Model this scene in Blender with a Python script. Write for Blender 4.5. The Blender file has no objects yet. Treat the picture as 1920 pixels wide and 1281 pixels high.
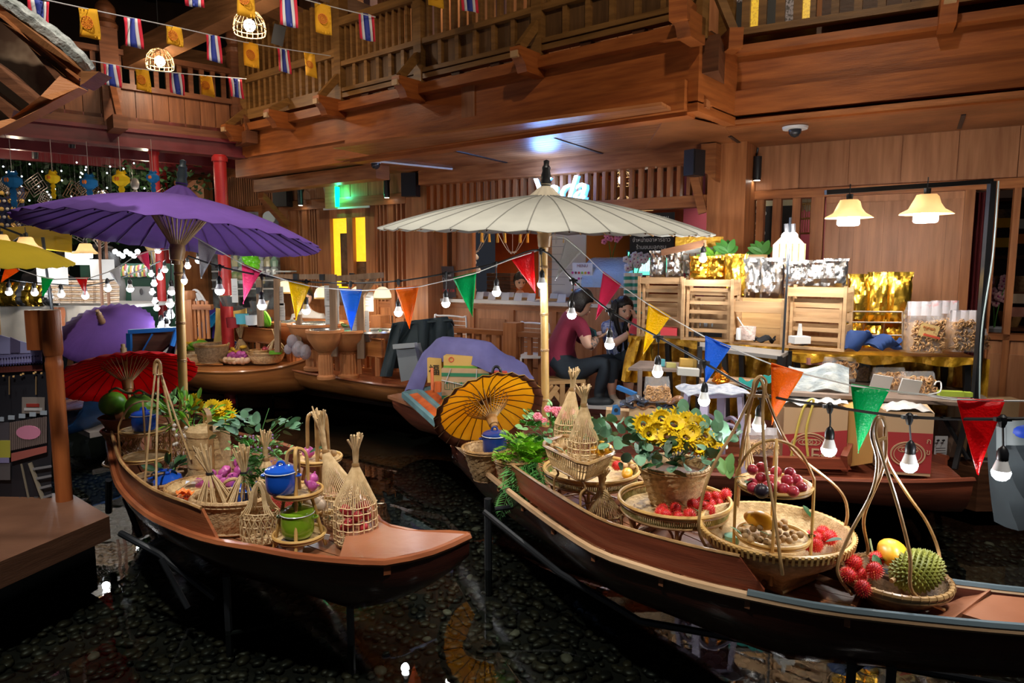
import bpy,math,random
from mathutils import Vector as V,Matrix,Euler,noise
sin,cos,pi,R=math.sin,math.cos,math.pi,math.radians
rnd=random.Random(7)
C=bpy.context.scene.collection
sc=bpy.context.scene
# --- camera, world, lights, exposure
H,FOC,PITCH=1.75,1280.0,R(6.5)
cam_d=bpy.data.cameras.new('camera');cam_d.lens=24;cam_d.sensor_width=36
cam_d.clip_end=200
cam=bpy.data.objects.new('camera',cam_d);C.objects.link(cam)
cam.location=(0,0,H);cam.rotation_euler=(pi/2-PITCH,0,0)
sc.camera=cam
sc.view_settings.view_transform='Standard'
try:sc.view_settings.look='None'
except Exception:pass
sc.view_settings.gamma=1;sc.view_settings.exposure=0.55
sc.view_settings.use_curve_mapping=False
w=bpy.data.worlds.new('world');sc.world=w;w.use_nodes=True
w.node_tree.nodes['Background'].inputs[0].default_value=(.05,.055,.07,1)
w.node_tree.nodes['Background'].inputs[1].default_value=.25
sc.cycles.max_bounces=6;sc.cycles.diffuse_bounces=3;sc.cycles.glossy_bounces=3
sc.cycles.transparent_max_bounces=16;sc.cycles.transmission_bounces=3
sc.cycles.sample_clamp_indirect=3.0;sc.cycles.caustics_reflective=False;sc.cycles.caustics_refractive=False
sc.cycles.use_denoising=True
def area(loc,to,size,power,col,name='ceiling_light_fixture'):
 d=bpy.data.lights.new(name,'AREA');d.shape='RECTANGLE';d.size=size[0];d.size_y=size[1];d.energy=power;d.color=col
 o=bpy.data.objects.new(name,d);C.objects.link(o);o.location=loc
 o.rotation_euler=(V(to)-V(loc)).to_track_quat('-Z','Y').to_euler();return o
def spot(loc,to,ang,power,col,blend=.6,rad=.08):
 d=bpy.data.lights.new('ceiling_spot','SPOT');d.energy=power;d.color=col;d.spot_size=R(ang);d.spot_blend=blend;d.shadow_soft_size=rad
 o=bpy.data.objects.new('ceiling_spot',d);C.objects.link(o);o.location=loc
 o.rotation_euler=(V(to)-V(loc)).to_track_quat('-Z','Y').to_euler();return o
WARM=(1,.80,.58);NEU=(1,.93,.83);COOL=(.9,.96,1)
# the mall's own ceiling spots over the boats, and the lamps inside the shops
spot((-1.6,1.2,5.6),(-1.1,3.2,.5),52,560,NEU)
spot((2.2,1.0,5.6),(1.3,3.0,.5),56,420,NEU)
spot((.3,3.0,6.0),(.3,4.6,.5),50,260,NEU)
spot((-2.6,3.2,6.2),(-2.2,5.2,.5),60,330,NEU)
spot((.5,1.5,5.2),(.5,6.2,3.2),90,120,WARM)
spot((4.6,.8,5.2),(2.9,5.6,3.2),80,105,WARM)
spot((-.8,2.2,5.4),(-4,7.4,3.4),60,130,WARM)
for _x,_y,_z,_p in ((-1.4,9.6,2.7,34),(.4,8.8,2.7,34),(-.4,10.6,2.7,30),(1.2,9.8,2.7,26),(2.4,8.6,2.7,18),(3.6,7.8,2.7,16),(-4.2,11.2,3.0,24),(-6.3,10.8,3.0,20),(-8.2,9.0,3.0,14),(-5.4,9.0,3.0,10)):
 spot((_x,_y,_z),(_x,_y,0),150,_p,WARM if _x>-3 else NEU,.9,.05)
 # --- pixel of the photograph -> point of the place
CP,SP=cos(PITCH),sin(PITCH)
def ray(px,py):
 u,v=(px-960)/FOC,(640.5-py)/FOC
 return V((u,CP+v*SP,-SP+v*CP))
def at(px,py,Y):
 d=ray(px,py);return V((0,0,H))+d*(Y/d.y)
def atz(px,py,z):
 d=ray(px,py);return V((0,0,H))+d*((z-H)/d.z)
class Wall:
 """a vertical plane through two ground points; s runs from a to b, d towards the camera"""
 def __init__(s_,a,b):
  s_.a=V((a[0],a[1],0));s_.t=(V((b[0],b[1],0))-s_.a).normalized()
  n=V((s_.t.y,-s_.t.x,0));s_.n=n if n.dot(-s_.a)>0 else -n
  s_.rz=math.atan2(s_.t.y,s_.t.x)
 def sz(s_,px,py,d=0):
  r=ray(px,py);o=s_.a+s_.n*d;k=(o-V((0,0,H))).dot(s_.n)/r.dot(s_.n)
  p=V((0,0,H))+r*k;return (p-o).dot(s_.t),p.z
 def pt(s_,s,z,d=0):
  p=s_.a+s_.t*s+s_.n*d;return V((p.x,p.y,z))
 def P(s_,px,py,d=0):return s_.pt(*s_.sz(px,py,d),d)
 def box(s_,m,s0,s1,z0,z1,d0,d1):
  c=[s_.pt(s,z,d)for z in (z0,z1)for s,d in ((s0,d0),(s1,d0),(s1,d1),(s0,d1))]
  m.hexa(c)
  # --- mesh building
class MB:
 def __init__(s):s.v=[];s.f=[];s.m=[];s.k=0
 def add(s,vs,fs):
  n=len(s.v);s.v+=[V(a)for a in vs];s.f+=[tuple(i+n for i in f)for f in fs];s.m+=[s.k]*len(fs);return s
 def hexa(s,c):
  return s.add(c,[(0,3,2,1),(4,5,6,7),(0,1,5,4),(1,2,6,5),(2,3,7,6),(3,0,4,7)])
 def box(s,c,size,rot=None):
  x,y,z=size[0]/2,size[1]/2,size[2]/2;c=V(c)
  M=Euler(rot).to_matrix()if rot else Matrix.Identity(3)
  return s.hexa([c+M@V(q)for q in ((-x,-y,-z),(x,-y,-z),(x,y,-z),(-x,y,-z),(-x,-y,z),(x,-y,z),(x,y,z),(-x,y,z))])
 def beam(s,a,b,w,h,up=(0,0,1)):
  a,b=V(a),V(b);t=(b-a).normalized();up=V(up)
  x=t.cross(up)
  if x.length<1e-4:x=t.cross(V((0,1,0)))
  x.normalize();y=x.cross(t);x=x*w/2;y=y*h/2
  return s.hexa([a-x-y,a+x-y,b+x-y,b-x-y,a-x+y,a+x+y,b+x+y,b-x+y])
 def tube(s,pts,r,n=6,closed=False,caps=True):
  pts=[V(p)for p in pts];k=len(pts);rs=r if isinstance(r,(list,tuple))else [r]*k
  vs=[];prev=None
  for i,p in enumerate(pts):
   a=pts[(i-1)%k]if (closed or i)else p;b=pts[(i+1)%k]if (closed or i<k-1)else p
   t=(b-a);t=t.normalized()if t.length>1e-9 else V((0,0,1))
   if prev is None:
    x=t.cross(V((0,0,1)));
    if x.length<.05:x=t.cross(V((0,1,0)))
   else:x=prev-t*prev.dot(t)
   x.normalize();prev=x;y=t.cross(x)
   vs+=[p+(x*cos(2*pi*j/n)+y*sin(2*pi*j/n))*rs[i]for j in range(n)]
  fs=[]
  for i in range(k if closed else k-1):
   for j in range(n):
    a,b=i*n+j,i*n+(j+1)%n;c,d=((i+1)%k)*n+(j+1)%n,((i+1)%k)*n+j
    fs.append((a,d,c,b))
  if caps and not closed:fs+=[tuple(range(n)),tuple(range((k-1)*n,k*n))[::-1]]
  return s.add(vs,fs)
 def lathe(s,prof,n=24,c=(0,0,0),M=None,weave=None,sx=1,sy=1):
  vs=[];c=V(c)
  for i,(r,z)in enumerate(prof):
   for j in range(n):
    a=2*pi*j/n;rr=r
    if weave and r>.01:rr=r+weave*(1 if (i+j//2)%2 else -1)*(1 if j%2==0 else 0)
    p=V((rr*cos(a)*sx,rr*sin(a)*sy,z));vs.append(c+(M@p if M else p))
  fs=[(i*n+j,i*n+(j+1)%n,(i+1)*n+(j+1)%n,(i+1)*n+j)for i in range(len(prof)-1)for j in range(n)]
  return s.add(vs,fs)
 def ball(s,c,r,n=12,m=8,M=None):
  r=(r,r,r)if not isinstance(r,(tuple,list))else r;c=V(c)
  vs=[V((0,0,r[2]))]+[V((r[0]*sin(pi*i/m)*cos(2*pi*j/n),r[1]*sin(pi*i/m)*sin(2*pi*j/n),r[2]*cos(pi*i/m)))for i in range(1,m)for j in range(n)]+[V((0,0,-r[2]))]
  if M:vs=[M@q for q in vs]
  fs=[(0,1+j,1+(j+1)%n)for j in range(n)]
  fs+=[(1+(i-1)*n+j,1+i*n+j,1+i*n+(j+1)%n,1+(i-1)*n+(j+1)%n)for i in range(1,m-1)for j in range(n)]
  L=len(vs)-1;fs+=[(1+(m-2)*n+j,L,1+(m-2)*n+(j+1)%n)for j in range(n)]
  return s.add([c+q for q in vs],fs)
 def grid(s,f,nu,nv,th=0):
  vs=[V(f(i/nu,j/nv))for j in range(nv+1)for i in range(nu+1)];W=nu+1
  fs=[(j*W+i,j*W+i+1,(j+1)*W+i+1,(j+1)*W+i)for j in range(nv)for i in range(nu)]
  if th:
   nrm=[V()for _ in vs]
   for q in fs:
    n=(vs[q[2]]-vs[q[0]]).cross(vs[q[3]]-vs[q[1]])
    for i in q:nrm[i]+=n
   L=len(vs);vs+=[v-n.normalized()*th for v,n in zip(vs,nrm)]
   fs+=[tuple(i+L for i in q)[::-1]for q in fs]
   bd=[(i,i+1)for i in range(nu)]+[(i*W+nu,(i+1)*W+nu)for i in range(nv)]+[(nv*W+i+1,nv*W+i)for i in reversed(range(nu))]+[((i+1)*W,i*W)for i in reversed(range(nv))]
   fs+=[(a+L,b+L,b,a)for a,b in bd]
  return s.add(vs,fs)
 def prism(s,poly,off):
  poly=[V(p)for p in poly];n=len(poly);off=V(off)
  return s.add(poly+[p+off for p in poly],[tuple(range(n))[::-1],tuple(range(n,2*n))]+[(i,(i+1)%n,(i+1)%n+n,i+n)for i in range(n)])
 def xf(s,M,start=0):
  for i in range(start,len(s.v)):s.v[i]=M@s.v[i]
  return s
def arc(a,b,h,n=12,up=(0,0,1),p=.5):
 a,b,up=V(a),V(b),V(up)
 return [a.lerp(b,i/n)+up*h*(4*(i/n)*(1-i/n))**p for i in range(n+1)]
def spline(pts,n=6):
 pts=[V(p)for p in pts];out=[]
 for i in range(len(pts)-1):
  p0,p1,p2,p3=pts[max(i-1,0)],pts[i],pts[i+1],pts[min(i+2,len(pts)-1)]
  for k in range(n):
   t=k/n;out.append(.5*((2*p1)+(p2-p0)*t+(2*p0-5*p1+4*p2-p3)*t*t+(3*p1-p0-3*p2+p3)*t**3))
 return out+[pts[-1]]
def ring(c,r,n=20,M=None,sy=1):
 c=V(c);return [c+(M@V((r*cos(2*pi*i/n),r*sy*sin(2*pi*i/n),0))if M else V((r*cos(2*pi*i/n),r*sy*sin(2*pi*i/n),0)))for i in range(n)]
def ob(name,mb,mat,parent=None,loc=None,ang=38,label=None,kind=None):
 """one mesh object; world coordinates are kept: the origin goes to the base, or to the parent's frame when it has one"""
 me=bpy.data.meshes.new(name)
 if parent is not None:
  o0=parent.get('_o');o0=V(o0)if o0 else V()
 else:
  if loc is not None:o0=V(loc)
  else:
   xs=[v.x for v in mb.v];ys=[v.y for v in mb.v];o0=V(((min(xs)+max(xs))/2,(min(ys)+max(ys))/2,min(v.z for v in mb.v)))
 me.from_pydata([tuple(v-o0)for v in mb.v],[],mb.f)
 for m in (mat if isinstance(mat,(list,tuple))else [mat]):me.materials.append(m)
 if any(mb.m):me.polygons.foreach_set('material_index',mb.m)
 me.polygons.foreach_set('use_smooth',[True]*len(mb.f))
 me.update()
 if ang<180:me.set_sharp_from_angle(angle=R(ang))
 o=bpy.data.objects.new(name,me);C.objects.link(o)
 if parent is None:o.location=o0;o['_o']=tuple(o0)
 else:o.parent=parent;o['_o']=tuple(o0)
 if label:o['label']=label
 if kind:o['kind']=kind
 return o
def thing(name,label,cat,loc=(0,0,0),group=None,local=False,rot=(0,0,0),scale=1):
 o=bpy.data.objects.new(name,None);C.objects.link(o);o.empty_display_size=.05
 o.location=loc;o.rotation_euler=rot;o.scale=(scale,)*3 if not isinstance(scale,tuple)else scale
 o['_o']=(0,0,0)if local else tuple(V(loc))
 return tag(o,label,cat,group)
def tag(o,label,cat,group=None,kind=None):
 o['label']=label;o['category']=cat
 if group:o['group']=group
 if kind:o['kind']=kind
 return o
def struct(o):o['kind']='structure';return o
KIDS={}
def kids(o):return [c for c in bpy.data.objects if c.parent is o]
def dup(root,loc,rot=None,label=None,group=None,scale=None,ch=None):
 """copy a thing with its parts and sub-parts"""
 r=root.copy();C.objects.link(r);r.location=loc
 if rot is not None:r.rotation_euler=rot
 if scale is not None:r.scale=(scale,)*3 if not isinstance(scale,tuple)else scale
 if label:r['label']=label
 if group:r['group']=group
 def rec(a,b):
  for c in (KIDS.setdefault(a.name,kids(a))):
   d=c.copy();C.objects.link(d);d.parent=b;rec(c,d)
 rec(root,r);return r
 # --- materials (all node-based)
MATS={}
def pm(name,col,rough=.5,metal=0,emit=None,es=0,spec=.5,var=0,nscale=8,bump=0,bscale=60,stretch=(1,1,1),col2=None,trans=0,alpha=1,sss=0,coat=0,rv=0,detail=3,contrast=(.35,.65),sheen=0):
 if name in MATS:return MATS[name]
 m=bpy.data.materials.new(name);m.use_nodes=True;nt=m.node_tree;N=nt.nodes;L=nt.links
 b=N['Principled BSDF'];I=b.inputs
 I['Base Color'].default_value=(*col,1);I['Roughness'].default_value=rough;I['Metallic'].default_value=metal
 I['Specular IOR Level'].default_value=spec;I['Coat Weight'].default_value=coat;I['Coat Roughness'].default_value=.15
 if trans:I['Transmission Weight'].default_value=trans
 if alpha<1:I['Alpha'].default_value=alpha
 if sss:I['Subsurface Weight'].default_value=sss;I['Subsurface Scale'].default_value=.02
 if sheen:I['Sheen Weight'].default_value=sheen
 if emit:I['Emission Color'].default_value=(*emit,1);I['Emission Strength'].default_value=es
 src=None
 if var or col2 or bump:
  tc=N.new('ShaderNodeTexCoord');mp=N.new('ShaderNodeMapping');mp.inputs['Scale'].default_value=stretch;L.new(tc.outputs['Object'],mp.inputs['Vector'])
 if var or col2:
  nz=N.new('ShaderNodeTexNoise');nz.inputs['Scale'].default_value=nscale;nz.inputs['Detail'].default_value=detail;L.new(mp.outputs[0],nz.inputs['Vector'])
  cr=N.new('ShaderNodeValToRGB');e=cr.color_ramp.elements;e[0].position,e[1].position=contrast
  c2=col2 or tuple(c*(1-var)for c in col);e[0].color=(*c2,1);e[1].color=(*col,1)
  L.new(nz.outputs['Fac'],cr.inputs[0]);src=cr.outputs[0]
 if rv:
  oi=N.new('ShaderNodeObjectInfo');mr=N.new('ShaderNodeMapRange');mr.inputs['To Min'].default_value=1-rv;mr.inputs['To Max'].default_value=1+rv
  L.new(oi.outputs['Random'],mr.inputs['Value']);hs=N.new('ShaderNodeHueSaturation');L.new(mr.outputs[0],hs.inputs['Value'])
  if src:L.new(src,hs.inputs['Color'])
  else:hs.inputs['Color'].default_value=(*col,1)
  src=hs.outputs[0]
 if src:L.new(src,I['Base Color'])
 if bump:
  n2=N.new('ShaderNodeTexNoise');n2.inputs['Scale'].default_value=bscale;n2.inputs['Detail'].default_value=4;L.new(mp.outputs[0],n2.inputs['Vector'])
  bp=N.new('ShaderNodeBump');bp.inputs['Strength'].default_value=bump;bp.inputs['Distance'].default_value=.01;L.new(n2.outputs['Fac'],bp.inputs['Height']);L.new(bp.outputs[0],I['Normal'])
 MATS[name]=m;return m
def wood(name,c1,c2,vert=False,rough=.4,rv=.12,k=1,coat=0):
 return pm(name,c1,rough,col2=c2,nscale=2.6*k,stretch=(9,9,.7)if vert else (1,1,11),detail=8,rv=rv,bump=.15,bscale=18,contrast=(.3,.7),coat=coat,spec=.3)
def translucent(name,col,amt=.35,rough=.8,var=.12,col2=None,bump=.1):
 m=pm(name,col,rough,var=var,col2=col2,nscale=5,bump=bump,bscale=120)
 nt=m.node_tree;N=nt.nodes;L=nt.links;b=N['Principled BSDF'];t=N.new('ShaderNodeBsdfTranslucent');mx=N.new('ShaderNodeMixShader');mx.inputs[0].default_value=amt
 s=b.inputs['Base Color'].links
 if s:L.new(s[0].from_socket,t.inputs['Color'])
 else:t.inputs['Color'].default_value=(*col,1)
 L.new(b.outputs[0],mx.inputs[1]);L.new(t.outputs[0],mx.inputs[2]);L.new(mx.outputs[0],N['Material Output'].inputs['Surface']);return m
def clear(name,col=(1,1,1),amt=.75,rough=.08):
 """thin clear film: mostly lets light pass, with a sharp sheen"""
 if name in MATS:return MATS[name]
 m=bpy.data.materials.new(name);m.use_nodes=True;nt=m.node_tree;N=nt.nodes;L=nt.links
 N.remove(N['Principled BSDF']);t=N.new('ShaderNodeBsdfTransparent');t.inputs[0].default_value=(*col,1)
 g=N.new('ShaderNodeBsdfPrincipled');g.inputs['Base Color'].default_value=(*col,1);g.inputs['Roughness'].default_value=rough
 tc=N.new('ShaderNodeTexCoord');n2=N.new('ShaderNodeTexNoise');n2.inputs['Scale'].default_value=30;L.new(tc.outputs['Object'],n2.inputs['Vector'])
 bp=N.new('ShaderNodeBump');bp.inputs['Strength'].default_value=.8;bp.inputs['Distance'].default_value=.02;L.new(n2.outputs['Fac'],bp.inputs['Height']);L.new(bp.outputs[0],g.inputs['Normal'])
 mx=N.new('ShaderNodeMixShader');mx.inputs[0].default_value=1-amt
 L.new(t.outputs[0],mx.inputs[1]);L.new(g.outputs[0],mx.inputs[2]);L.new(mx.outputs[0],N['Material Output'].inputs['Surface']);MATS[name]=m;return m
TEAK_H=wood('teak_h',(.42,.155,.052),(.21,.066,.02));TEAK_V=wood('teak_v',(.46,.18,.065),(.26,.09,.03),vert=True)
PLY_V=wood('veneer_v',(.52,.235,.11),(.32,.13,.058),vert=True);DARK_H=wood('dark_wood',(.15,.06,.028),(.07,.028,.014))
FASC=wood('fascia_wood',(.42,.125,.028),(.23,.06,.014));RED_W=wood('red_wood',(.30,.075,.035),(.16,.04,.02),coat=.4)
OLIVE=wood('rail_wood',(.28,.135,.038),(.15,.068,.018));OLIVEV=wood('rail_panel',(.17,.085,.032),(.09,.045,.018),vert=True)
HULL=wood('hull_wood',(.40,.13,.05),(.24,.07,.028),rough=.25,coat=.6);HULLD=wood('hull_dark',(.085,.022,.014),(.04,.011,.008),rough=.22,coat=.6)
DECK=wood('deck_wood',(.38,.16,.075),(.23,.09,.042),rough=.3,coat=.3);ORB=wood('orange_boat',(.52,.20,.055),(.34,.11,.03),rough=.3,coat=.3)
STEELR=pm('red_steel',(.15,.010,.014),.4,var=.2);COLR=pm('red_column_paint',(.55,.03,.03),.35,var=.15)
PINE=wood('pine',(.66,.42,.19),(.47,.27,.11),vert=False,rough=.55);PINEV=wood('pine_v',(.62,.38,.17),(.45,.26,.11),vert=True,rough=.55);CRATE=wood('crate_wood',(.52,.33,.17),(.33,.19,.09),rough=.65)
BAMBOO=pm('bamboo',(.66,.42,.14),.4,col2=(.48,.27,.08),nscale=4,stretch=(3,3,1),rv=.08)
CANE=pm('cane',(.50,.30,.12),.38,col2=(.30,.16,.06),nscale=14,rv=.1,coat=.2);CANEL=pm('cane_light',(.66,.48,.24),.45,col2=(.48,.31,.14),nscale=20,rv=.1)
WEAVE=pm('basket_weave',(.72,.50,.26),.6,col2=(.47,.29,.14),nscale=45,bump=.4,bscale=120,rv=.1);WEAVEL=pm('bamboo_weave',(.70,.50,.25),.55,col2=(.50,.33,.15),nscale=40,bump=.4,bscale=120,rv=.08)
WEAVEG=pm('green_weave',(.47,.42,.18),.55,col2=(.28,.25,.09),nscale=40,bump=.4,bscale=120,rv=.1);STRAW=pm('straw',(.80,.60,.34),.6,col2=(.58,.40,.20),nscale=30,rv=.08)
WICKD=pm('wicker_dark',(.36,.24,.13),.6,col2=(.20,.12,.06),nscale=40,bump=.4,bscale=100,rv=.1)
BLACK=pm('black_plastic',(.012,.012,.014),.4);BLKM=pm('black_metal',(.02,.02,.022),.35,metal=.3);DKST=pm('dark_steel',(.03,.034,.04),.35,metal=.4,var=.3)
WHITE=pm('white_paint',(.75,.74,.72),.45);PAPER=pm('paper',(.6,.59,.57),.7);INK=pm('ink',(.03,.03,.03),.7)
BULB=pm('bulb_glow',(1,1,1),.3,emit=(.93,.97,1),es=16);BULBW=pm('lamp_glow',(1,1,1),.3,emit=(1,.93,.8),es=14);LAMPB=pm('lamp_white',(.85,.85,.85),.35)
GOLD=pm('gold_foil',(.95,.55,.06),.27,metal=1,bump=.7,bscale=8);SILV=pm('silver_foil',(.80,.78,.76),.27,metal=1,bump=.7,bscale=8)
GCLOTH=pm('gold_cloth',(.72,.40,.03),.35,metal=.45,col2=(.42,.20,.01),nscale=18,bump=.6,bscale=40)
BLUE_E=pm('blue_enamel',(.012,.10,.62),.12,coat=.8,rv=.05);GRN_E=pm('green_enamel',(.22,.42,.02),.15,coat=.8)
LEAF=pm('leaf_green',(.06,.26,.035),.5,rv=.3,var=.4);LEAFD=pm('leaf_dark',(.02,.10,.02),.45,rv=.3,var=.3);EUC=pm('eucalyptus',(.22,.38,.24),.55,col2=(.09,.24,.13),nscale=6,rv=.25)
LIME=pm('lime_leaf',(.35,.68,.04),.5,col2=(.16,.45,.03),nscale=9,rv=.25);FERN=pm('fern',(.12,.38,.08),.55,col2=(.05,.22,.05),nscale=8,rv=.2)
RAMB=pm('rambutan_skin',(.75,.03,.025),.5,col2=(.5,.01,.02),nscale=30,rv=.12);MANGO=pm('mango_skin',(.95,.55,.03),.35,col2=(.85,.38,.02),nscale=6,rv=.08);DURI=pm('durian_skin',(.30,.30,.045),.55,col2=(.16,.17,.02),nscale=14)
PLUM=pm('plum_skin',(.60,.06,.07),.3,col2=(.33,.02,.05),nscale=12,rv=.25);LONG=pm('longan_skin',(.52,.33,.15),.6,col2=(.38,.22,.09),nscale=20,rv=.15);ONI=pm('onion_skin',(.55,.10,.36),.35,col2=(.34,.05,.22),nscale=14,rv=.2);COCO=pm('coconut_green',(.20,.46,.03),.35,col2=(.09,.28,.02),nscale=6)
YPET=pm('yellow_petal',(1,.68,.01),.5,rv=.08,var=.2);BRN=pm('brown_disc',(.10,.04,.015),.8);PINKP=pm('pink_petal',(.9,.25,.35),.5,rv=.25);ORNG=pm('orange_petal',(.85,.22,.03),.5,rv=.15)
CARD=pm('cardboard',(.52,.33,.17),.75,var=.12,rv=.1);SKIN=pm('skin',(.72,.44,.31),.5,sss=.1);HAIR=pm('hair',(.012,.010,.010),.42,bump=.4,bscale=90)
def flat(c,name=None,rough=.5,**k):return pm(name or 'paint_%02x%02x%02x'%tuple(int(min(q,1)*255)for q in c),c,rough,**k)
# === the pond
def flatpoly(name,pts,z,mat,th=.1):
 m=MB();m.prism([(p[0],p[1],z-th)for p in pts],(0,0,th));return struct(ob(name,m,mat))
BED=pm('pond_bed',(.012,.011,.010),.8)
bed=flatpoly('floor',[(-11,.0),(9,.0),(9,12),(-11,12)],-.16,BED,.05)
def water_mat():
 m=bpy.data.materials.new('pond_water');m.use_nodes=True;nt=m.node_tree;N=nt.nodes;L=nt.links
 N.remove(N['Principled BSDF']);t=N.new('ShaderNodeBsdfTransparent');t.inputs[0].default_value=(.50,.55,.50,1)
 g=N.new('ShaderNodeBsdfGlossy');g.inputs['Roughness'].default_value=.012;f=N.new('ShaderNodeFresnel');f.inputs[0].default_value=1.65
 tc=N.new('ShaderNodeTexCoord');n2=N.new('ShaderNodeTexNoise');n2.inputs['Scale'].default_value=5;n2.inputs['Detail'].default_value=2;L.new(tc.outputs['Object'],n2.inputs['Vector'])
 bp=N.new('ShaderNodeBump');bp.inputs['Strength'].default_value=.03;bp.inputs['Distance'].default_value=.02;L.new(n2.outputs['Fac'],bp.inputs['Height']);L.new(bp.outputs[0],g.inputs['Normal'])
 mx=N.new('ShaderNodeMixShader');L.new(f.outputs[0],mx.inputs[0]);L.new(t.outputs[0],mx.inputs[1]);L.new(g.outputs[0],mx.inputs[2]);L.new(mx.outputs[0],N['Material Output'].inputs['Surface']);return m
mw=MB();mw.add([(-11,0,0),(9,0,0),(9,12,0),(-11,12,0)],[(0,1,2,3)])
wat=struct(ob('water',mw,water_mat()));
# pebbles on the bed: the 300 nearest singly, the rest as one piece
PEB=pm('pebble_stone',(.05,.043,.03),.45,col2=(.013,.013,.013),nscale=2.2,rv=.5,detail=5,contrast=(.35,.6));PEBL=pm('pebble_pale',(.34,.31,.25),.5,rv=.4)
pr=random.Random(3);pm_=[]
for k in range(5):
 m=MB();m.ball((0,0,0),(.034,.026,.014),7,4);s0=k*9.1
 for q in m.v:q+=V((1,1,.5))*noise.noise(q*30+V((s0,0,0)))*.006
 pm_.append(m)
spots=[]
for iy in range(150):
 y=1.15+iy*.05*(1+iy*.004)
 n=int((y*1.7+.4)/.052)
 for ix in range(n):
  x=-y*.86+ix*.052+pr.uniform(-.026,.026)
  if y<6.6:spots.append((x,y+pr.uniform(-.03,.03)))
spots.sort(key=lambda p:p[1]*(1+.0*abs(p[0])))
meshes={}
for i,(x,y)in enumerate(spots[:300]):
 k=i%5;mt=PEBL if pr.random()<.03 else PEB
 if (k,mt.name)not in meshes:
  o=ob('pebble',pm_[k],mt,bed,ang=180);o['_o']=(0,0,0);me=o.data
  for v in me.vertices:v.co+=V(bed['_o'])
  meshes[(k,mt.name)]=me
 else:o=bpy.data.objects.new('pebble',meshes[(k,mt.name)]);C.objects.link(o);o.parent=bed
 o.location=V((x,y,-.155))-V(bed['_o']);o.rotation_euler=(pr.uniform(-.2,.2),pr.uniform(-.2,.2),pr.uniform(0,6.3));o.scale=(pr.uniform(.7,1.25),)*3
m=MB()
for i,(x,y)in enumerate(spots[300:]):
 b=pm_[i%5];a=pr.uniform(0,6.3);sc_=pr.uniform(.6,1.3);ca,sa=cos(a)*sc_,sin(a)*sc_;n=len(m.v);zz=-.158+pr.uniform(0,.014)
 m.k=1 if pr.random()<.02 else 0
 m.v+=[V((x+q.x*ca-q.y*sa,y+q.x*sa+q.y*ca,zz+q.z*sc_))for q in b.v];m.f+=[tuple(j+n for j in f)for f in b.f];m.m+=[m.k]*len(b.f)
PEB2=pm('pebble_bed_stone',(.055,.045,.03),.45,col2=(.010,.011,.012),nscale=11,detail=6,contrast=(.38,.62))
ob('pebbles',m,[PEB2,PEBL],bed,ang=180,kind='stuff')
# === wall planes of the building
F=Wall((1.99,6.60),(-5.6,11.48))
RW=Wall((1.97,6.92),(4.75,5.29))
B=Wall((1.27,5.10),(-3.55,8.863))
CW=Wall((1.71,5.62),(4.4,4.19))
G=Wall((-3.40,8.74),(-6.8,5.91))
FL=.35
# walkways
e=[F.pt(s,0,.68)for s in (0,9.0)]
flatpoly('floor.001',[(e[0].x,e[0].y),(e[1].x,e[1].y),(-12,13),(-12,20),(8,20),(8,4.6),(3.2,4.55),(2.6,5.6),(1.4,6.3)],FL,DARK_H,.3)
def pieces(name,parent,wall,spans,z0,z1,d0,d1,mat):
 for s0,s1 in spans:
  m=MB();wall.box(m,s0,s1,z0,z1,d0,d1);ob(name,m,mat,parent)
def evenly(a,b,n,frac):
 st=(b-a)/n;return [(a+st*(i+.5-frac/2),a+st*(i+.5+frac/2))for i in range(n)]
def sbox(name,wall,s0,s1,z0,z1,d0,d1,mat):
 m=MB();wall.box(m,s0,s1,z0,z1,d0,d1);return struct(ob(name,m,mat))
def fs(px,py=450):return F.sz(px,py)[0]
def fz(px,py):return F.sz(px,py)[1]
def rs(px,py=450):return RW.sz(px,py)[0]
def rzz(px,py):return RW.sz(px,py)[1]
# --- shop front F : beam, slat row, lower beam
sR,sP0,sP1=0.05,fs(806),fs(767)
zt=2.86
tb=sbox('trim_1',F,sR,sP0,zt-.17,zt+.02,.02,.20,TEAK_H)
lb=sbox('trim_2',F,sR,sP0,2.29,2.40,-.04,.10,TEAK_H)
pieces('slat',lb,F,evenly(sR+.1,sP0-.05,34,.36),2.40,zt-.16,.0,.08,TEAK_V)
# corner pillar and knee brace beside the opening
m=MB();F.box(m,-.25,.10,FL,zt,-.3,.12);cpl=struct(ob('column',m,TEAK_V))
m=MB();m.beam(F.P(1288,275,.15),F.P(1318,400,.12),.06,.08);ob('brace',m,TEAK_H,cpl)
m=MB();m.prism([F.pt(-.02,2.84,.13),F.pt(-.02,2.5,.13),F.pt(.12,2.62,.13),F.pt(.12,2.84,.13)],F.n*.16);ob('bracket',m,TEAK_H,cpl)
# big pillar
col1=sbox('column.001',F,sP0,sP1,FL,3.2,-.34,.05,TEAK_V)
m=MB();F.box(m,sP0-.03,sP1+.03,FL,FL+.16,.0,.08);ob('plinth',m,TEAK_H,col1)
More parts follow.
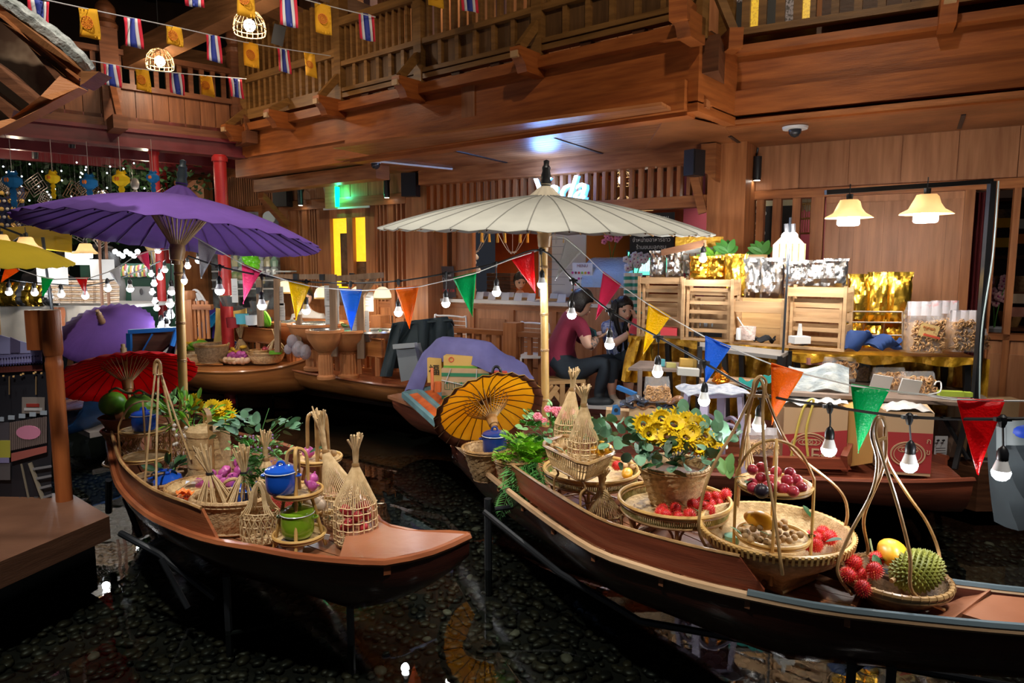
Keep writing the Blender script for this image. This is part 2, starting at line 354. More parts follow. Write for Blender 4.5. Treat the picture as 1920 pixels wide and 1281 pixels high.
# wall left of it, with header, door and slatted windows
sE=fs(540)
hd=sbox('wall_left',F,sP1,sE,2.50,3.35,-.12,.0,PLY_V)
pieces('plank',hd,F,evenly(sP1+.02,sE,7,.97),2.62,2.98,.0,.02,PLY_V)
m=MB();F.box(m,sP1,sE,2.50,2.63,-.02,.06);ob('rail',m,TEAK_H,hd)
lw=sbox('wall_left.001',F,sP1,sE,FL,1.18,-.12,.0,TEAK_V)
pieces('panel',lw,F,evenly(sP1+.05,sE,6,.8),FL+.15,1.05,.0,.025,PLY_V)
for a,b,n in ((767,741,3),(732,710,3),(599,580,4),(572,560,2)):
 s0,s1=fs(a),fs(b);wn=sbox('window_1',F,s0-.02,s1+.02,1.18,1.26,-.08,.02,TEAK_H);wn['kind']='structure'
 pieces('slat',wn,F,evenly(s0,s1,n,.30),1.26,2.5,-.06,.01,PLY_V)
 m=MB();F.box(m,s0,s1,1.2,2.5,-.09,-.085)
for a,b in ((741,732),(710,704),(605,599),(580,572),(560,548)):
 sbox('trim_3',F,fs(a),fs(b),FL,2.5,-.08,.03,TEAK_V)
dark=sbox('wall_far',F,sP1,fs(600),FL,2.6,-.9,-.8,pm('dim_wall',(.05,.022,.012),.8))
# vent slots low on the wall
m=MB();F.box(m,fs(737),fs(709),.88,1.08,-.01,.03);vb=struct(ob('trim_4',m,BLACK));pieces('slat',vb,F,evenly(fs(737),fs(709),4,.35),.88,1.08,.03,.04,TEAK_V)
# --- the door with amber glass
s0,s1=fs(707),fs(605);dr=sbox('door_1',F,s0,s1,FL,.98,-.06,.03,TEAK_V)
for a,b,z0,z1 in ((707,690,.35,2.5),(666,655,.35,2.46),(624,605,.35,2.5),(707,605,2.36,2.5)):
 m=MB();F.box(m,fs(a),fs(b),z0,z1,-.05,.045);ob('frame',m,TEAK_V,dr)
AMB=pm('amber_glass',(.95,.62,.02),.25,emit=(1,.55,.02),es=.9,col2=(.5,.28,.01),nscale=3,bump=.8,bscale=30)
AMBD=pm('amber_glass_dark',(.16,.07,.025),.12,bump=.8,bscale=30,var=.5)
GLS=pm('ripple_glass',(.30,.22,.18),.08,bump=1,bscale=50,metal=.6)
for a,b in ((655,624),(690,666)):
 for z0,z1,mt in ((1.78,2.36,AMB),(1.42,1.78,AMBD if a>680 else AMB),(1.22,1.42,GLS),(.98,1.22,AMBD)):
  m=MB();F.box(m,fs(a),fs(b),z0,z1,-.03,-.015);ob('pane',m,mt,dr)
m=MB();F.box(m,fs(653),fs(637),1.44,2.16,-.014,-.01);ob('poster',m,AMBD,dr)  # no poster: darker brown portion of the left pane, added over the glass
m=MB();F.box(m,fs(700),fs(615),2.475,2.5,.05,.07);ob('closer',m,flat((.8,.8,.78)),dr)
# --- far stretch of the front: pillar, slat row, beam, brace
col2=sbox('column.002',F,fs(548),fs(530),FL,3.2,-.2,.06,TEAK_V)
s0,s1=fs(530),fs(415)
bm3=sbox('trim_5',F,s0,s1,2.42,2.60,-.03,.08,TEAK_H)
pieces('slat',bm3,F,evenly(s0+.1,s1,26,.45),2.60,3.05,.0,.06,PLY_V)
sbox('wall_left.002',F,s0,s1+1.2,3.05,3.5,-.1,.05,TEAK_H)
m=MB();m.beam(at(489,366,9.2),at(540,425,9.9),.07,.09);struct(ob('brace',m,TEAK_H))
# --- right wall RW
wr=sbox('wall_right',RW,-.05,3.3,2.36,2.86,-.12,0,PLY_V)
pieces('plank',wr,RW,evenly(0,3.3,8,.985),2.44,2.86,.0,.015,PLY_V)
m=MB();RW.box(m,-.05,3.3,2.36,2.44,.0,.05);ob('rail',m,TEAK_H,wr)
sll=[]
for i,(a,b)in enumerate(((1327,1336),(1356,1370),(1387,1402),(1419,1433),(1449,1465),(1486,1501),(1521,1545))):
 sll.append((rs(a,400),rs(b,400)))
wl=sbox('wall_right.001',RW,rs(1327),rs(1545),FL,1.74,-.08,.0,TEAK_V)
pieces('slat',wl,RW,sll,1.74,2.36,-.06,.03,TEAK_V)
wp=sbox('wall_right.002',RW,rs(1545),rs(1805),FL,2.36,-.12,-.02,PLY_V)
pieces('plank',wp,RW,evenly(rs(1547),rs(1803),9,.99),FL,2.3,-.02,.0,PLY_V)
for a,b in ((1803,1822),(1862,1866),(1894,1907)):
 sbox('trim_6',RW,rs(a),rs(b),FL,2.36,-.08,.05,TEAK_V)
cu=MB();cu.grid(lambda u,v:RW.pt(rs(1822)+u*(rs(1862)-rs(1822)),.4+v*1.95,-.1+.03*sin(u*28)),40,2,.01)
tag(ob('curtain',cu,pm('maroon_cloth',(.16,.015,.02),.8)),'dark maroon curtain hanging beside the black lamp frame','curtain')
wb=sbox('wall_right.003',RW,rs(1862),3.5,FL,1.12,-.1,.02,PLY_V)
m=MB();RW.box(m,rs(1862),3.5,1.12,1.17,-.1,.05);ob('ledge',m,TEAK_H,wb)
pieces('plank',wb,RW,evenly(rs(1866),3.4,3,.98),FL,1.0,.02,.035,PLY_V)
# --- soffit of the balcony, in boards
so=flatpoly('ceiling',[(p.x,p.y)for p in (B.pt(-.1,0,-.1),B.pt(6.2,0,-.1),F.pt(6.6,0,-.2),F.pt(0,0,-.2),RW.pt(0,0,-.2),RW.pt(3.6,0,-.2),CW.pt(3.0,0,-.1),CW.pt(0,0,-.1))],2.94,TEAK_H,.06)
for i in range(17):
 d=.22+i*.105
 m=MB();F.box(m,-.1,3.75 if i<11 else 3.2,2.855,2.88,d,d+.10)
 if d<1.9:ob('board',m,TEAK_H,so)
for i in range(14):
 d=.02+i*.09
 m=MB();RW.box(m,-.1,3.5,2.855,2.88,d,d+.086);ob('board',m,TEAK_H,so)
m=MB();m.prism([(1.15,5.2,2.851),(1.72,5.68,2.851),(2.1,6.6,2.851),(1.3,6.9,2.851)],(0,0,.006));ob('board',m,TEAK_H,so)
for s in (1.15,2.3):
 m=MB();m.beam(F.pt(s,2.853,.22),F.pt(s,2.853,1.35),.035,.012);ob('gap',m,BLACK,so)
for s in (.35,2.05):
 m=MB();m.beam(RW.pt(s,2.853,.15),RW.pt(s,2.853,.75),.03,.012);ob('gap',m,BLACK,so)
 # --- fascia boards, outrigger beam, balcony rail
def bz(py):return B.sz(780,py)[1]
zb=[bz(v)for v in (282,240,183,165,154,134,89,80,6)]
sB0,sB1=0,B.sz(655,260)[0];sB2=6.1
fa=sbox('wall_front',B,sB0,sB1,zb[0],zb[1],-.02,.06,FASC);m=MB();B.box(m,sB0,sB1,zb[0]-.03,zb[0],-.14,.0);ob('lip',m,FASC,fa)
fb=sbox('wall_front.001',B,sB0,sB2,zb[1],zb[2],-.06,.0,FASC)
for px in (891,):
 s=B.sz(px,200)[0];m=MB();B.box(m,s,s+.16,zb[1],zb[2],0,.008);ob('board',m,TEAK_V,fb)
fc=sbox('wall_front.002',B,sB1,sB2,2.84,zb[1],-.10,-.03,FASC)
sbox('wall_front.003',B,sB1+.05,sB2+.2,2.70,2.86,-.6,-.4,TEAK_H)
sbox('trim_7',B,-.05,sB2,zb[2],zb[3],-.02,.10,FASC)
back=sbox('wall_front.004',B,0,sB2,zb[3],zb[4]+.02,-.5,-.4,DARK_H)
# rail proper
rl=thing('balcony_railing','long olive brown balcony railing with plank panels above the shop front','railing',B.pt(2.4,zb[4],0))
rl['kind']='structure';del rl['category'];del rl['label']
def part(nm,wall,s0,s1,z0,z1,d0,d1,mat,par):
 m=MB();wall.box(m,s0,s1,z0,z1,d0,d1);return ob(nm,m,mat,par)
sp=[B.sz(1012,120)[0],B.sz(791,150)[0]];st=sp[1]-sp[0];posts=[sp[0]-st,sp[0],sp[1],sp[1]+st*.86,sp[1]+st*1.9]
sRl=posts[3]
for z0,z1,d0,d1 in ((zb[4],zb[4]+.045,-.03,.05),(zb[4]+.06,zb[5],-.05,.05),(zb[6],zb[7]+.005,-.05,.05),(zb[8],zb[8]+.08,-.06,.06)):
 part('rail',B,-.1,sRl,z0,z1,d0,d1,OLIVE,rl)
for i,s in enumerate(posts[:4]):
 part('post',B,s-.05,s+.05,zb[2]+.0,zb[8]+.5,-.06,.06,OLIVE,rl)
for i in range(len(posts)-2):
 a,b=posts[i]+.05,posts[i+1]-.05;k=6
 pieces('panel',rl,B,evenly(a,b,k,.98),zb[5],zb[6],-.03,-.01,OLIVEV)
 stp=(b-a)/k
 pieces('batten',rl,B,[(a+stp*j-.022,a+stp*j+.022)for j in range(1,k)],zb[5],zb[6],-.01,.03,OLIVE)
 pieces('baluster',rl,B,evenly(a,b,12,.34),zb[7],zb[8],-.03,.02,OLIVE)
 # tall slatted stretch further along
s0,s1=sRl+.05,B.sz(466,200)[0]
zlo,zhi=zb[4]+.0,zb[8]-.05
part('rail',B,s0,s1,zlo,zlo+.12,-.05,.05,OLIVE,rl);part('rail',B,s0,s1,B.sz(617,107)[1]-.04,B.sz(617,107)[1]+.04,-.05,.06,OLIVE,rl)
pieces('baluster',rl,B,evenly(s0,s1,15,.4),zlo+.1,zhi+.35,-.03,.03,OLIVE)
part('post',B,s1-.05,s1+.08,zb[2]-.1,zhi+.5,-.05,.06,OLIVE,rl)
# brackets: outrigger with a slanting brace up to the post
def bracket(wall,s,zlow,zbrace,out=.34,mat=FASC,m2=OLIVE):
 m=MB();a=wall.pt(s,zlow+.02,0);b=wall.pt(s,zlow+.02,out)
 m.prism([a+V((0,0,-.10)),a+V((0,0,.08)),b+V((0,0,.08)),b+V((0,0,.02)),b-wall.n*.07+V((0,0,-.04)),b-wall.n*.10+V((0,0,-.10))],wall.t*.10)
 for v in m.v:v-=wall.t*.05
 o=struct(ob('bracket',m,mat))
 m=MB();m.beam(wall.pt(s,zlow+.10,out-.06),wall.pt(s,zbrace,.05),.05,.07);ob('brace',m,m2,o)
 m=MB();m.box(b+V((0,0,.02)),(.07,.03,.05),(0,0,wall.rz));ob('end_block',m,pm('pale_wood',(.5,.3,.14),.5),o)
for s in posts[:4]:bracket(B,s,zb[2]+.02,zb[5]+.12)
bracket(B,(posts[3]+s1)/2,zb[2],zb[5]);bracket(B,s1,zb[2]-.05,zb[5])
for i in range(3):
 for k in (1/3,2/3):
  s=posts[i]+(posts[i+1]-posts[i])*k;m=MB();m.tube([B.pt(s,zb[3]+.05,-.4),B.pt(s,zb[3]+.05,.03)],.055,8);struct(ob('joist',m,DARK_H))
  # --- set-back stretch CW
def cz(py):return CW.sz(1600,py)[1]
zc=[cz(v)for v in (211,200,148,78,62,38)]
ret=Wall((1.71,5.62),(1.27,5.10))
for wl_,a,b in ((CW,0,3.1),):
 sbox('wall_front.005',wl_,a,b,2.84,zc[1],-.10,-.02,FASC);sbox('wall_front.006',wl_,a,b,zc[1]+.015,zc[2],-.06,.04,FASC)
 sbox('wall_front.007',wl_,a,b,zc[2],zc[3],-.08,0,FASC);sbox('trim_8',wl_,a,b,zc[3],zc[4],-.02,.10,FASC)
L_=(V((1.71,5.62))-V((1.27,5.10))).length
for nm,z0,z1,d in (('wall_front.008',2.84,zc[1],-.02),('wall_front.009',zc[1]+.015,zc[2],.04),('wall_front.010',zc[2],zc[3],0),('trim_9',zc[3],zc[4],.1)):
 m=MB();m.prism([(1.71,5.62,z0),(1.27,5.10,z0),(1.27,5.10,z1),(1.71,5.62,z1)],(.06,-.05,0));struct(ob(nm,m,FASC))
rl2=bpy.data.objects.new('balcony_railing',None);C.objects.link(rl2);rl2['kind']='structure';rl2.location=CW.pt(1,zc[5],0);rl2['_o']=tuple(rl2.location)
part('rail',CW,0,3.1,zc[5],zc[5]+.05,-.04,.05,OLIVE,rl2)
part('rail',CW,0,3.1,zc[4]-.1,zc[5]+.12,-.3,-.2,DARK_H,rl2)
STG=pm('stained_glass_gold',(.95,.6,.03),.3,emit=(1,.6,.05),es=.35,col2=(.3,.15,.01),nscale=60,contrast=(.45,.5));STS=pm('stained_glass_pale',(.6,.55,.62),.3,col2=(.1,.08,.08),nscale=60,contrast=(.45,.5))
edges=[1376,1392,1407,1423,1438,1455,1472,1488,1504,1519,1530]
zz=zc[5]+.05
for i in range(0,len(edges)-1,2):
 a,b=CW.sz(edges[i],30)[0],CW.sz(edges[i+1],30)[0];mt=(BLACK,STG,BLACK,STS,STG)[i//2%5]
 part('pane',CW,a,b,zz,zz+.22,-.03,-.02,mt,rl2);part('pane',CW,a,b,zz+.22,zz+.45,-.03,-.02,STS,rl2)
 part('baluster',CW,b,CW.sz(edges[i+2]if i+2<len(edges)else 1540,30)[0],zz,zz+.5,-.05,.03,OLIVE,rl2)
pieces('baluster',rl2,CW,evenly(CW.sz(1545,20)[0],3.1,16,.35),zz,zz+.5,-.04,.02,OLIVE)
part('backing',CW,CW.sz(1540,20)[0],3.1,zz,zz+.5,-.07,-.05,DARK_H,rl2)
sx=CW.sz(1772,50)[0];bracket(CW,sx,zc[3]+.05,zz+.4,m2=pm('grey_brace',(.25,.27,.27),.5))
m=MB();m.box((1.33,5.2,zb[5]+.3),(.12,.12,1.2),(0,0,.8));cp=struct(ob('column.003',m,OLIVE))
m=MB();m.box((1.72,5.66,zb[5]+.3),(.12,.12,1.2),(0,0,.8));struct(ob('column.004',m,OLIVE))
m=MB();m.beam((1.27,5.1,zb[3]+.05),(1.1,4.75,zb[3]+.0),.12,.14);struct(ob('bracket',m,FASC))
m=MB();m.beam((1.66,5.5,zc[4]),(1.62,5.15,zc[4]-.05),.10,.14);struct(ob('bracket',m,FASC))
m=MB();m.beam((1.62,5.2,zc[4]),(1.33,5.2,zb[5]+.45),.05,.06);struct(ob('brace',m,OLIVE))
# --- upper floor seen through the railings
U=Wall((2.6,6.6),(-3.2,11.1))
up=sbox('wall_back',U,-.5,7.5,3.3,6.5,-.1,0,PLY_V)
pieces('plank',up,U,evenly(0,7.3,24,.96),3.3,6.4,0,.03,PLY_V)
flatpoly('floor.002',[(B.pt(-.2,0,-.05).x,B.pt(-.2,0,-.05).y),(B.pt(6.2,0,-.05).x,B.pt(6.2,0,-.05).y),(-3.4,11.2),(2.6,6.7),(4.6,5.6),(4.4,4.4),(CW.pt(0,0,-.05).x,CW.pt(0,0,-.05).y)],3.36,DARK_H,.25)
for i in range(7):
 p=U.pt(.6+i*1.05,3.36,.9);m=MB();m.box(p+V((0,0,1.5)),(.12,.12,3),(0,0,U.rz));struct(ob('column.005',m,pm('plum_post',(.22,.13,.14),.5)))
for _x,_y in ((1.8,6.6),(.4,7.9),(-1.2,9.0),(-2.6,10.1)):spot((_x,_y,5.8),(_x,_y+.2,3),120,45,(1,.78,.5),.8)
# --- dark ceiling and timber roof frame high on the left
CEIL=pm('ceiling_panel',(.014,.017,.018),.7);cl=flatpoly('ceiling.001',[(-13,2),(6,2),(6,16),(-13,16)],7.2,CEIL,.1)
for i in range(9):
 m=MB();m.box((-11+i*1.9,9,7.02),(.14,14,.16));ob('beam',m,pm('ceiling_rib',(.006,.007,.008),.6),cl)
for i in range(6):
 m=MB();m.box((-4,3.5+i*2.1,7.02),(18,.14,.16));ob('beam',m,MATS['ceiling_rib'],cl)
BR=wood('roof_timber',(.26,.12,.05),(.13,.055,.02))
for a,b,w_,h_ in ((at(245,112,8.0),at(530,-30,6.8),.2,.24),(at(300,95,9.2),at(480,130,9.0),.14,.16),(at(385,0,9.5),at(560,62,9.0),.14,.18),(at(330,135,10),at(505,75,9.2),.12,.14),(at(480,-5,7.6),at(610,60,8.6),.14,.2),(at(410,55,10.5),at(520,140,9.5),.1,.12),(at(545,-20,8.6),at(545,150,8.6),.12,.12),(at(340,60,10.5),at(345,185,10.5),.14,.14),(at(600,-10,8.2),at(700,30,8.4),.1,.16)):
 m=MB();m.beam(a,b,w_,h_);struct(ob('beam',m,BR))
m=MB();m.beam(at(175,-20,12),at(190,200,12),3.4,.1,up=(1,0,0));
hw=Wall((-6.5,13.5),(-1.5,11.0));hb=sbox('wall_back.001',hw,0,5.5,3.4,5.2,-.1,0,TEAK_V);pieces('slat',hb,hw,evenly(0,5.5,26,.6),3.4,5.2,0,.05,BR)
# --- the footbridge on red steel
def gz(px,py):return G.sz(px,py)
zr0,zr1=G.sz(300,282)[1],G.sz(300,253)[1]
rb=sbox('beam',G,-.12,4.6,zr0,zr1,-.08,.05,STEELR)
m=MB();G.box(m,-.1,4.6,zr1-.02,zr1+.02,-.10,.10);ob('flange',m,STEELR,rb)
m=MB();G.box(m,-.1,4.6,zr0-.01,zr0+.02,-.10,.10);ob('flange',m,STEELR,rb)
for d in (-.95,-1.9):
 m=MB();m.beam(G.pt(-.3,zr0+.05,d),G.pt(5,zr0+.05,d),.09,.12);struct(ob('beam',m,STEELR))
JO=pm('joist_red',(.24,.03,.03),.4);JW=pm('joist_pale',(.55,.45,.42),.3)
jd=flatpoly('ceiling.002',[(p.x,p.y)for p in (G.pt(-.3,0,0),G.pt(4.8,0,0),G.pt(4.8,0,-2.2),G.pt(-.3,0,-2.2))],zr1+.16,JO,.06)
for i in range(17):
 s=.1+i*.28;m=MB();m.beam(G.pt(s,zr0+.14,-.08),G.pt(s,zr0+.14,-2.1),.05,.07);ob('joist',m,JW if i%2 else JO,jd)
for px,py in ((135,277),(284,295),(66,297)):
 p=G.P(px,py,-.5 if px!=66 else -1.2);t=thing('track_spotlight',('black spotlight under the red footbridge, %s'%{135:'middle one of three',284:'nearest the red column',66:'farthest from the red column'}[px]),'spotlight',p)
 m=MB();m.tube([p,p+V((.03,-.03,.13))],.035,10);ob('body',m,BLACK,t);m=MB();m.tube([p+V((.03,-.03,.1)),p+V((.03,-.03,.24))],.008,5);ob('stem',m,BLACK,t)
 # wooden parapet on the bridge
zp0,zp1=G.sz(300,243)[1],G.sz(300,178)[1]
par=bpy.data.objects.new('bridge_railing',None);C.objects.link(par);par['kind']='structure';par.location=G.pt(1.5,zr1,0);par['_o']=tuple(par.location)
BRV=wood('bridge_panel',(.30,.11,.04),(.15,.05,.018),vert=True);BRH=wood('bridge_rail',(.24,.085,.035),(.13,.045,.018))
part('base_rail',G,-.05,4.6,zr1+.02,zp0,-.06,.07,BRH,par);part('rail',G,-.05,4.6,zp1,zp1+.06,-.05,.06,BRH,par)
part('rail',G,-.05,4.6,zp0,zp0+.05,-.04,.055,BRH,par);part('hand_rail',G,-.05,4.6,zp1+.36,zp1+.42,-.05,.06,BRH,par)
pieces('panel',par,G,evenly(.1,4.6,26,.96),zp0+.05,zp1,-.03,.0,BRV)
pieces('baluster',par,G,evenly(.1,4.6,36,.4),zp1+.06,zp1+.36,-.02,.02,BRH)
for s in (0.0,G.sz(207,180)[0],G.sz(207,180)[0]*2):
 part('post',G,s-.09,s+.09,zr1-.02,zp1+.62,-.08,.09,BRH,par)
 p=G.pt(s,zp1+.62,0);m=MB();m.lathe([(0,.0),(.11,.0),(.12,.05),(.09,.1),(.11,.16),(.1,.24),(.05,.30),(0,.31)],12,p);ob('finial',m,BRH,par)
 m=MB();m.beam(G.pt(s,zr1+.05,.40),G.pt(s,zp0+.45,.08),.06,.07);ob('brace',m,BRH,par)
 m=MB();m.beam(G.pt(s,zr1+.02,-.05),G.pt(s,zr1+.02,.45),.14,.14);ob('outrigger',m,BRH,par)
for s in (.8,2.2,3.6):
 p=G.pt(s,zr0-.15,-1.2);d=bpy.data.lights.new('track_light','POINT');d.energy=5;d.color=WARM;l=bpy.data.objects.new('track_light',d);C.objects.link(l);l.location=p
 # columns
def column(px,Y,dia,z1,name='column.006',mat=COLR):
 p=at(px,494,Y);m=MB();m.lathe([(dia*.5,0),(dia*.5,z1)],20,(p.x,p.y,.0));o=struct(ob(name,m,mat))
 m=MB();m.lathe([(dia*.7,0),(dia*.7,.3),(dia*.5,.34)],20,(p.x,p.y,FL));ob('plinth',m,mat,o);m=MB();m.lathe([(dia*.62,0),(dia*.62,.05),(dia*.5,.07)],20,(p.x,p.y,z1-.08));ob('collar',m,mat,o)
column(421,8.5,.15,zr0);column(312,10.6,.16,3.4);column(300,8.2,.1,3.1)
m=MB();p=at(372,520,10.2);m.box((p.x,p.y,1.5),(.42,.3,2.9));struct(ob('column.007',m,TEAK_V))
# --- timber eave of the kiosk at the upper left, with its post, plinth and print
KR=wood('kiosk_timber',(.30,.12,.045),(.15,.06,.02))
Y0=3.1
def kp(px,py,Y):return at(px,py,Y)
rf=thing('kiosk_roof','timber kiosk roof eave with a lichened pale ridge cap, overhead','roof',kp(60,120,3.2))
def kpr(nm,pts,Y,mat,th=.06,dY=.12):
 m=MB();n_=len(pts);m.prism([kp(x,y,Y+dY*(1 if x>100 else 0))for x,y in pts],(0,th,0));return ob(nm,m,mat,rf)
m=MB();LP=pm('lichen_plaster',(.40,.41,.38),.9,col2=(.16,.17,.15),nscale=22,bump=.8,bscale=60);UP=[(-200,-150),(-40,-45),(20,0),(70,34),(120,70),(158,108),(176,131)];LO=[(-200,-110),(-40,-16),(0,10),(50,48),(100,86),(140,118),(156,134)]
def cap(u,v):
 k=u*6;i=min(int(k),5);f_=k-i;A_,B_=[[q[i][j]*(1-f_)+q[i+1][j]*f_ for j in (0,1)]for q in (UP,LO)];return kp(A_[0]*(1-v)+B_[0]*v,A_[1]*(1-v)+B_[1]*v+1.5*sin(u*60),3.05+.25*u-.06*sin(pi*v))
m.grid(cap,36,5,.015);ob('ridge_cap',m,LP,rf)
kpr('barge_board',[(-200,-108),(-40,-14),(0,12),(100,88),(152,132),(150,166),(144,164),(0,40),(-40,8),(-200,-70)],3.08,KR)
kpr('moulding',[(-200,-96),(0,26),(148,146),(148,151),(0,32),(-200,-90)],3.05,TEAK_H,.03)
kpr('tip',[(152,133),(186,134),(158,156),(150,160)],3.0,KR,.1)
kpr('plate',[(-60,262),(0,241),(60,212),(148,164),(112,142),(76,180),(20,222),(-60,240)],3.02,wood('plate_wood',(.50,.21,.08),(.36,.13,.045)),.07)
kpr('rafter',[(-60,85),(0,128),(76,196),(66,204),(0,152),(-60,112)],3.12,DARK_H,.1,0);kpr('rafter',[(-60,140),(0,186),(26,206),(20,224),(0,206),(-60,168)],3.12,DARK_H,.1,0);kpr('rafter',[(40,70),(52,78),(122,150),(110,156)],3.14,DARK_H,.08,0)
kpr('lining',[(-200,-90),(0,30),(140,150),(60,215),(-200,270)],3.3,pm('old_plaster',(.26,.17,.10),.9,col2=(.10,.045,.02),nscale=5,contrast=(.4,.55)),.03,0)
_q=atz(121,938,.35);PX=(_q.x,_q.y)
pl=flatpoly('floor.003',[(p.x,p.y)for p in (atz(-330,1090,.35),atz(-10,1058,.35),atz(205,968,.35),atz(133,925,.35),atz(-10,925,.35),atz(-330,925,.35))],.35,wood('plinth_wood',(.16,.075,.042),(.09,.04,.022),rough=.5),.13)
m=MB();m.prism([atz(-330,1110,.2),atz(-10,1068,.2),atz(175,985,.2),atz(120,935,.2),atz(-330,935,.2)],(0,0,-.36));struct(ob('wall_base',m,pm('dark_base',(.01,.012,.014),.5)))
m=MB();r=.044
m.lathe([(r,0),(r,.78),(r*1.05,.80),(r*1.05,.83),(r*.98,.84),(r*.98,.86),(r*1.0,.88)],28,(PX[0],PX[1],.35));cyl=struct(ob('column.008',m,wood('post_wood',(.42,.13,.035),(.25,.065,.02),vert=True,rough=.35)))
m=MB();m.lathe([(0,1.08),(r*1.12,1.08),(r*1.15,1.06),(r*1.12,.90),(r*1.1,.87)][::-1],4,(0,0,0));
m=MB();m.lathe([(r*1.05,.87),(r*1.18,.90),(r*1.18,1.12),(r*1.12,1.135),(0,1.135)],28,(PX[0],PX[1],.35));ob('cap',m,MATS['post_wood'],cyl)
m=MB();m.box((PX[0]-.085,PX[1]+.02,1.37),(.075,.12,.23));ob('rail_end',m,MATS['post_wood'],cyl)
# photo print fixed between the posts
PRT=Wall((-2.62,3.98),(-4.2,4.05))
pn=thing('photo_board','printed photo board of a lit river house, fixed behind the wooden post','sign',PRT.pt(.5,.38,0))
def pb(nm,px0,py0,px1,py1,mat,d=.012,poly=None):
 q=poly or [(px0,py0),(px1,py0),(px1,py1),(px0,py1)];m=MB();m.prism([PRT.P(a,b,d)for a,b in q],PRT.n*.004);return ob(nm,m,mat,pn)
pb('board',-330,650,97,985,flat((.022,.022,.03)),0)
pb('print',-330,657,80,700,flat((.33,.32,.62)),poly=[(-330,664),(79,657),(79,680),(-330,700)])
for i in range(16):pb('roof_scallop',0,0,0,0,flat((.10,.09,.26)),.017,poly=[(-2+i*5.2,683-i*.4),(2.6+i*5.2,683-i*.4),(.3+i*5.2,688-i*.4)])
for i in range(14):pb('roof_hole',0,0,0,0,flat((.06,.05,.16)),.017,poly=[(0+i*5.4,671.5-i*.35),(2.6+i*5.4,671-i*.35),(2.6+i*5.4,673-i*.35),(0+i*5.4,673.5-i*.35)])
pb('print',0,0,0,0,flat((.16,.04,.03)),poly=[(-330,705),(80,684),(80,695),(-330,715)])
for a,b in ((7,705),(26,706),(40,703),(44,701),(64,700),(67,698),(78,700)):pb('print_light',a-1.6,b-1.6,a+1.6,b+1.6,flat((1,.62,.25)),.018)
for a in (18,68):pb('print',a-1,706,a+1,740,flat((.3,.2,.1)),.016)
pb('print',42,745,84,775,flat((.28,.24,.22)),.015);pb('print',50,757,74,763,flat((.35,.04,.03)),.018);pb('print',46,765,80,770,flat((.6,.6,.62)),.018)
for i in range(5):pb('print_cup',-4+i*20,782-i*3,8+i*20,790-i*3,flat((.42,.5,.6)),.017)
for i in range(19):pb('print_bamboo',19+i*3.7,792-i*.6,21.4+i*3.7,845-i*.8,flat((.23,.17,.16)),.016)
pb('print',-330,792,18,850,flat((.10,.09,.11)),.014)
pb('print',0,826,20,858,flat((.5,.48,.07)),.017);pb('print',-20,858,18,868,flat((.28,.26,.5)),.017)
pb('print',0,0,0,0,flat((.42,.12,.10)),.017,poly=[(22,850),(88,836),(88,848),(22,866)])
m=MB();m.prism([PRT.P(54+23*cos(t*pi/12),811+13*sin(t*pi/12),.018)for t in range(24)],PRT.n*.004);ob('speech_bubble',m,flat((.75,.28,.45)),pn)
for i,(a,b)in enumerate(((56,868),(40,870))):
 m=MB();m.beam(PRT.P(a,b,.02),PRT.P(a+32-i*14,955,.02),.03 if not i else.012,.004);ob('print_pole',m,flat((.28,.24,.18)),pn)
for i in range(5):pb('print_step',0,0,0,0,flat((.22,.22,.24)),.016,poly=[(60+i*6,878+i*18),(96,872+i*18),(97,876+i*18),(61+i*6,882+i*18)])
for i in range(26):a,b=rnd.uniform(0,66),rnd.uniform(930,966);pb('print',a,b,a+rnd.uniform(3,8),b+rnd.uniform(2,5),flat((.12,.11,.11)),.015)
pb('print',-330,868,20,900,flat((.13,.12,.13)),.014);pb('print',0,0,0,0,flat((.36,.36,.66)),.015,poly=[(0,628),(58,645),(58,662),(0,664)]);pb('print',0,0,0,0,flat((.13,.11,.22)),.018,poly=[(20,632),(38,640),(38,661),(20,662)])
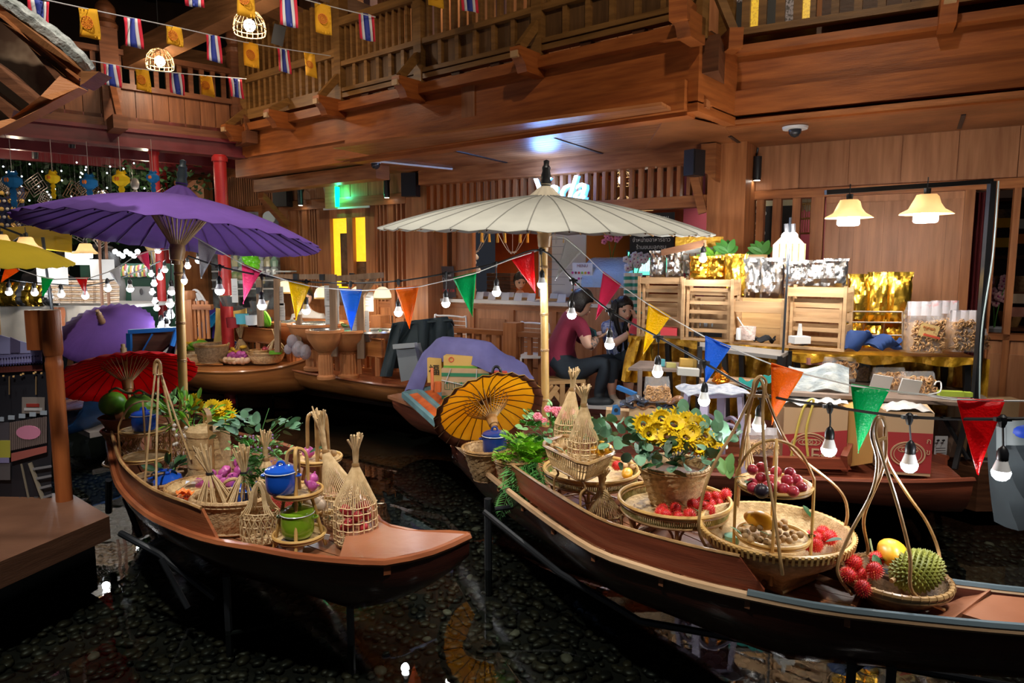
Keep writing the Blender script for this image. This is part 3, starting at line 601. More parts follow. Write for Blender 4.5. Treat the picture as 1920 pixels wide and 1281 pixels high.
# === boats
def resample(P,n):
 P=spline(P,8);L=[0]
 for a,b in zip(P,P[1:]):L.append(L[-1]+(b-a).length)
 out=[];k=0
 for i in range(n):
  t=L[-1]*i/(n-1)
  while k<len(L)-2 and L[k+1]<t:k+=1
  d=L[k+1]-L[k];out.append(P[k].lerp(P[k+1],(t-L[k])/d if d>1e-9 else 0))
 return out
def boat(label,N,Fp,mh,md,deckdrop=.08,depth=.34,rim=.018,rimmat=None,planks=5,cat='boat',hullin=.30,n=36,deckat=(0,1),name='wooden_boat',cross=True):
 N,Fp=resample(N,n),resample(Fp,n)
 c=N[n//2].lerp(Fp[n//2],.5);t=thing(name,label,cat,(c.x,c.y,min(p.z for p in N)-depth))
 m=MB();m.k=0
 prof=[(0,0),(.03,.30),(.14,.66),(.32,.90),(.5,1.0),(.68,.90),(.86,.66),(.97,.30),(1,0)]
 def outer(u,v,ins=0):
  i=min(int(u*(n-1)+.5),n-1);a,b=N[i],Fp[i];wdt=(b-a).length
  x=v*(len(prof)-1);k=min(int(x),len(prof)-2);f=x-k
  px=prof[k][0]*(1-f)+prof[k+1][0]*f;pz=prof[k][1]*(1-f)+prof[k+1][1]*f
  d=depth*min(1,.25+wdt/.7)
  return a.lerp(b,px)+V((0,0,-pz*d))
 m.grid(outer,n-1,16,-.02);ob('hull',m,mh,t)
 # deck planks follow the boat
 i0,i1=int(deckat[0]*(n-1)),int(deckat[1]*(n-1))
 for k in range(planks):
  m=MB()
  def dk(u,v):
   x=i0+u*(i1-i0);i=min(int(x+.5),n-1);f=(k+.03+v*.94)/planks;f=.04+.92*f
   return N[i].lerp(Fp[i],f)-V((0,0,deckdrop))
  m.grid(dk,i1-i0,1,.012);ob('plank',m,md,t)
 for P,nm in ((N,'gunwale'),(Fp,'gunwale')):
  m=MB();m.tube([p for p in P],rim,6);ob(nm,m,rimmat or mh,t)
 t['_n']=1;return t,N,Fp
 # --- boat 1, near the kiosk
b1N=[atz(*q)for q in ((214,778,.70),(203,815,.60),(208,857,.53),(224,912,.5),(272,962,.5),(333,993,.5),(399,1015,.5),(486,1030,.5),(560,1044,.5),(667,1054,.5),(729,1055,.5),(815,1035,.515),(880,1006,.53))]
b1F=[V(q)for q in ((-2.75,5.15,.70),(-2.45,5.2,.6),(-2.1,5.0,.5),(-1.7,4.72,.5),(-1.4,4.45,.5),(-1.15,4.15,.5),(-.98,3.9,.5),(-.84,3.62,.5),(-.73,3.4,.5),(-.62,3.16,.5),(-.47,3.06,.5),(-.32,3.03,.515))]+[atz(879,1004,.53)]
boat1,N1,F1=boat('reddish brown wooden boat laden with baskets beside the kiosk post',b1N,b1F,HULLD,DECK,rimmat=HULL,planks=6,deckat=(0,.86))
# raised washboard along the near side
wbp=[atz(*q)for q in ((206,850,.53),(209,862,.53),(224,912,.5),(272,962,.5),(333,993,.5),(399,1015,.5))];P=resample(wbp,20)
m=MB();m.grid(lambda u,v:P[min(int(u*19+.5),19)]+V((.01,.015,(.135 if u<.93 else.135*(1-((u-.93)/.07)**2*.95))*v)),19,3,.014);ob('washboard',m,HULL,boat1)
m=MB();m.tube([P[i]+V((.01,.015,.138 if i<18 else.138*(1-((i/19-.93)/.07)**2*.95)))for i in range(19)],.009,6);ob('board_rim',m,CANE,boat1)
# stern board and bow platform
m=MB();m.prism([atz(196,770,.78),atz(214,775,.78),atz(240,868,.45),atz(214,850,.45)],(.03,.05,0));ob('stern_board',m,HULL,boat1)
m=MB();m.prism([V((-.78,3.13,.505)),N1[29]+V((.0,.02,.01)),N1[31]+V((0,.02,.01)),N1[33]+V((0,.01,.012)),N1[35]+V((-.02,0,.012)),F1[33]+V((0,-.01,.012)),F1[30]+V((0,-.02,.012))],(0,0,-.02));ob('bow_deck',m,wood('bow_deck_wood',(.43,.18,.095),(.30,.11,.055),rough=.3),boat1)
for q in (-.55,):
 m=MB();m.beam(atz(726,1068,.47),atz(700,985,.49),.03,.05);ob('rib',m,HULL,boat1)
 # --- boat 2, the long one on the near side
b2N=[atz(*q)for q in ((846,820,.55),(854,832,.5),(894,870,.5),(926,899,.5),(1012,966,.5),(1106,1029,.5),(1169,1055,.5),(1294,1093,.5),(1420,1122,.5),(1540,1145,.5),(1662,1160,.5),(1800,1174,.5),(1920,1184,.5),(2150,1199,.52))]
b2F=[V(q)for q in ((-.42,4.95,.55),(-.3,4.93,.5),(-.05,4.75,.5),(.15,4.55,.5),(.45,4.25,.5),(.70,3.95,.5),(.86,3.7,.5),(1.05,3.42,.5),(1.17,3.1,.5))]+[atz(*q)for q in ((1560,1054,.5),(1680,1082,.5),(1810,1101,.5),(1920,1114,.5),(2150,1137,.52))]
boat2,N2,F2=boat('long dark maroon boat with cream line, carrying trays of fruit',b2N,b2F,HULLD,DECK,rimmat=wood('cream_rim',(.62,.42,.25),(.45,.28,.15)),planks=6,deckdrop=.06)
ib=[atz(*q)for q in ((899,873,.5),(926,899,.5),(1012,966,.5),(1106,1029,.5),(1169,1055,.5),(1294,1093,.5),(1425,1123,.5))];P2=resample(ib,24)
m=MB();m.grid(lambda u,v:P2[min(int(u*23+.5),23)]+V((.03,.04,(.125 if u<.95 else.125*(1-((u-.95)/.05)**2*.9))*v+.0)),23,3,.016);ob('washboard',m,RED_W,boat2)
m=MB();m.tube([P2[i]+V((.03,.045,.128))for i in range(23)],.008,6);ob('board_rim',m,CANE,boat2)
GR=pm('grey_rim',(.10,.14,.16),.4)
m=MB();m.tube([p+V((0,0,.012))for p in N2[24:]],.016,6);ob('dark_rim',m,GR,boat2);m=MB();m.tube([p+V((0,0,.012))for p in F2[22:]],.014,6);ob('dark_rim',m,GR,boat2)
m=MB();m.prism([atz(1800,1150,.51),atz(1860,1115,.51),atz(2140,1143,.53),atz(2140,1188,.53),atz(1860,1168,.51)],(0,0,-.02));ob('bow_deck',m,MATS['bow_deck_wood'],boat2)
m=MB();m.prism([atz(1700,1165,.47),atz(1850,1100,.47),atz(1858,1106,.52),atz(1790,1158,.52)],(0,0,-.02));ob('fore_board',m,MATS['bow_deck_wood'],boat2)
for i in range(9):
 m=MB();a=N2[3+i*3];b=F2[3+i*3];m.beam(a+V((0,0,-.035)),b+V((0,0,-.035)),.02,.03);ob('cross_rib',m,DECK,boat2)
 # --- steel stands the boats rest on
def stand(label,tubes):
 p0=min((V(t[0])for t in tubes),key=lambda v:v.z);t=thing('boat_stand',label,'stand',(p0.x,p0.y,-.15))
 for tb_ in tubes:
  m=MB();m.tube(tb_[:-1],tb_[-1],8);ob('pipe',m,DKST,t)
 return t
def leg(px,py,z):p=atz(px,py,z);return (p,V((p.x,p.y,-.15)),.018)
stand('dark steel pipe stand with a long slanting brace under the laden maroon boat',[(atz(915,935,.42),(lambda p:V((p.x,p.y,-.15)))(atz(915,935,.42)),.022),(atz(908,960,.40),atz(1050,1075,.2),atz(1200,1165,.12),atz(1960,1300,.1),.017),(atz(928,955,.40),atz(1000,945,.42),.014),leg(1675,1200,.36),leg(1600,1195,.34),(atz(1670,1205,.30),atz(1590,1262,.12),.016)])
stand('blue grey steel stand under the boat beside the kiosk',[(atz(226,1000,.36),atz(300,1040,.3),atz(405,1122,.12),.017),(atz(302,1048,.3),atz(352,1140,.05),.014),leg(424,1080,.27),leg(655,1092,.30),(atz(424,1190,-.02),atz(655,1140,-.02),.012),(atz(204,900,.44),atz(204,960,.2),.02),(atz(235,935,.3),atz(262,1005,.12),.018)])
# --- raft boat that carries the stall behind
rN=[atz(*q)for q in ((735,745,.45),(790,772,.44),(860,800,.43),(980,835,.43),(1120,865,.43),(1240,883,.43),(1330,890,.43),(1500,898,.43),(1700,904,.43),(1826,900,.43))]
rF=[V(q)for q in ((-1.15,6.7,.45),(-.9,6.75,.44),(-.5,6.7,.43),(0,6.6,.43),(.6,6.45,.43),(1.2,6.2,.43),(1.7,5.9,.43),(2.3,5.5,.43),(2.8,5.0,.43),(2.98,4.55,.43))]
raft,NR,FR=boat('broad dark red boat deck carrying the snack stall and seated people',rN,rF,RED_W,RED_W,deckdrop=.05,depth=.30,planks=9,rimmat=RED_W)
a,b,c=atz(1330,868,.47),atz(1590,874,.47),atz(1640,850,.5)
m=MB();m.prism([a+V((0,.1,.03)),b+V((0,.1,.03)),b+V((.05,.1,-.04)),a+V((0,.1,-.04))],(0,-.05,0));ob('coaming',m,RED_W,raft)
m=MB();m.beam(b+V((0,.05,0)),b+V((.36,.5,.22)),.04,.12);ob('coaming',m,RED_W,raft)
m=MB();m.beam(at(740,742,6.3),at(900,800,5.5),.16,.03);ob('side_plank',m,DECK,raft)
# --- painted prow with teal trim behind the yellow parasol
TEALP=pm('teal_paint',(.16,.30,.32),.5,var=.3);ORP=pm('orange_paint',(.62,.12,.02),.45,col2=(.38,.06,.01),nscale=10)
pr_=thing('painted_prow','orange painted prow board with teal trim behind the yellow parasol','boat',at(850,760,5.4))
A,Bq,Cc,D=at(757,738,6.1),at(812,728,6.1),at(905,812,5.2),at(822,795,5.2)
A,Bq,Cc,D=at(757,740,6.1),at(814,728,6.1),at(850,752,5.8),at(842,792,5.5)
C2,D2=at(925,825,5.1),at(880,850,4.9)
m=MB();m.prism([A,Bq,C2,D2],(0,.02,-.04));ob('panel',m,ORP,pr_)
for p,q in ((A,Bq),(A,D2),(Bq,C2),(A.lerp(Bq,.5),D2.lerp(C2,.5))):m=MB();m.beam(p,q,.04,.05);ob('trim',m,TEALP,pr_)
m=MB();m.prism([at(757,744,6.1),at(840,795,5.5),at(880,852,4.9),at(872,858,4.9),at(830,805,5.5)],(0,.02,-.05));ob('side',m,DECK,pr_)
# --- boats further back
bN=[atz(*q)for q in ((282,668,.62),(310,680,.56),(350,694,.5),(400,698,.5),(460,697,.5),(520,690,.52),(570,676,.6),(608,657,.72))]
bF=[V((p.x+.25,p.y+.95-.0*i,p.z))for i,p in enumerate(bN[:-1])]+[bN[-1]+V((.02,.05,0))];bF[-2]=bN[-2]+V((.12,.35,.0));bF[-3]=bN[-3]+V((.2,.7,0))
boat3,N3,F3=boat('orange brown wooden boat of vegetables with upswept bow, in mid water',bN,bF,ORB,ORB,deckdrop=-.02,depth=.36,planks=5,rimmat=ORB,n=28)
m=MB();m.prism([atz(283,664,.62),atz(400,664,.55),atz(418,682,.55),atz(318,682,.55)],(0,0,-.02));ob('seat_board',m,ORB,boat3)
bN=[atz(*q)for q in ((505,680,.5),(560,697,.48),(640,710,.46),(720,722,.46),(800,728,.46),(900,728,.46))]
bF=[p+V((.25,.8,0))for p in bN]
boat4,_,_=boat('old plank boat of the soup kitchen with clay stoves',bN,bF,ORB,HULL,deckdrop=.06,depth=.30,planks=4,rimmat=HULL,n=24)
stand('black steel frame of pipes under the vegetable boat',[leg(442,712,.3),leg(510,705,.3),leg(350,715,.3),(atz(340,722,.25),atz(520,718,.25),.02),(atz(345,735,.1),atz(540,740,.1),.02),(atz(300,700,.35),atz(430,745,.0),.02)])
DB=pm('blue_boat_paint',(.015,.06,.16),.35,col2=(.008,.02,.05),nscale=7);BT=pm('blue_trim',(.02,.16,.5),.35)
bN=[atz(*q)for q in ((-30,775,.5),(60,758,.5),(122,735,.5),(150,716,.55),(200,680,.7),(238,640,.86))];bF=[V((p.x+.5,p.y+.55,p.z))for p in bN];bF[-1]=at(331,620,5.0);bF[-2]=at(318,660,5.0)
boat5,N5,F5=boat('old blue painted boat with raised square prow between the small parasols',bN,bF,DB,HULLD,depth=.3,rimmat=BT,n=22,planks=4)
m=MB();m.prism([at(241,624,4.95),at(331,619,5.05),at(322,642,5.05),at(290,668,5.0),at(236,690,4.9)],(0,.06,0));ob('transom',m,wood('weathered',(.17,.07,.04),(.06,.03,.02),rough=.5),boat5)
m=MB();m.beam(at(241,622,4.93),at(332,617,5.03),.05,.03);ob('cap_rail',m,BT,boat5);m=MB();m.beam(at(242,625,4.93),at(243,665,4.93),.03,.03);ob('stripe',m,BT,boat5);m=MB();m.beam(at(286,626,4.96),at(262,668,4.93),.03,.01);ob('stripe',m,BT,boat5)
# cream boat end low at the left and its table
m=MB();m.prism([atz(120,790,.2),atz(140,772,.28),atz(205,765,.28),atz(232,800,.2),atz(168,812,.2)],(0,0,-.05));tag(ob('skiff_bow',m,pm('cream_boat',(.48,.40,.32),.6,var=.3)),'cream painted skiff bow in the shade left of the laden boat','boat')
# === paper parasols and great umbrellas
def umbrella(label,top,rim_c,radius,nrib,cm,under=None,rot=(0,0,0),pole=None,hubz=None,cap=None,band=None,ribm=None,cone=.3,droop=.02,spoke_r=.004,spoke_out=.35,small=False,name='umbrella',cat='umbrella',pole_r=.022,ruf=None,rib_col=None,sp_m=None,hubd=None,nsp=None,seam=None):
 """local frame: rim centre at origin, apex at +cone, the pole running down -z"""
 t=thing(name,label,cat,rim_c,local=True,rot=rot)
 R0=radius;prof=[(R0*k,cone*(1-k)**.92+droop*sin(pi*k))for k in (1,.86,.7,.55,.4,.27,.15,.06,.0)]
 m=MB();n=nrib*2
 def sx(k,j):return R0*k*(1 if j%2==0 else cos(pi/nrib)*.985)
 vs=[]
 for k in (1,.86,.7,.55,.4,.27,.15,.05):
  z=cone*(1-k)**.92+droop*sin(pi*k)
  for j in range(n):a=2*pi*j/n;r=sx(k,j);vs.append((r*cos(a),r*sin(a),z-(0 if j%2==0 else.012*k)))
 fs=[(i*n+j,i*n+(j+1)%n,(i+1)*n+(j+1)%n,(i+1)*n+j)for i in range(7)for j in range(n)]
 m.add(vs,fs);L=len(m.v);m.add([(x,y,z-.004)for x,y,z in [tuple(v)for v in m.v[:L]]],[f[::-1]for f in fs]);m.f+=[(j,j+L,(j+1)%n+L,(j+1)%n)for j in range(n)];m.m+=[0]*n
 if band:
  m.m=[1 if k%(7*n)<n and k<14*n else x for k,x in enumerate(m.m)]
 cn=ob('canopy',m,[cm]+([band]if band else []),t,ang=180)
 for j in range(nrib):
  a=2*pi*j/nrib;m=MB();m.tube([(R0*k*cos(a)*.995,R0*k*sin(a)*.995,cone*(1-k)**.92+droop*sin(pi*k)-.009)for k in (1,.7,.4,.15,.04)],.0045 if not small else.0032,5,caps=False);ob('rib',m,rib_col or ribm or CANEL,cn)
 if seam:
  for j in range(nrib):
   a=2*pi*j/nrib;m=MB();m.tube([(R0*k*cos(a),R0*k*sin(a),cone*(1-k)**.92+droop*sin(pi*k)+.001)for k in (1,.85,.7,.55,.4,.27,.15,.06)],.0035,4,caps=False);ob('seam',m,seam,cn)
 hz=hubd if hubd is not None else -.02
 nn=nsp or nrib;m=MB()
 for j in range(nn):
  a=2*pi*j/nn;k=spoke_out;m.tube([(.02*cos(a),.02*sin(a),hz),(R0*k*cos(a),R0*k*sin(a),cone*(1-k)**.92+droop*sin(pi*k)-.012)],spoke_r,4,caps=False)
 spk_=m
 q=.75 if small else 1.0
 m=MB();m.lathe([(0,hz+.03),(.045*q,hz+.03),(.05*q,hz),(.042*q,hz-.07*q),(.03*q,hz-.075*q),(.03*q,hz-.1*q),(.0,hz-.1*q)][::-1],14);hb=ob('hub',m,CANE,t);ob('spokes',spk_,sp_m or CANEL,hb)
 if pole:
  m=MB();L_=pole;m.tube([(0,0,cone*.95),(0,0,-L_)],pole_r,12)
  ob('pole',m,BAMBOO,t)
  for k in range(1,int(L_/.26)+1):
   if pole_r>.015:m=MB();m.lathe([(pole_r,-.008),(pole_r*1.12,0),(pole_r,.008)],12,(0,0,-k*.26-.05+.03*sin(k*3)));ob('node',m,CANE,t)
 if ruf:
  m=MB();m.grid(lambda u,v:((.045+.012*sin(u*2*pi*11)*v+.085*v)*cos(2*pi*u),(.045+.012*sin(u*2*pi*11)*v+.085*v)*sin(2*pi*u),cone+.045-.085*v),66,4,.002);ob('ruffle',m,ruf,t)
  m=MB();m.lathe([(.0,cone+.0),(.047,cone+.0),(.045,cone+.03),(.032,cone+.06),(.04,cone+.07),(0,cone+.07)],14);ob('tie',m,ruf,t)
 if cap:
  m=MB();m.lathe([(.034*q,cone+.0),(.036*q,cone+.03*q),(.028*q,cone+.05*q),(.034*q,cone+.07*q),(.026*q,cone+.10*q),(.03*q,cone+.12*q),(.018*q,cone+.14*q),(.02*q,cone+.165*q),(0,cone+.175*q)],14,(0,0,.0 if small else.055));ob('finial',m,cap,t)
 return t
PURP=translucent('purple_paper',(.20,.085,.42),.3,var=.15);WHTC=translucent('white_canvas',(.56,.56,.50),.3,col2=(.50,.50,.45),bump=.15);REDC=translucent('red_paper',(.85,.012,.02),.5)
YELC=translucent('yellow_paper',(1,.66,.06),.6,col2=(.92,.52,.03));BROC=translucent('brown_paper',(.16,.05,.02),.1);YELP=translucent('mustard_paper',(.75,.55,.02),.3)
def tilt(px,up,tc,lf):
 a=at(px,494,1);c=V((-a.x,-a.y,0)).normalized();return (V((0,0,1))*up+c*tc+V((c.y,-c.x,0))*lf).to_track_quat('Z','Y').to_euler()
 # great white umbrella
p=at(1021,435,4.7)
umW=umbrella('great off-white canvas umbrella on a bamboo pole over the maroon boat',None,p,1.12,32,WHTC,rot=(R(2.2),R(1.0),R(4)),pole=None,cone=.25,droop=.03,ruf=pm('ruffle_cream',(.62,.55,.42),.8),cap=BLACK,hubd=-.03,seam=pm('seam_grey',(.22,.22,.20),.8),spoke_out=.22,spoke_r=.005,rib_col=CANE)
def straight_pole(par,a,b,r):
 M=par.matrix_basis.inverted()if False else (Matrix.LocRotScale(par.location,par.rotation_euler,None)).inverted()
 a,b=M@V(a),M@V(b);m=MB();m.tube([a,b],r,14);pl_=ob('pole',m,BAMBOO,par)
 L_=(b-a).length;k=0
 while.22+k*.3<L_:
  c=a.lerp(b,(.22+k*.3+.03*sin(k*2.3))/L_);m=MB();s_=len(m.v);m.lathe([(r,-.01),(r*1.15,-.004),(r*1.02,0),(r*1.15,.004),(r,.01)],12,(0,0,0),Matrix.Identity(3));q=(b-a).to_track_quat('Z','Y').to_matrix();m.v=[c+q@v for v in m.v];ob('node',m,CANE,pl_);k+=1
straight_pole(umW,at(1019,440,4.7),at(1023,800,4.66),.027)
p=at(334,442,4.5)
umP=umbrella('great purple umbrella with a ruffled top on a bamboo pole',None,p,.90,34,PURP,rot=(R(-6.5),R(4.2),R(5)),pole=None,cone=.27,droop=.035,ruf=PURP,cap=pm('slate_plastic',(.03,.045,.05),.5),hubd=-.09,spoke_out=.26,spoke_r=.004,rib_col=pm('plum_rib',(.07,.02,.12),.7),band=pm('magenta_edge',(.42,.03,.14),.7))
straight_pole(umP,at(333,450,4.5),at(346,800,4.45),.029)
for o in kids(umP):
 if o.name.startswith('canopy'):o.data.materials[1]=PURP
 # the small parasols
redU=umbrella('small red paper parasol with pale bamboo spokes, leaning over the coconuts',None,at(238,708,4.75),.46,28,REDC,rot=(R(22),R(4),R(0)),pole=.75,pole_r=.011,cone=.13,droop=.03,small=True,cap=CANEL,spoke_out=.33,spoke_r=.0028,hubd=-.04,rib_col=pm('red_rib',(.30,.01,.01),.6))
redU.rotation_euler=tilt(199,.90,-.50,.04)
yelU=umbrella('yellow paper parasol with brown edge, leaning in the maroon boat',None,at(917,772,4.35),.37,24,YELC,rot=(R(66),R(0),R(-28)),pole=.55,pole_r=.013,cone=.10,droop=.03,small=True,cap=None,spoke_out=.42,spoke_r=.0035,hubd=-.06,rib_col=BRN,band=BROC)
yelU.rotation_euler=(R(-48),R(-26),R(0))
pvU=umbrella('small violet paper parasol seen from its top, beside the blue boat',None,at(199,622,5.5),.36,36,PURP,rot=(0,0,0),pole=.5,pole_r=.011,cone=.10,droop=.03,small=True,cap=CANE,rib_col=pm('violet_rib',(.14,.05,.34),.6),spoke_out=.35,spoke_r=.0028)
pvU.rotation_euler=tilt(199,.80,.55,.22)
yU=umbrella('mustard yellow umbrella cut by the picture edge, over the cloth-covered table',None,at(-10,490,5.2),.52,28,YELP,rot=(R(3),R(4),0),pole=1.2,pole_r=.016,cone=.17,droop=.03,small=True,rib_col=CANE)
# === festoon of bulbs and pennants
CORD=pm('cable_black',(.01,.01,.011),.5);WCORD=pm('cord_white',(.7,.7,.68),.6)
def bulb(px,py,Y,top,label,r=None,group='white bulbs on the black festoon cable',power=2.6,glow=True,cordlen=None,side=None):
 """socket and bulb on a short drop from the cable"""
 c=at(px,py,Y);r=r or.031
 t=thing('festoon_bulb',label,'light bulb',c+V((0,0,-r)),group)
 m=MB();m.lathe([(0,-r),(r*.5,-r*.88),(r*.86,-r*.5),(r,0),(r*.93,r*.25)],14,c);ob('globe',m,BULB,t)
 m=MB();m.lathe([(r*.93,r*.25),(r*.72,r*.9),(r*.55,r*1.45),(.0,r*1.5)],14,c);ob('collar',m,LAMPB,t)
 m=MB();m.lathe([(r*.50,r*1.35),(r*.60,r*1.5),(r*.60,r*2.3),(r*.45,r*2.75),(r*.18,r*3.1),(0,r*3.15)],12,c);so_=ob('socket',m,BLACK,t)
 m=MB();m.tube([c+V((0,0,r*3.0)),c.lerp(top,.6)+V((.003,0,.01))if (top-c).z>r*3.4 else c+V((0,0,r*3.1)),top],.0035,5);ob('drop_cord',m,CORD,so_)
 if glow:
  d=bpy.data.lights.new('bulb_light','POINT');d.energy=power;d.color=(.92,.96,1);d.shadow_soft_size=r*1.1
  l=bpy.data.objects.new('bulb_light',d);C.objects.link(l);l.parent=t;l.location=(0,0,-.022)
 return t
main=[(352,480,4.5),(412,500,4.6),(491,517,4.75),(574,528,4.9),(657,531,4.95),(747,527,4.95),(836,513,4.9),(930,494,4.8),(1014,469,4.67),(1075,526,4.45),(1144,583,4.15),(1234,632,3.8),(1320,680,3.45),(1425,737,3.1),(1556,762,2.75),(1705,782,2.55),(1880,786,2.35),(2010,780,2.25)]
cab=spline([at(*q)for q in main],5);m=MB();m.tube(cab,.0065,6);cable=tag(ob('festoon_cable',m,CORD),'black festoon cable sagging across from the purple umbrella pole to the white one','cable')
for q in main[1:-1]:
 p=at(*q);m=MB();m.lathe([(.008,-.03),(.014,-.012),(.014,.008),(.006,.016)],8,p);m.beam(p+V((-.028,0,0)),p+V((.028,0,0)),.016,.014);ob('tee',m,CORD,cable)
bl=[(412,545,4.6,1,'bare bulb hanging just left of the folding chair and steel bowls'),(491,573,4.75,2,'bare bulb under the cable beside the pink pennant'),(574,582,4.9,3,'bare bulb hanging over the yellow pennant edge'),(657,588,4.95,4,'bare bulb in front of the blue pennant'),(747,586,4.95,5,'bare bulb touching the orange pennant over the black cloth'),(836,569,4.9,6,'bare bulb left of the green pennant'),(931,548,4.8,7,'bare bulb between the green and the red pennant'),(1016,533,4.62,8,'bare bulb against the bamboo pole of the white umbrella'),(1072,590,4.45,9,"bare bulb in front of the seated man's back"),(1143,646,4.15,10,"bare bulb in front of the woman's lap"),(1233,698,3.8,11,'bare bulb over the jar of pork rinds'),(1320,751,3.45,12,'bare bulb in front of the lilac plastic stool'),(1423,798,3.1,13,'bare bulb inside the hanging basket bail'),(1554,843,2.75,14,'bare bulb in front of the red and buff noodle carton'),(1705,872,2.55,15,'bare bulb in front of the tall carton with its bowl print'),(1877,886,2.35,16,'bare bulb beside the red pennant and grey bag')]
for px,py,Y,k,lab in bl:bulb(px,py,Y,at(*main[k]),lab)
# strings hanging by the purple umbrella and over the far stall
bulb(342,526,4.5,at(343,478,4.5),'bare bulb at the bamboo pole under the purple umbrella')
m=MB();st2=[(320,470,5.6),(321,520,5.6),(318,560,5.6),(322,600,5.6),(312,615,5.6)];m.tube(spline([at(*q)for q in st2],4),.006,5);tag(ob('festoon_cable',m,CORD),'black cable hanging down with a tight cluster of bulbs, by the bamboo pole','cable')
for i,(px,py,Y)in enumerate(((319,570,5.6),(320,591,5.65),(322,547,5.6),(312,604,5.7),(303,612,5.75),(313,617,5.6))):bulb(px,py,Y,at(px+2,py-20,Y),'bulb in the tight hanging cluster behind the bamboo pole',group='bulbs of the hanging cluster',power=1.5,glow=i%3==0)
m=MB();m.tube(spline([at(*q)for q in ((283,470,7.4),(287,500,7.4),(289,540,7.4),(291,560,7.4),(294,580,7.4))],4),.008,5);tag(ob('festoon_cable',m,CORD),'thin cable of small bulbs hanging in front of the far green stall','cable')
for i,(px,py)in enumerate(((309,506),(284,514),(289,532),(286,548),(291,565),(294,578),(352,499),(300,520),(296,470),(372,489))):bulb(px,py,7.4,at(px+1,py-18,7.4),'small bulb in front of the far green stall beyond the bamboo pole',group='small bulbs before the far stall',power=2,glow=i%4==0)
far=[(-20,505,6.4),(17,523,6.4),(65,530,6.4),(115,534,6.4),(160,536,6.4),(202,528,6.4),(244,515,6.4),(300,490,6.0)]
m=MB();m.tube(spline([at(*q)for q in far],4),.006,5);tag(ob('festoon_cable',m,CORD),'black festoon cable sagging over the table of foil bags','cable')
for i,(px,py)in enumerate(((17,548),(65,549),(115,552),(160,555),(202,541),(244,542))):bulb(px,py,6.4,at(*far[i+1]),'bulb hanging over the white-clothed table of foil bags',group='bulbs above the cloth-covered table',power=3)
COLS=dict(orange=(1,.22,.01),green=(0,.52,.14),red=(.82,.005,.008),white=(.62,.62,.64),pink=(.9,.06,.2),yellow=(1,.66,.0),blue=(.015,.16,.78))
PM={k:translucent('pennant_'+k,v,.35,rough=.18,var=.05,bump=.5)for k,v in COLS.items()}
pens=[('orange',(15,492),(36,506),(2,530),5.9,'orange pennant beneath the mustard umbrella'),('green',(75,519),(101,524),(80,556),5.9,'green pennant before the folded white paper, above the foil bags'),('red',(142,522),(166,522),(160,556),5.9,'red pennant in front of the stacked sweets'),('white',(204,510),(225,500),(225,536),5.9,'white pennant at the end of the sweets table'),('pink',(254,480),(278,472),(280,505),5.6,'pink pennant under the purple umbrella'),('white',(372,449),(405,467),(377,522),4.55,'white pennant right of the purple umbrella pole'),('pink',(454,495),(490,510),(456,570),4.7,'pink pennant over the steel bowls'),('yellow',(542,526),(580,536),(555,601),4.85,'yellow pennant in front of the cook'),('blue',(637,543),(678,545),(659,620),4.9,'blue pennant in front of the clay stoves'),('orange',(742,541),(784,538),(768,617),4.9,'orange pennant over the black cloth'),('green',(850,522),(892,512),(886,594),4.85,'green pennant before the wooden counter'),('red',(958,486),(1002,472),(1004,550),4.72,'red pennant just left of the bamboo pole'),('white',(1061,447),(1091,472),(1041,526),4.6,'white pennant right of the bamboo pole'),('pink',(1131,511),(1164,535),(1117,600),4.35,'pink pennant between the man and the woman'),('yellow',(1216,571),(1256,595),(1205,667),3.95,'yellow pennant in front of the wooden crates'),('blue',(1322,632),(1370,652),(1321,722),3.5,'blue pennant before the black trestle table'),('orange',(1446,683),(1506,701),(1447,797),3.0,'large orange pennant above the red and buff carton'),('green',(1596,723),(1667,733),(1609,850),2.7,'large green pennant beside the durian basket handle'),('red',(1795,750),(1881,753),(1833,890),2.4,'large red pennant by the grey bag')]
for nm,a,b,c,Y,lab in pens:
 Ya=Y*1.01;A_,B_,C_=at(*a,Ya),at(*b,Y),at(*c,Y*1.0);ph=rnd.uniform(0,6);nrm=(B_-A_).cross(C_-A_).normalized();W_=(B_-A_).length
 def f(u,v):return A_.lerp(C_,v).lerp(B_.lerp(C_,v),u)+nrm*(.06*W_*sin(u*4+ph+v*2)*(1-v*.4))
 t=thing('pennant',lab,'pennant',A_.lerp(B_,.5),'coloured plastic pennants')
 m=MB();m.grid(f,8,10,.001);fg_=ob('flag',m,PM[nm],t,ang=180)
 m=MB();m.tube([A_+V((0,0,.004)),A_.lerp(B_,.5)+V((0,-.002,.003)),B_+V((0,0,.004))],.004,5);ob('hem',m,PM[nm],fg_)
cp=[((15,492),5.95),((36,506),5.9),((75,519),5.9),((101,524),5.9),((142,522),5.9),((166,522),5.9),((204,510),5.9),((225,500),5.8),((254,480),5.6),((278,472),5.5),((330,466),4.7)]
m=MB();m.tube([at(*a,y)for a,y in cp],.004,5);tag(ob('pennant_string',m,WCORD),'thin white cord of the pennants left of the bamboo pole','cord')
cp=[((355,440),4.55),((372,448),4.55),((405,467),4.55),((454,495),4.7),((490,511),4.7),((542,527),4.85),((580,536),4.85),((637,543),4.9),((678,545),4.9),((742,542),4.9),((784,538),4.9),((850,523),4.85),((892,512),4.85),((958,486),4.72),((1002,472),4.72),((1020,466),4.7)]
m=MB();m.tube([at(*a,y)for a,y in cp],.0035,5);tag(ob('pennant_string',m,WCORD),'white pennant cord strung between the two bamboo poles','cord')
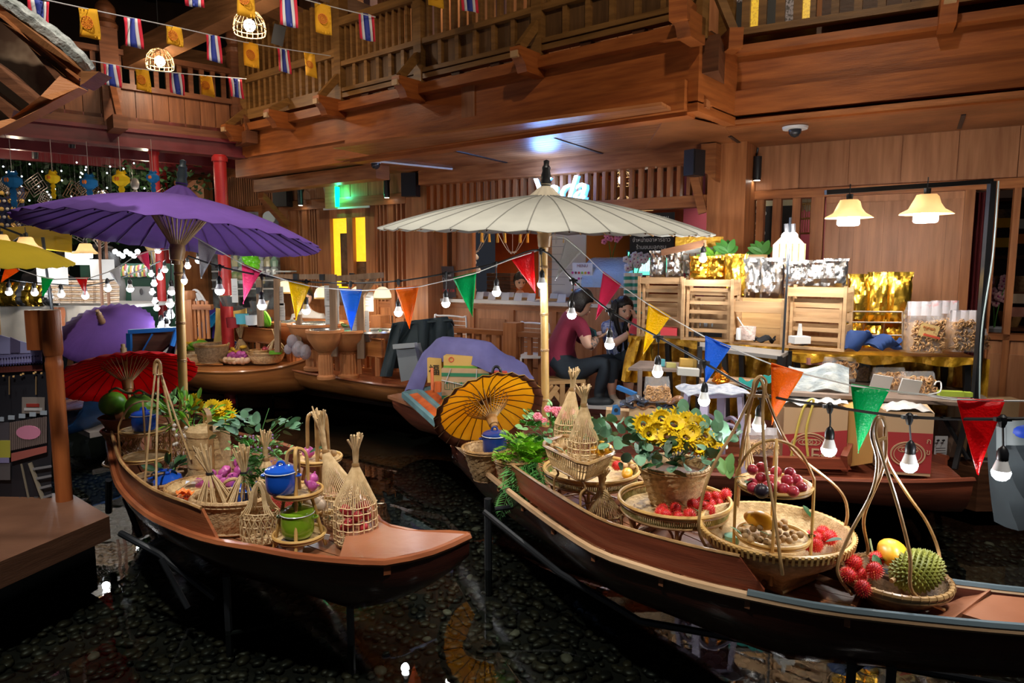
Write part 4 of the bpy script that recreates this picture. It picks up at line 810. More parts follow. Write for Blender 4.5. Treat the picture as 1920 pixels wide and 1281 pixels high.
cp=[((1025,440),4.7),((1061,447),4.6),((1091,472),4.6),((1131,511),4.38),((1164,535),4.35),((1216,571),3.98),((1256,595),3.95),((1322,632),3.55),((1370,652),3.5),((1446,683),3.05),((1506,701),3.0),((1596,723),2.72),((1667,733),2.7),((1735,740),2.55),((1795,749),2.42),((1881,752),2.4),((1990,752),2.35)]
m=MB();m.tube([at(*a,y)for a,y in cp],.0032,5);tag(ob('pennant_string',m,WCORD),'white pennant cord running from the white umbrella past the cartons','cord')
# === paper flags high up
FR_,FW_,FB_=pm('flag_red',(.75,.02,.05),.7),pm('flag_white',(.75,.74,.74),.7),pm('flag_blue',(.03,.05,.33),.7)
FY_=translucent('flag_yellow',(1,.55,.02),.3);FO_=pm('emblem_orange',(.80,.20,.01),.7)
def hflag(kind,px,py,w_,h_,Y,lab,slant=0):
 a=at(px-w_/2,py-slant,Y);b=at(px+w_/2,py+slant,Y);dn=at(px-w_/2+4,py-slant+h_,Y)-a;nrm=(b-a).cross(dn).normalized();ph=rnd.uniform(0,6)
 def f(u,v):return a.lerp(b,u)+dn*v+nrm*.012*sin(u*5+v*3+ph)
 if kind=='t':
  t=thing('striped_flag',lab,'flag',a.lerp(b,.5),'red, white and blue striped flags')
  for u0,u1,mt in ((0,1/6,FR_),(1/6,2/6,FW_),(2/6,4/6,FB_),(4/6,5/6,FW_),(5/6,1,FR_)):
   m=MB();m.grid(lambda u,v:f(u0+(u1-u0)*u,v),2,6,.001);ob('stripe',m,mt,t,ang=180)
 else:
  t=thing('yellow_flag',lab,'flag',a.lerp(b,.5),'yellow flags with an orange wheel')
  m=MB();m.grid(f,6,6,.001);fc_=ob('cloth',m,FY_,t,ang=180)
  c=f(.5,.5);x=(b-a)*.30;y=dn.normalized()*x.length;s_=-nrm*.004 if (-nrm).dot(V((0,0,H))-c)>0 else nrm*.004
  fr=-1 if (nrm*-1).dot(V((0,0,H))-c)>0 else 1
  m=MB()
  for r0,r1 in ((.78,1.0),(.5,.62),(.12,.24)):
   n=28;vs=[c+nrm*fr*.012+x*cos(2*pi*i/n)*r+y*sin(2*pi*i/n)*r for r in (r0,r1)for i in range(n)];m.add(vs,[(i,(i+1)%n,n+(i+1)%n,n+i)for i in range(n)])
  for i in range(12):
   A=2*pi*i/12;d1,d2=A-.09,A+.09;m.add([c+nrm*fr*.012+(x*cos(q)+y*sin(q))*r for r,q in ((.24,d1),(.24,d2),(.9,d2),(.9,d1))],[(0,1,2,3)])
  ob('wheel_emblem',m,FO_,fc_)
 return t
fl=[('t',72,0,38,52,4.6,'at the outer end of the upper string by the roof'),('y',165,16,38,56,4.9,'first along from the roof eave'),('t',248,34,34,55,5.2,'second along from the roof eave'),('y',325,50,30,36,5.5,'curled, before the timber beam'),('t',399,66,28,50,5.8,'before the dark timber gap'),('y',469,80,28,46,6.1,'below the cane lamp'),('t',531,91,23,45,6.4,'left of the last yellow one of the upper string'),('y',580,100,21,44,6.6,'last of the upper string'),('t',208,121,32,41,5.6,'first of the lower string'),('y',266,130,27,41,5.9,'beside the finial post'),('t',330,137,27,40,6.2,'under the far cane lamp'),('y',386,142,25,38,6.4,'before the bridge panels'),('t',441,147,26,36,6.6,'last of the lower string'),('t',362,-45,38,58,5,'top string, cut by the picture edge above the dark ceiling'),('y',458,-32,33,64,5.2,'top string, right above the cane lamp'),('t',539,-14,33,64,5.4,'top string, before the slatted loft'),('y',604,8,30,56,5.6,'top string, by the railing corner'),('t',686,26,29,50,5.9,'top string, last on the olive railing'),('y',814,-30,29,43,5.9,'cut by the top edge above the railing panels'),('t',878,-25,32,47,6.0,'beside the bright lamp above the railing')]
for k,px,py,w_,h_,Y,lab in fl:hflag(k,px,py,w_,h_,Y,('striped red white blue flag, ' if k=='t' else 'yellow flag with orange wheel, ')+lab,slant=3)
for lab,q in (('thin white flag cord from the roof eave to the railing',((50,-8,4.5),(165,17,4.9),(325,50,5.5),(469,81,6.1),(620,105,6.7))),('thin white flag cord low across the bridge parapet',((165,113,5.4),(266,130,5.9),(386,142,6.4),(462,148,6.7))),('thin white flag cord at the very top of the railing',((330,-50,4.9),(458,-32,5.2),(604,8,5.6),(704,32,5.9))),('thin white flag cord above the olive railing',((740,-50,5.8),(814,-30,5.9),(878,-25,6.0),(1000,-40,6.2)))):
 m=MB();m.tube(spline([at(*v)for v in q],5),.004,4);tag(ob('flag_string',m,WCORD),lab,'cord')
 # === inside the shop
ORW=pm('orange_wall',(.85,.20,.05),.7,var=.1);PLW=pm('plum_wall',(.30,.05,.09),.7);CRM=flat((.72,.62,.45))
sbox('wall_back.002',F,sR-.6,sP0+1.6,FL,3.4,-3.9,-3.8,ORW)
m=MB();F.box(m,-.9,1.15,FL,3.2,-2.4,-2.3);struct(ob('wall_back.003',m,PLW))
m=MB();F.box(m,2.18,2.3,FL,2.9,-3.4,-.6);struct(ob('column.009',m,pm('orange_post',(.75,.28,.06),.5)))
sh=flatpoly('ceiling.003',[(p.x,p.y)for p in (F.pt(-1,0,-.25),F.pt(4.4,0,-.25),F.pt(4.4,0,-3.9),F.pt(-1,0,-3.9))],3.3,DARK_H,.05)
for i in range(12):m=MB();F.box(m,-1,4.4,3.16,3.24,-.4-i*.29,-.46-i*.29);ob('beam',m,BR,sh)
# open wooden door leaf beside the pillar
s0,s1=fs(860),fs(822);dl=sbox('door_2',F,s0,s1,FL,2.34,-.35,-.30,PLY_V)
for a,b,z0,z1 in ((s0,s0+.06,FL,2.34),(s1-.06,s1,FL,2.34),(s0,s1,2.26,2.34),(s0,s1,1.35,1.45)):part('frame',F,a,b,z0,z1,-.30,-.27,TEAK_V,dl)
# neon script sign
def text(body,size,mat,parent,name='lettering',ext=.004,shear=0,M=None,al='CENTER',fit=None):
 cu=bpy.data.curves.new(name,'FONT');cu.body=body;cu.size=size;cu.extrude=ext;cu.shear=shear;cu.align_x=al;cu.align_y='CENTER';cu.resolution_u=2
 o=bpy.data.objects.new(name,cu);C.objects.link(o);cu.materials.append(mat);o['_o']=(0,0,0)
 if fit:
  bpy.context.view_layer.update();d=o.dimensions
  if d.x>0:cu.size*=min(fit[0]/d.x,fit[1]/max(d.y,1e-6))
 bpy.context.view_layer.update();me=bpy.data.meshes.new_from_object(o.evaluated_get(bpy.context.evaluated_depsgraph_get()));bpy.data.objects.remove(o)
 o=bpy.data.objects.new(name,me);C.objects.link(o);o['_o']=(0,0,0)
 o.parent=parent
 if M is not None:o.matrix_local=M
 return o
def facing(p,n,parent,up=V((0,0,1)),roll=0):
 """matrix that lays text at p, facing n, in the parent's frame"""
 n=V(n).normalized();x=up.cross(n).normalized();y=n.cross(x)
 M=Matrix((x,y,n)).transposed();
 if roll:M=M@Matrix.Rotation(roll,3,'Z')
 return Matrix.Translation(V(p)-V(parent['_o']))@M.to_4x4()
c=F.P(1043,357,.18);sg=thing('neon_sign','glowing blue-white script sign over the shop opening, half hidden by the umbrella','sign',c)
NEON=pm('neon',(1,1,1),.3,emit=(.55,.78,1),es=9);NEOB=pm('neon_edge',(.02,.08,.3),.4,emit=(.05,.25,1),es=3)
text('Yada',.42,NEON,sg,ext=.01,shear=.35,M=facing(c+F.n*.02,F.n,sg),fit=(.62,.34));text('Yada',.42,NEOB,sg,'backing',ext=.012,shear=.35,M=facing(c+V((.008,0,-.012)),F.n,sg),fit=(.65,.36))
d=bpy.data.lights.new('sign_light','POINT');d.energy=16;d.color=(.16,.36,1);d.shadow_soft_size=.15;l=bpy.data.objects.new('sign_light',d);C.objects.link(l);l.parent=sg;l.location=tuple(F.n*.25+V((0,0,.12)))
# counter
cw=Wall(tuple(F.pt(-.3,0,-.25))[:2],tuple(F.pt(3.2,0,-.25))[:2]);s0,s1=.48,cw.sz(818,556)[0]
ct=thing('shop_counter','long panelled wooden counter with pale stone top in the shop opening','counter',cw.pt(1.5,FL,0))
part('body',cw,s0,s1,FL,1.27,-.5,.0,PLY_V,ct);part('worktop',cw,s0-.05,s1+.04,1.27,1.31,-.55,.06,pm('pale_stone',(.62,.58,.52),.3),ct);part('moulding',cw,s0,s1,1.20,1.25,0,.03,TEAK_H,ct)
n=6;stp=(s1-s0)/n
for i in range(n):part('panel',cw,s0+stp*(i+.17),s0+stp*(i+.83),FL+.18,1.08,.0,.018,PLY_V,ct);part('stile',cw,s0+stp*i-.03,s0+stp*i+.03,FL,1.2,0,.03,TEAK_V,ct)
# goods on the counter
def cpt(px,py=548,d=-.1):s=cw.sz(px,py,d)[0];return cw.pt(s,1.31,d)
rr=random.Random(5)
for i,px in enumerate((898,908,921,934,946,955,970,982,995,1037,1052)):
 p=cpt(px,548,-.06-.1*(i%2));m=MB();m.prism([p+cw.t*.055,p-cw.t*.055,p-cw.t*.05+V((0,0,.09))-cw.n*.03,p+cw.t*.05+V((0,0,.09))-cw.n*.03],-cw.n*.006)
 t=tag(ob('price_card',m,PAPER),'small white price card standing on the counter trays','card','price cards on the counter')
for i,px in enumerate((905,925,945,965,985,1045)):
 p=cpt(px,552,-.22);m=MB();m.box(p+V((0,0,.018)),(.2,.16,.03),(0,0,cw.rz));t=tag(ob('snack_tray',m,wood('tray_wood',(.5,.28,.1),(.3,.15,.05))),'flat wooden snack tray on the shop counter','tray','snack trays on the counter')
 for k in range(4):m=MB();m.ball(p+cw.t*(-.06+.04*k)+V((0,0,.05)),(.018,.018,.015),8,5);tag(ob('snack_pack',m,flat([(.8,.6,.1),(.2,.35,.1),(.7,.7,.65),(.6,.1,.05)][(i+k)%4])),'small snack piece on a counter tray','snack','snacks on the counter trays')
p=cpt(842,545,.0);t=thing('menu_stand','dark menu stand with white lettering at the pillar end of the counter','menu',p)
m=MB();m.box(p+V((0,0,.20)),(.19,.012,.42),(R(-8),0,cw.rz));ob('board',m,flat((.10,.08,.08)),t);text('Thai\nDessert',.06,PAPER,t,ext=.001,M=facing(p+cw.n*.02+V((0,0,.27)),cw.n,t));text('SALE 15฿',.05,flat((.8,.1,.1)),t,ext=.001,M=facing(p+cw.n*.012+V((0,0,.10)),cw.n,t))
p=cpt(876,545,-.25);t=thing('flower_vase','round vase of white lotus buds and roses on the counter by the menu stand','vase',p)
m=MB();m.lathe([(0,0),(.07,0),(.12,.1),(.10,.2),(.06,.24),(.07,.26)],16,p);ob('vase',m,pm('patterned_vase',(.5,.3,.2),.4,col2=(.7,.6,.5),nscale=30),t)
for i in range(16):
 a=rr.uniform(0,6.3);q=p+V((cos(a)*rr.uniform(0,.16),sin(a)*.08,.28+rr.uniform(0,.26)));m=MB();m.ball(q,(.042,.042,.036),8,6);m.ball(q+V((0,0,.015)),(.03,.03,.035),6,5);ob('flower',m,flat((.85,.80,.66))if i%4 else LIME,t)
for i in range(8):a=i*.8;m=MB();m.tube([p+V((0,0,.22)),p+V((cos(a)*.1,sin(a)*.06,.42))],.005,4);ob('stem',m,LEAF,t)
for i in range(18):
 p=cpt(930+(i%3)*11,545,-.9);m=MB();m.box(p+V((0,0,.03+.052*(i//3)))+cw.n*.01*(i%2),(.19,.16,.045),(0,0,cw.rz+.05*(i%2)));tag(ob('cake_box',m,flat((.07,.035,.025))),'dark brown flat box stacked behind the counter before the orange wall','box','stacked dark boxes')
 # white poster, menu easel
p0,p1=F.P(1008,536,-.6),F.P(1092,452,-.6)
t=thing('shop_poster','large white poster with faint handwriting behind the umbrella pole','poster',p0)
m=MB();F.box(m,F.sz(1010,480,-.6)[0],F.sz(1098,480,-.6)[0],1.35,2.2,-.62,-.60);ob('sheet',m,flat((.62,.58,.54)),t)
for i in range(7):m=MB();F.box(m,F.sz(1022,480,-.6)[0],F.sz(1060+i%3*8,480,-.6)[0],1.50+i*.09,1.506+i*.09,-.598,-.596);ob('writing',m,flat((.3,.28,.28)),t)
p=cpt(1092,545,.02);t=thing('menu_easel','white menu board printed with rows of coloured round sweets','menu',p)
m=MB();m.box(p+V((0,0,.24)),(.25,.014,.42),(0,0,cw.rz));ob('board',m,flat((.72,.68,.64)),t);m=MB();m.box(p+V((0,0,.02)),(.27,.03,.03),(0,0,cw.rz));ob('foot',m,PINE,t)
dots=MB()
for i in range(5):
 for j in range(6):
  if (i*j+i)%4==3:continue
  q=p+cw.n*.01+cw.t*(-.1+.04*j+.02)+V((0,0,.08+.065*i));m=MB();m.lathe([(0,.003),(.014,.003),(.014,0)],10,q,Matrix((cw.t,V((0,0,1)),cw.n)).transposed());ob('printed_sweet',m,flat([(.6,.02,.02),(.7,.35,.02),(.12,.03,.02),(.2,.4,.02),(.5,.02,.2)][(i+j*2)%5]),t)
text('MENU',.05,flat((.4,.2,.2)),t,ext=.001,M=facing(p+cw.n*.012+V((0,0,.415)),cw.n,t))
# screen, chalkboard
p=F.P(1216,494,-.7);t=thing('screen','lit television screen showing a zebra on green, beside the foil bags','screen',p);q=Matrix.Rotation(F.rz,3,'Z')
m=MB();m.box(p,(.52,.04,.30),(0,0,F.rz));ob('case',m,BLACK,t)
SCR=pm('screen_glow',(.1,.3,.2),.3,emit=(.12,.62,.42),es=1.3,col2=(.0,.2,.35),nscale=5)
m=MB();m.box(p+F.n*.022,(.48,.004,.26),(0,0,F.rz));ob('picture',m,SCR,t)
for i in range(8):m=MB();m.beam(p+F.n*.027+F.t*(-.03+.016*i)+V((0,0,.05-.01*i)),p+F.n*.027+F.t*(-.05+.02*i)+V((0,0,-.09)),.004,.007);ob('zebra_stripe',m,pm('screen_white',(1,1,1),.4,emit=(.9,1,1),es=1.6),t)
ChB=pm('chalkboard',(.018,.017,.018),.7);CHK=flat((.75,.75,.72))
def chalk(p,n,wd,ht,lines,size,lab,par_t):
 t=thing('chalkboard',lab,'sign',p);rz=math.atan2(par_t.y,par_t.x)
 m=MB();m.box(p,(wd,.02,ht),(0,0,rz));ob('board',m,ChB,t);m=MB();m.box(p-V((0,0,ht/2+.01)),(wd+.04,.03,.02),(0,0,rz));ob('frame',m,TEAK_H,t)
 for i,s in enumerate(lines):text(s,size,CHK,t,'chalk_line',ext=.0008,M=facing(p+n*.013+V((0,0,ht/2-size*(.9+1.25*i))),n,t))
 return t
chalk(F.P(1222,440,-.5),F.n,.50,.46,['ร้านอนุสรณ์ลาบ','จำหน่ายอาหารไทย','ร้านลูกชุบไทย','จำหน่ายอาหารชาว','ร้านขนมลูกชุบ'],.062,'chalkboard of white Thai lettering above the television screen',F.t)
# display fridge of cakes, orchids
p=F.P(1150,530,-.4);t=thing('display_fridge','curved glass display case lit blue behind the pink pennant','display case',p)
m=MB();m.box(p+V((0,0,-.3)),(.6,.4,.5),(0,0,F.rz));ob('base',m,PLY_V,t)
m=MB();m.grid(lambda u,v:p+F.t*(.3-u*.6)+F.n*(.2-.35*v**2)+V((0,0,-.05+.33*sin(v*1.57))),4,8,.006);ob('glass',m,clear('case_glass',(.7,.85,1),.55),t)
for i in range(5):m=MB();m.ball(p+F.t*(-.2+.1*i)+V((0,0,.03)),(.04,.04,.03),8,5);ob('cake',m,flat([(.1,.3,.7),(.8,.8,.9),(.6,.3,.1)][i%3]),t)
def orchid(p,lab,col,n=9,h=.5,lean=.2,name='orchid'):
 t=thing(name,lab,'flowers',p);m=MB();m.lathe([(0,0),(.06,0),(.09,.12),(.085,.13),(0,.12)],12,p);ob('pot',m,flat((.35,.4,.5)),t)
 for k in range(2):
  st=arc(p+V((0,0,.1)),p+V((lean*(1 if k else -.6),.02,h)),.12,8);m=MB();m.tube(st,.005,4);ob('stem',m,LEAF,t)
  for i in range(n):
   q=st[3+i*5//n]+V((rr.uniform(-.05,.05),rr.uniform(-.04,.02),rr.uniform(-.05,.03)));m=MB()
   for j in range(5):a=j*1.256;m.ball(q+V((.02*cos(a),-.004,.02*sin(a))),(.018,.007,.018),6,4)
   m.k=1;m.ball(q+V((0,-.012,0)),(.008,.008,.008),5,4);ob('flower',m,[col,flat((.35,.02,.2))],t)
 return t
orchid(F.P(1190,560,-.1),'white orchid with purple centres beside the striped cloth',flat((.8,.76,.8)),9,.42,.12);orchid(F.P(1146,510,-1.0),'tall spray of pink dried blossom behind the wooden post',PINKP,14,.62,.2)
m=MB();m.grid(lambda u,v:F.P(1168+u*38,512+v*76,.35)+F.n*.02*sin(u*14),10,3,.01);
t=thing('striped_cloth','green and white striped cloth hanging behind the woman','cloth',F.P(1186,590,.35))
for i in range(12):m=MB();m.grid(lambda u,v:F.P(1170+u*36,512+(i+v)*6.4,.35)+F.n*.02*sin(u*14),10,1,.004);ob('stripe',m,flat((.02,.25,.22))if i%2 else PAPER,t)
# tasselled wire lamps, pendants
WIRE=pm('wire_white',(.55,.5,.45),.4)
for i,(px,nm)in enumerate(((890,'left of the umbrella pole'),(961,'just left of the umbrella pole'),(1041,'just right of the umbrella pole'))):
 p=F.P(px,428,-.7);t=thing('wire_lantern','round wire lantern with yellow tassels hung '+nm,'lantern',p)
 m=MB()
 for k in range(8):a=2*pi*k/8;m.tube(arc(p+V((.19*cos(a),.19*sin(a),.0)),p+V((.02*cos(a),.02*sin(a),-.32)),-.03,6,up=(-cos(a),-sin(a),0)),.004,4)
 m.tube(ring(p,.19,18),.005,4,closed=True);m.tube(ring(p+V((0,0,-.3)),.05,12),.004,4,closed=True);m.tube([p,p+V((0,0,.55))],.003,4);ob('wire_frame',m,WIRE,t)
 for k in range(6):a=2*pi*k/6;q=p+V((.19*cos(a),.19*sin(a),-.02));m=MB();m.lathe([(.0,0),(.01,-.02),(.012,-.05),(.018,-.16),(0,-.16)],6,q);ob('tassel',m,flat((.85,.5,.08)),t)
def pend(px,py,Y,r,lab,kind=0,grp=None):
 p=at(px,py,Y);t=thing('pendant_lamp',lab,'lamp',p,grp);m=MB()
 prof=[(r*.25,r*1.1),(r*.6,r*.95),(r*.9,r*.55),(r,0),(r*.95,-r*.3)]
 for i in range(18):a=2*pi*i/18;m.tube([p+V((q*cos(a),q*sin(a),z))for q,z in prof],r*.022,4)
 for q,z in prof:m.tube(ring(p+V((0,0,z)),q,18),r*.03,4,closed=True)
 ob('cane_shade',m,CANEL,t);m=MB();m.ball(p+V((0,0,r*.2)),r*.38,10,8);ob('bulb',m,BULBW,t)
 m=MB();m.tube([p+V((0,0,r)),p+V((0,0,r+.8))],.006,4);ob('cord',m,BLACK,t);return t
pend(1166,342,7.9,.12,'glowing dome lamp behind the slats over the opening');pend(1169,382,8.6,.09,'small cane lamp over the cake display');pend(1213,390,8.4,.09,'small cane lamp by the cream awning')
pend(468,54,6.6,.145,'big round cane lamp lit up below the yellow flag, high on the left');pend(300,120,7.6,.14,'dimmer round cane lamp above the bridge parapet')
for px,py,Y in ((469,50,6.6),(300,122,7.6)):
 d=bpy.data.lights.new('lamp_light','POINT');d.energy=14;d.color=WARM;d.shadow_soft_size=.08;l=bpy.data.objects.new('lamp_light',d);C.objects.link(l);l.location=at(px,py+10,Y)
 # small ceiling fittings
def dome(px,py,lab,plate=.10):
 s=atz(px,py,2.85);t=thing('security_camera',lab,'camera',s+V((0,0,-.1)));m=MB();m.lathe([(0,0),(plate,0),(plate*.95,-.02),(0,-.022)][::-1],22,s);ob('plate',m,WHITE,t)
 m=MB();m.lathe([(.05,-.02),(.048,-.05),(.03,-.075),(0,-.085)][::-1],16,s);ob('dome',m,pm('smoked_dome',(.03,.03,.035),.06),t);return t
dome(1491,238,'white rimmed dome camera in the plank soffit on the right');dome(704,303,'white dome camera with conduit at the fascia corner',.06)
a,b=atz(712,303,2.84),atz(848,317,2.84);m=MB();m.tube([a,b],.012,8);tag(ob('conduit',m,WHITE),'white conduit running from the dome camera along the soffit','pipe')
def spk(p,lab,rz,s=1):
 t=thing('loudspeaker',lab,'speaker',p);m=MB();m.box(p,(.19*s,.14*s,.28*s),(0,0,rz));ob('cabinet',m,BLACK,t);m=MB();m.box(p-V((-sin(rz),cos(rz),0))*.072*s,(.16*s,.01,.24*s),(0,0,rz));ob('grille',m,BLKM,t)
 m=MB();m.box(p+V((0,.08,.08)),(.04,.1,.04));ob('mount',m,BLKM,t)
spk(F.P(770,347,.16),'black wall speaker on the big corner pillar',F.rz+.3);spk(F.P(530,366,.16),'black wall speaker beside the slatted vent further back',F.rz+.3,1.15);spk(at(1302,306,6.2),'black speaker under the knee brace right of the opening',.6,.8)
m=MB();p=at(522,66,7.6);m.box(p,(.12,.14,.2),(.3,.2,.4));tag(ob('loudspeaker',m,BLACK),'black speaker tilted under the loft beams near the cane lamp','speaker')
for q,lab in ((F.P(563,370,.14),'black spotlight left of the amber door'),(F.P(725,354,.14),'black spotlight near the wall speaker'),(RW.P(1420,316,.14),'black spotlight on the plank wall at right')):
 t=thing('wall_spotlight',lab,'spotlight',q);m=MB();m.lathe([(0,-.11),(.033,-.11),(.038,-.08),(.038,.11),(0,.11)],12,q);ob('body',m,BLACK,t);m=MB();m.lathe([(0,-.112),(.03,-.112)],12,q);ob('lens',m,BULBW,t)
 m=MB();m.tube([q+V((.02,.03,.06)),q+V((.02,.10,.12)),q+V((.02,.06,.2))],.01,5);ob('arm',m,BLACK,t)
q=F.P(622,370,.08);t=thing('exit_sign_box','wooden box glowing green at its side, above the amber door','sign',q)
m=MB();m.box(q,(.19,.07,.30),(0,0,F.rz));ob('box',m,PINE,t);m=MB();m.box(q-F.t*.11,(.02,.06,.26),(0,0,F.rz));ob('edge_glow',m,pm('green_glow',(0,.8,.3),.4,emit=(0,.9,.35),es=5),t)
d=bpy.data.lights.new('green_light','POINT');d.energy=3;d.color=(.05,1,.45);l=bpy.data.objects.new('green_light',d);C.objects.link(l);l.parent=t;l.location=tuple(-F.t*.2+F.n*.06)
q=F.P(607,352,.08);m=MB();m.tube(spline([q+V((-.05,0,.08)),q,q+V((.02,0,-.1)),q+V((.05,0,-.13))],4),.006,4);tag(ob('loose_wire',m,WHITE),'bundle of white wire beside the green-glowing box','wire')
# --- the cane awning, boards and lamps behind the slatted window at right
IW=Wall(tuple(RW.pt(-.6,0,-1.0))[:2],tuple(RW.pt(2.6,0,-1.0))[:2])
aw=thing('scalloped_awning','cream awning with scalloped edge behind the wooden slats','awning',IW.pt(1,2.1,0))
a0,a1=IW.sz(1340,400)[0],IW.sz(1520,400)[0];z1=IW.sz(1430,368)[1];z0=IW.sz(1430,395)[1]
m=MB();IW.box(m,a0,a1,z0,z1,-.02,0);ob('fascia',m,flat((.62,.56,.36)),aw)
for i in range(16):
 s=a0+(i+.5)*(a1-a0)/16;m=MB();m.lathe([(0,.01),((a1-a0)/34,.01),((a1-a0)/34,0)],12,IW.pt(s,z0,-.0),Matrix((IW.t,V((0,0,1)),IW.n)).transposed());ob('scallop',m,flat((.72,.66,.48)),aw)
 m=MB();m.beam(IW.pt(s,z1,.0),IW.pt(s,z1+.16,-.4),.02,.02);ob('rafter',m,BR,aw)
m=MB();IW.box(m,a0-.2,a1+.8,FL,2.9,-1.3,-1.2);struct(ob('wall_back.004',m,pm('lilac_wall',(.20,.15,.24),.8)))
chalk(IW.P(1347,437,.02),IW.n,.22,.52,['ร้าน','ขนม','ต้ม','ชุบ'],.06,'chalkboard of Thai words behind the left slats by the awning',IW.t);chalk(IW.P(1409,435,.02),IW.n,.62,.55,['ก๋วยเตี๋ยว','กุ้ง','แกงเขียว','◎   ◎'],.085,'broad chalkboard with large Thai words behind the middle slats',IW.t)
chalk(IW.P(1470,430,.02),IW.n,.3,.5,['',''],.05,'blank black board behind the right slats',IW.t)
pend(1378,370,7.4,.13,'bell shaped cane lamp glowing behind the left slats');pend(1440,345,7.6,.09,'small glowing lamp above the awning')
t=thing('bird_cage','small bamboo bird cage hanging behind the window slats','cage',IW.P(1512,425,.3));p=IW.P(1512,410,.3);m=MB()
for i in range(12):a=2*pi*i/12;m.tube([p+V((.09*cos(a),.09*sin(a),-.15)),p+V((.09*cos(a),.09*sin(a),.15))],.004,4)
m.tube([p+V((0,0,.15)),p+V((0,0,.8))],.003,4)
for z in (-.15,0,.15):m.tube(ring(p+V((0,0,z)),.09,14),.006,4,closed=True)
ob('bars',m,BAMBOO,t)
# --- shelves with baskets seen past the black frame
SW=Wall(tuple(RW.pt(1.9,0,-1.2))[:2],tuple(RW.pt(4.4,0,-1.2))[:2]);t=thing('basket_shelf','dark shelves of baskets and jars behind the right window','shelf',SW.pt(1.5,1,0))
m=MB();SW.box(m,-.3,3,FL,2.9,-.5,-.45);ob('back_panel',m,flat((.09,.05,.04)),t)
for z in (1.1,1.45,1.8,2.1,2.35):m=MB();SW.box(m,-.2,3,z,z+.03,-.4,0);ob('shelf_board',m,DARK_H,t)
for i in range(20):
 s=.15+(i%7)*.30;z=(1.13,1.48,1.83,2.13)[i//5];c=SW.pt(s+.08*(i//7),z,-.2)
 m=MB();k=.09;m.lathe([(0,0),(k*.8,0),(k*1.2,.14),(k*1.15,.15),(k*.75,.02)],16,c,weave=.004);tag(ob('shelf_basket',m,(WICKD,WEAVE,CANE)[i%3]),'small woven basket on the shelves behind the right window','basket','baskets on the right shelves')
for i,(px,py,c_)in enumerate(((1882,418,(.9,.55,.02)),(1880,455,(.8,.6,.05)),(1914,448,(.8,.25,.02)),(1908,420,(.6,.6,.5)),(1905,585,(.55,.25,.2)),(1910,560,(.6,.5,.4)),(1900,650,(.02,.18,.2)))):
 p=SW.P(px,py,.05);m=MB();m.box(p,(.12,.06,.09),(0,0,SW.rz));tag(ob('snack_packet',m,flat(c_)),'packaged goods %s on the shelves behind the right window'%('yellow','mustard','orange','grey','brick red','beige','teal')[i],'packet')
orchid(RW.P(1862,640,-.5),'vase of pinkish orchids behind the black frame post',flat((.6,.35,.42)),12,.55,.12)
# --- walkway railing and wire chairs
WR=Wall(tuple(F.pt(-.2,0,.62))[:2],tuple(F.pt(8.5,0,.62))[:2])
wrl=bpy.data.objects.new('walkway_railing',None);C.objects.link(wrl);wrl['kind']='structure';wrl.location=WR.pt(2,FL,0);wrl['_o']=tuple(wrl.location)
q0,qp=WR.sz(1060,640)[0],WR.sz(963,640)[0]
zt_=WR.sz(900,617)[1]
part('hand_rail',WR,q0,8.3,zt_-.05,zt_,-.05,.05,TEAK_H,wrl);part('foot_rail',WR,q0,8.3,FL+.08,FL+.13,-.03,.03,TEAK_H,wrl)
pieces('baluster',wrl,WR,[(s,s+.045)for s in [q0+.13*i for i in range(60)]if s<8.2],FL+.12,zt_-.04,-.02,.02,TEAK_V)
for s in (qp,qp+1.9,qp+3.8,qp+5.7):part('post',WR,s-.08,s+.08,FL,zt_+.09,-.08,.08,TEAK_V,wrl)
def wchair(px0,px1,pyt,Y,lab,hz=.45):
 a,b=at(px0,pyt,Y),at(px1,pyt+3,Y-.05);t=thing('wire_chair',lab,'chair',(a.x,a.y,FL));zb_=FL;m=MB()
 m.tube(spline([(a.x,a.y,zb_),a-V((0,0,.06)),a+V((.05,0,0)),b-V((.05,0,0)),b-V((0,0,.06)),(b.x,b.y,zb_)],5),.011,6);ob('frame',m,WHITE,t)
 for i in range(5):m=MB();m.tube([a+V((.01,0,-.05-.05*i)),b+V((-.01,0,-.05-.05*i))],.004,4);ob('wire',m,WHITE,t)
 w_=b-a;m=MB();m.box(((a.x+b.x)/2,a.y-.18,FL+.45),(w_.length,.36,.02));ob('seat',m,WHITE,t)
 for x in (a.x,b.x):m=MB();m.tube([(x,a.y-.36,FL+.45),(x,a.y-.38,FL)],.011,6);ob('leg',m,WHITE,t)
wchair(815,874,592,8.0,'white wire chair behind the black cloth');wchair(976,1030,606,7.25,'white wire chair left of the seated man');wchair(700,726,598,8.9,'white wire chair behind the clay stoves')
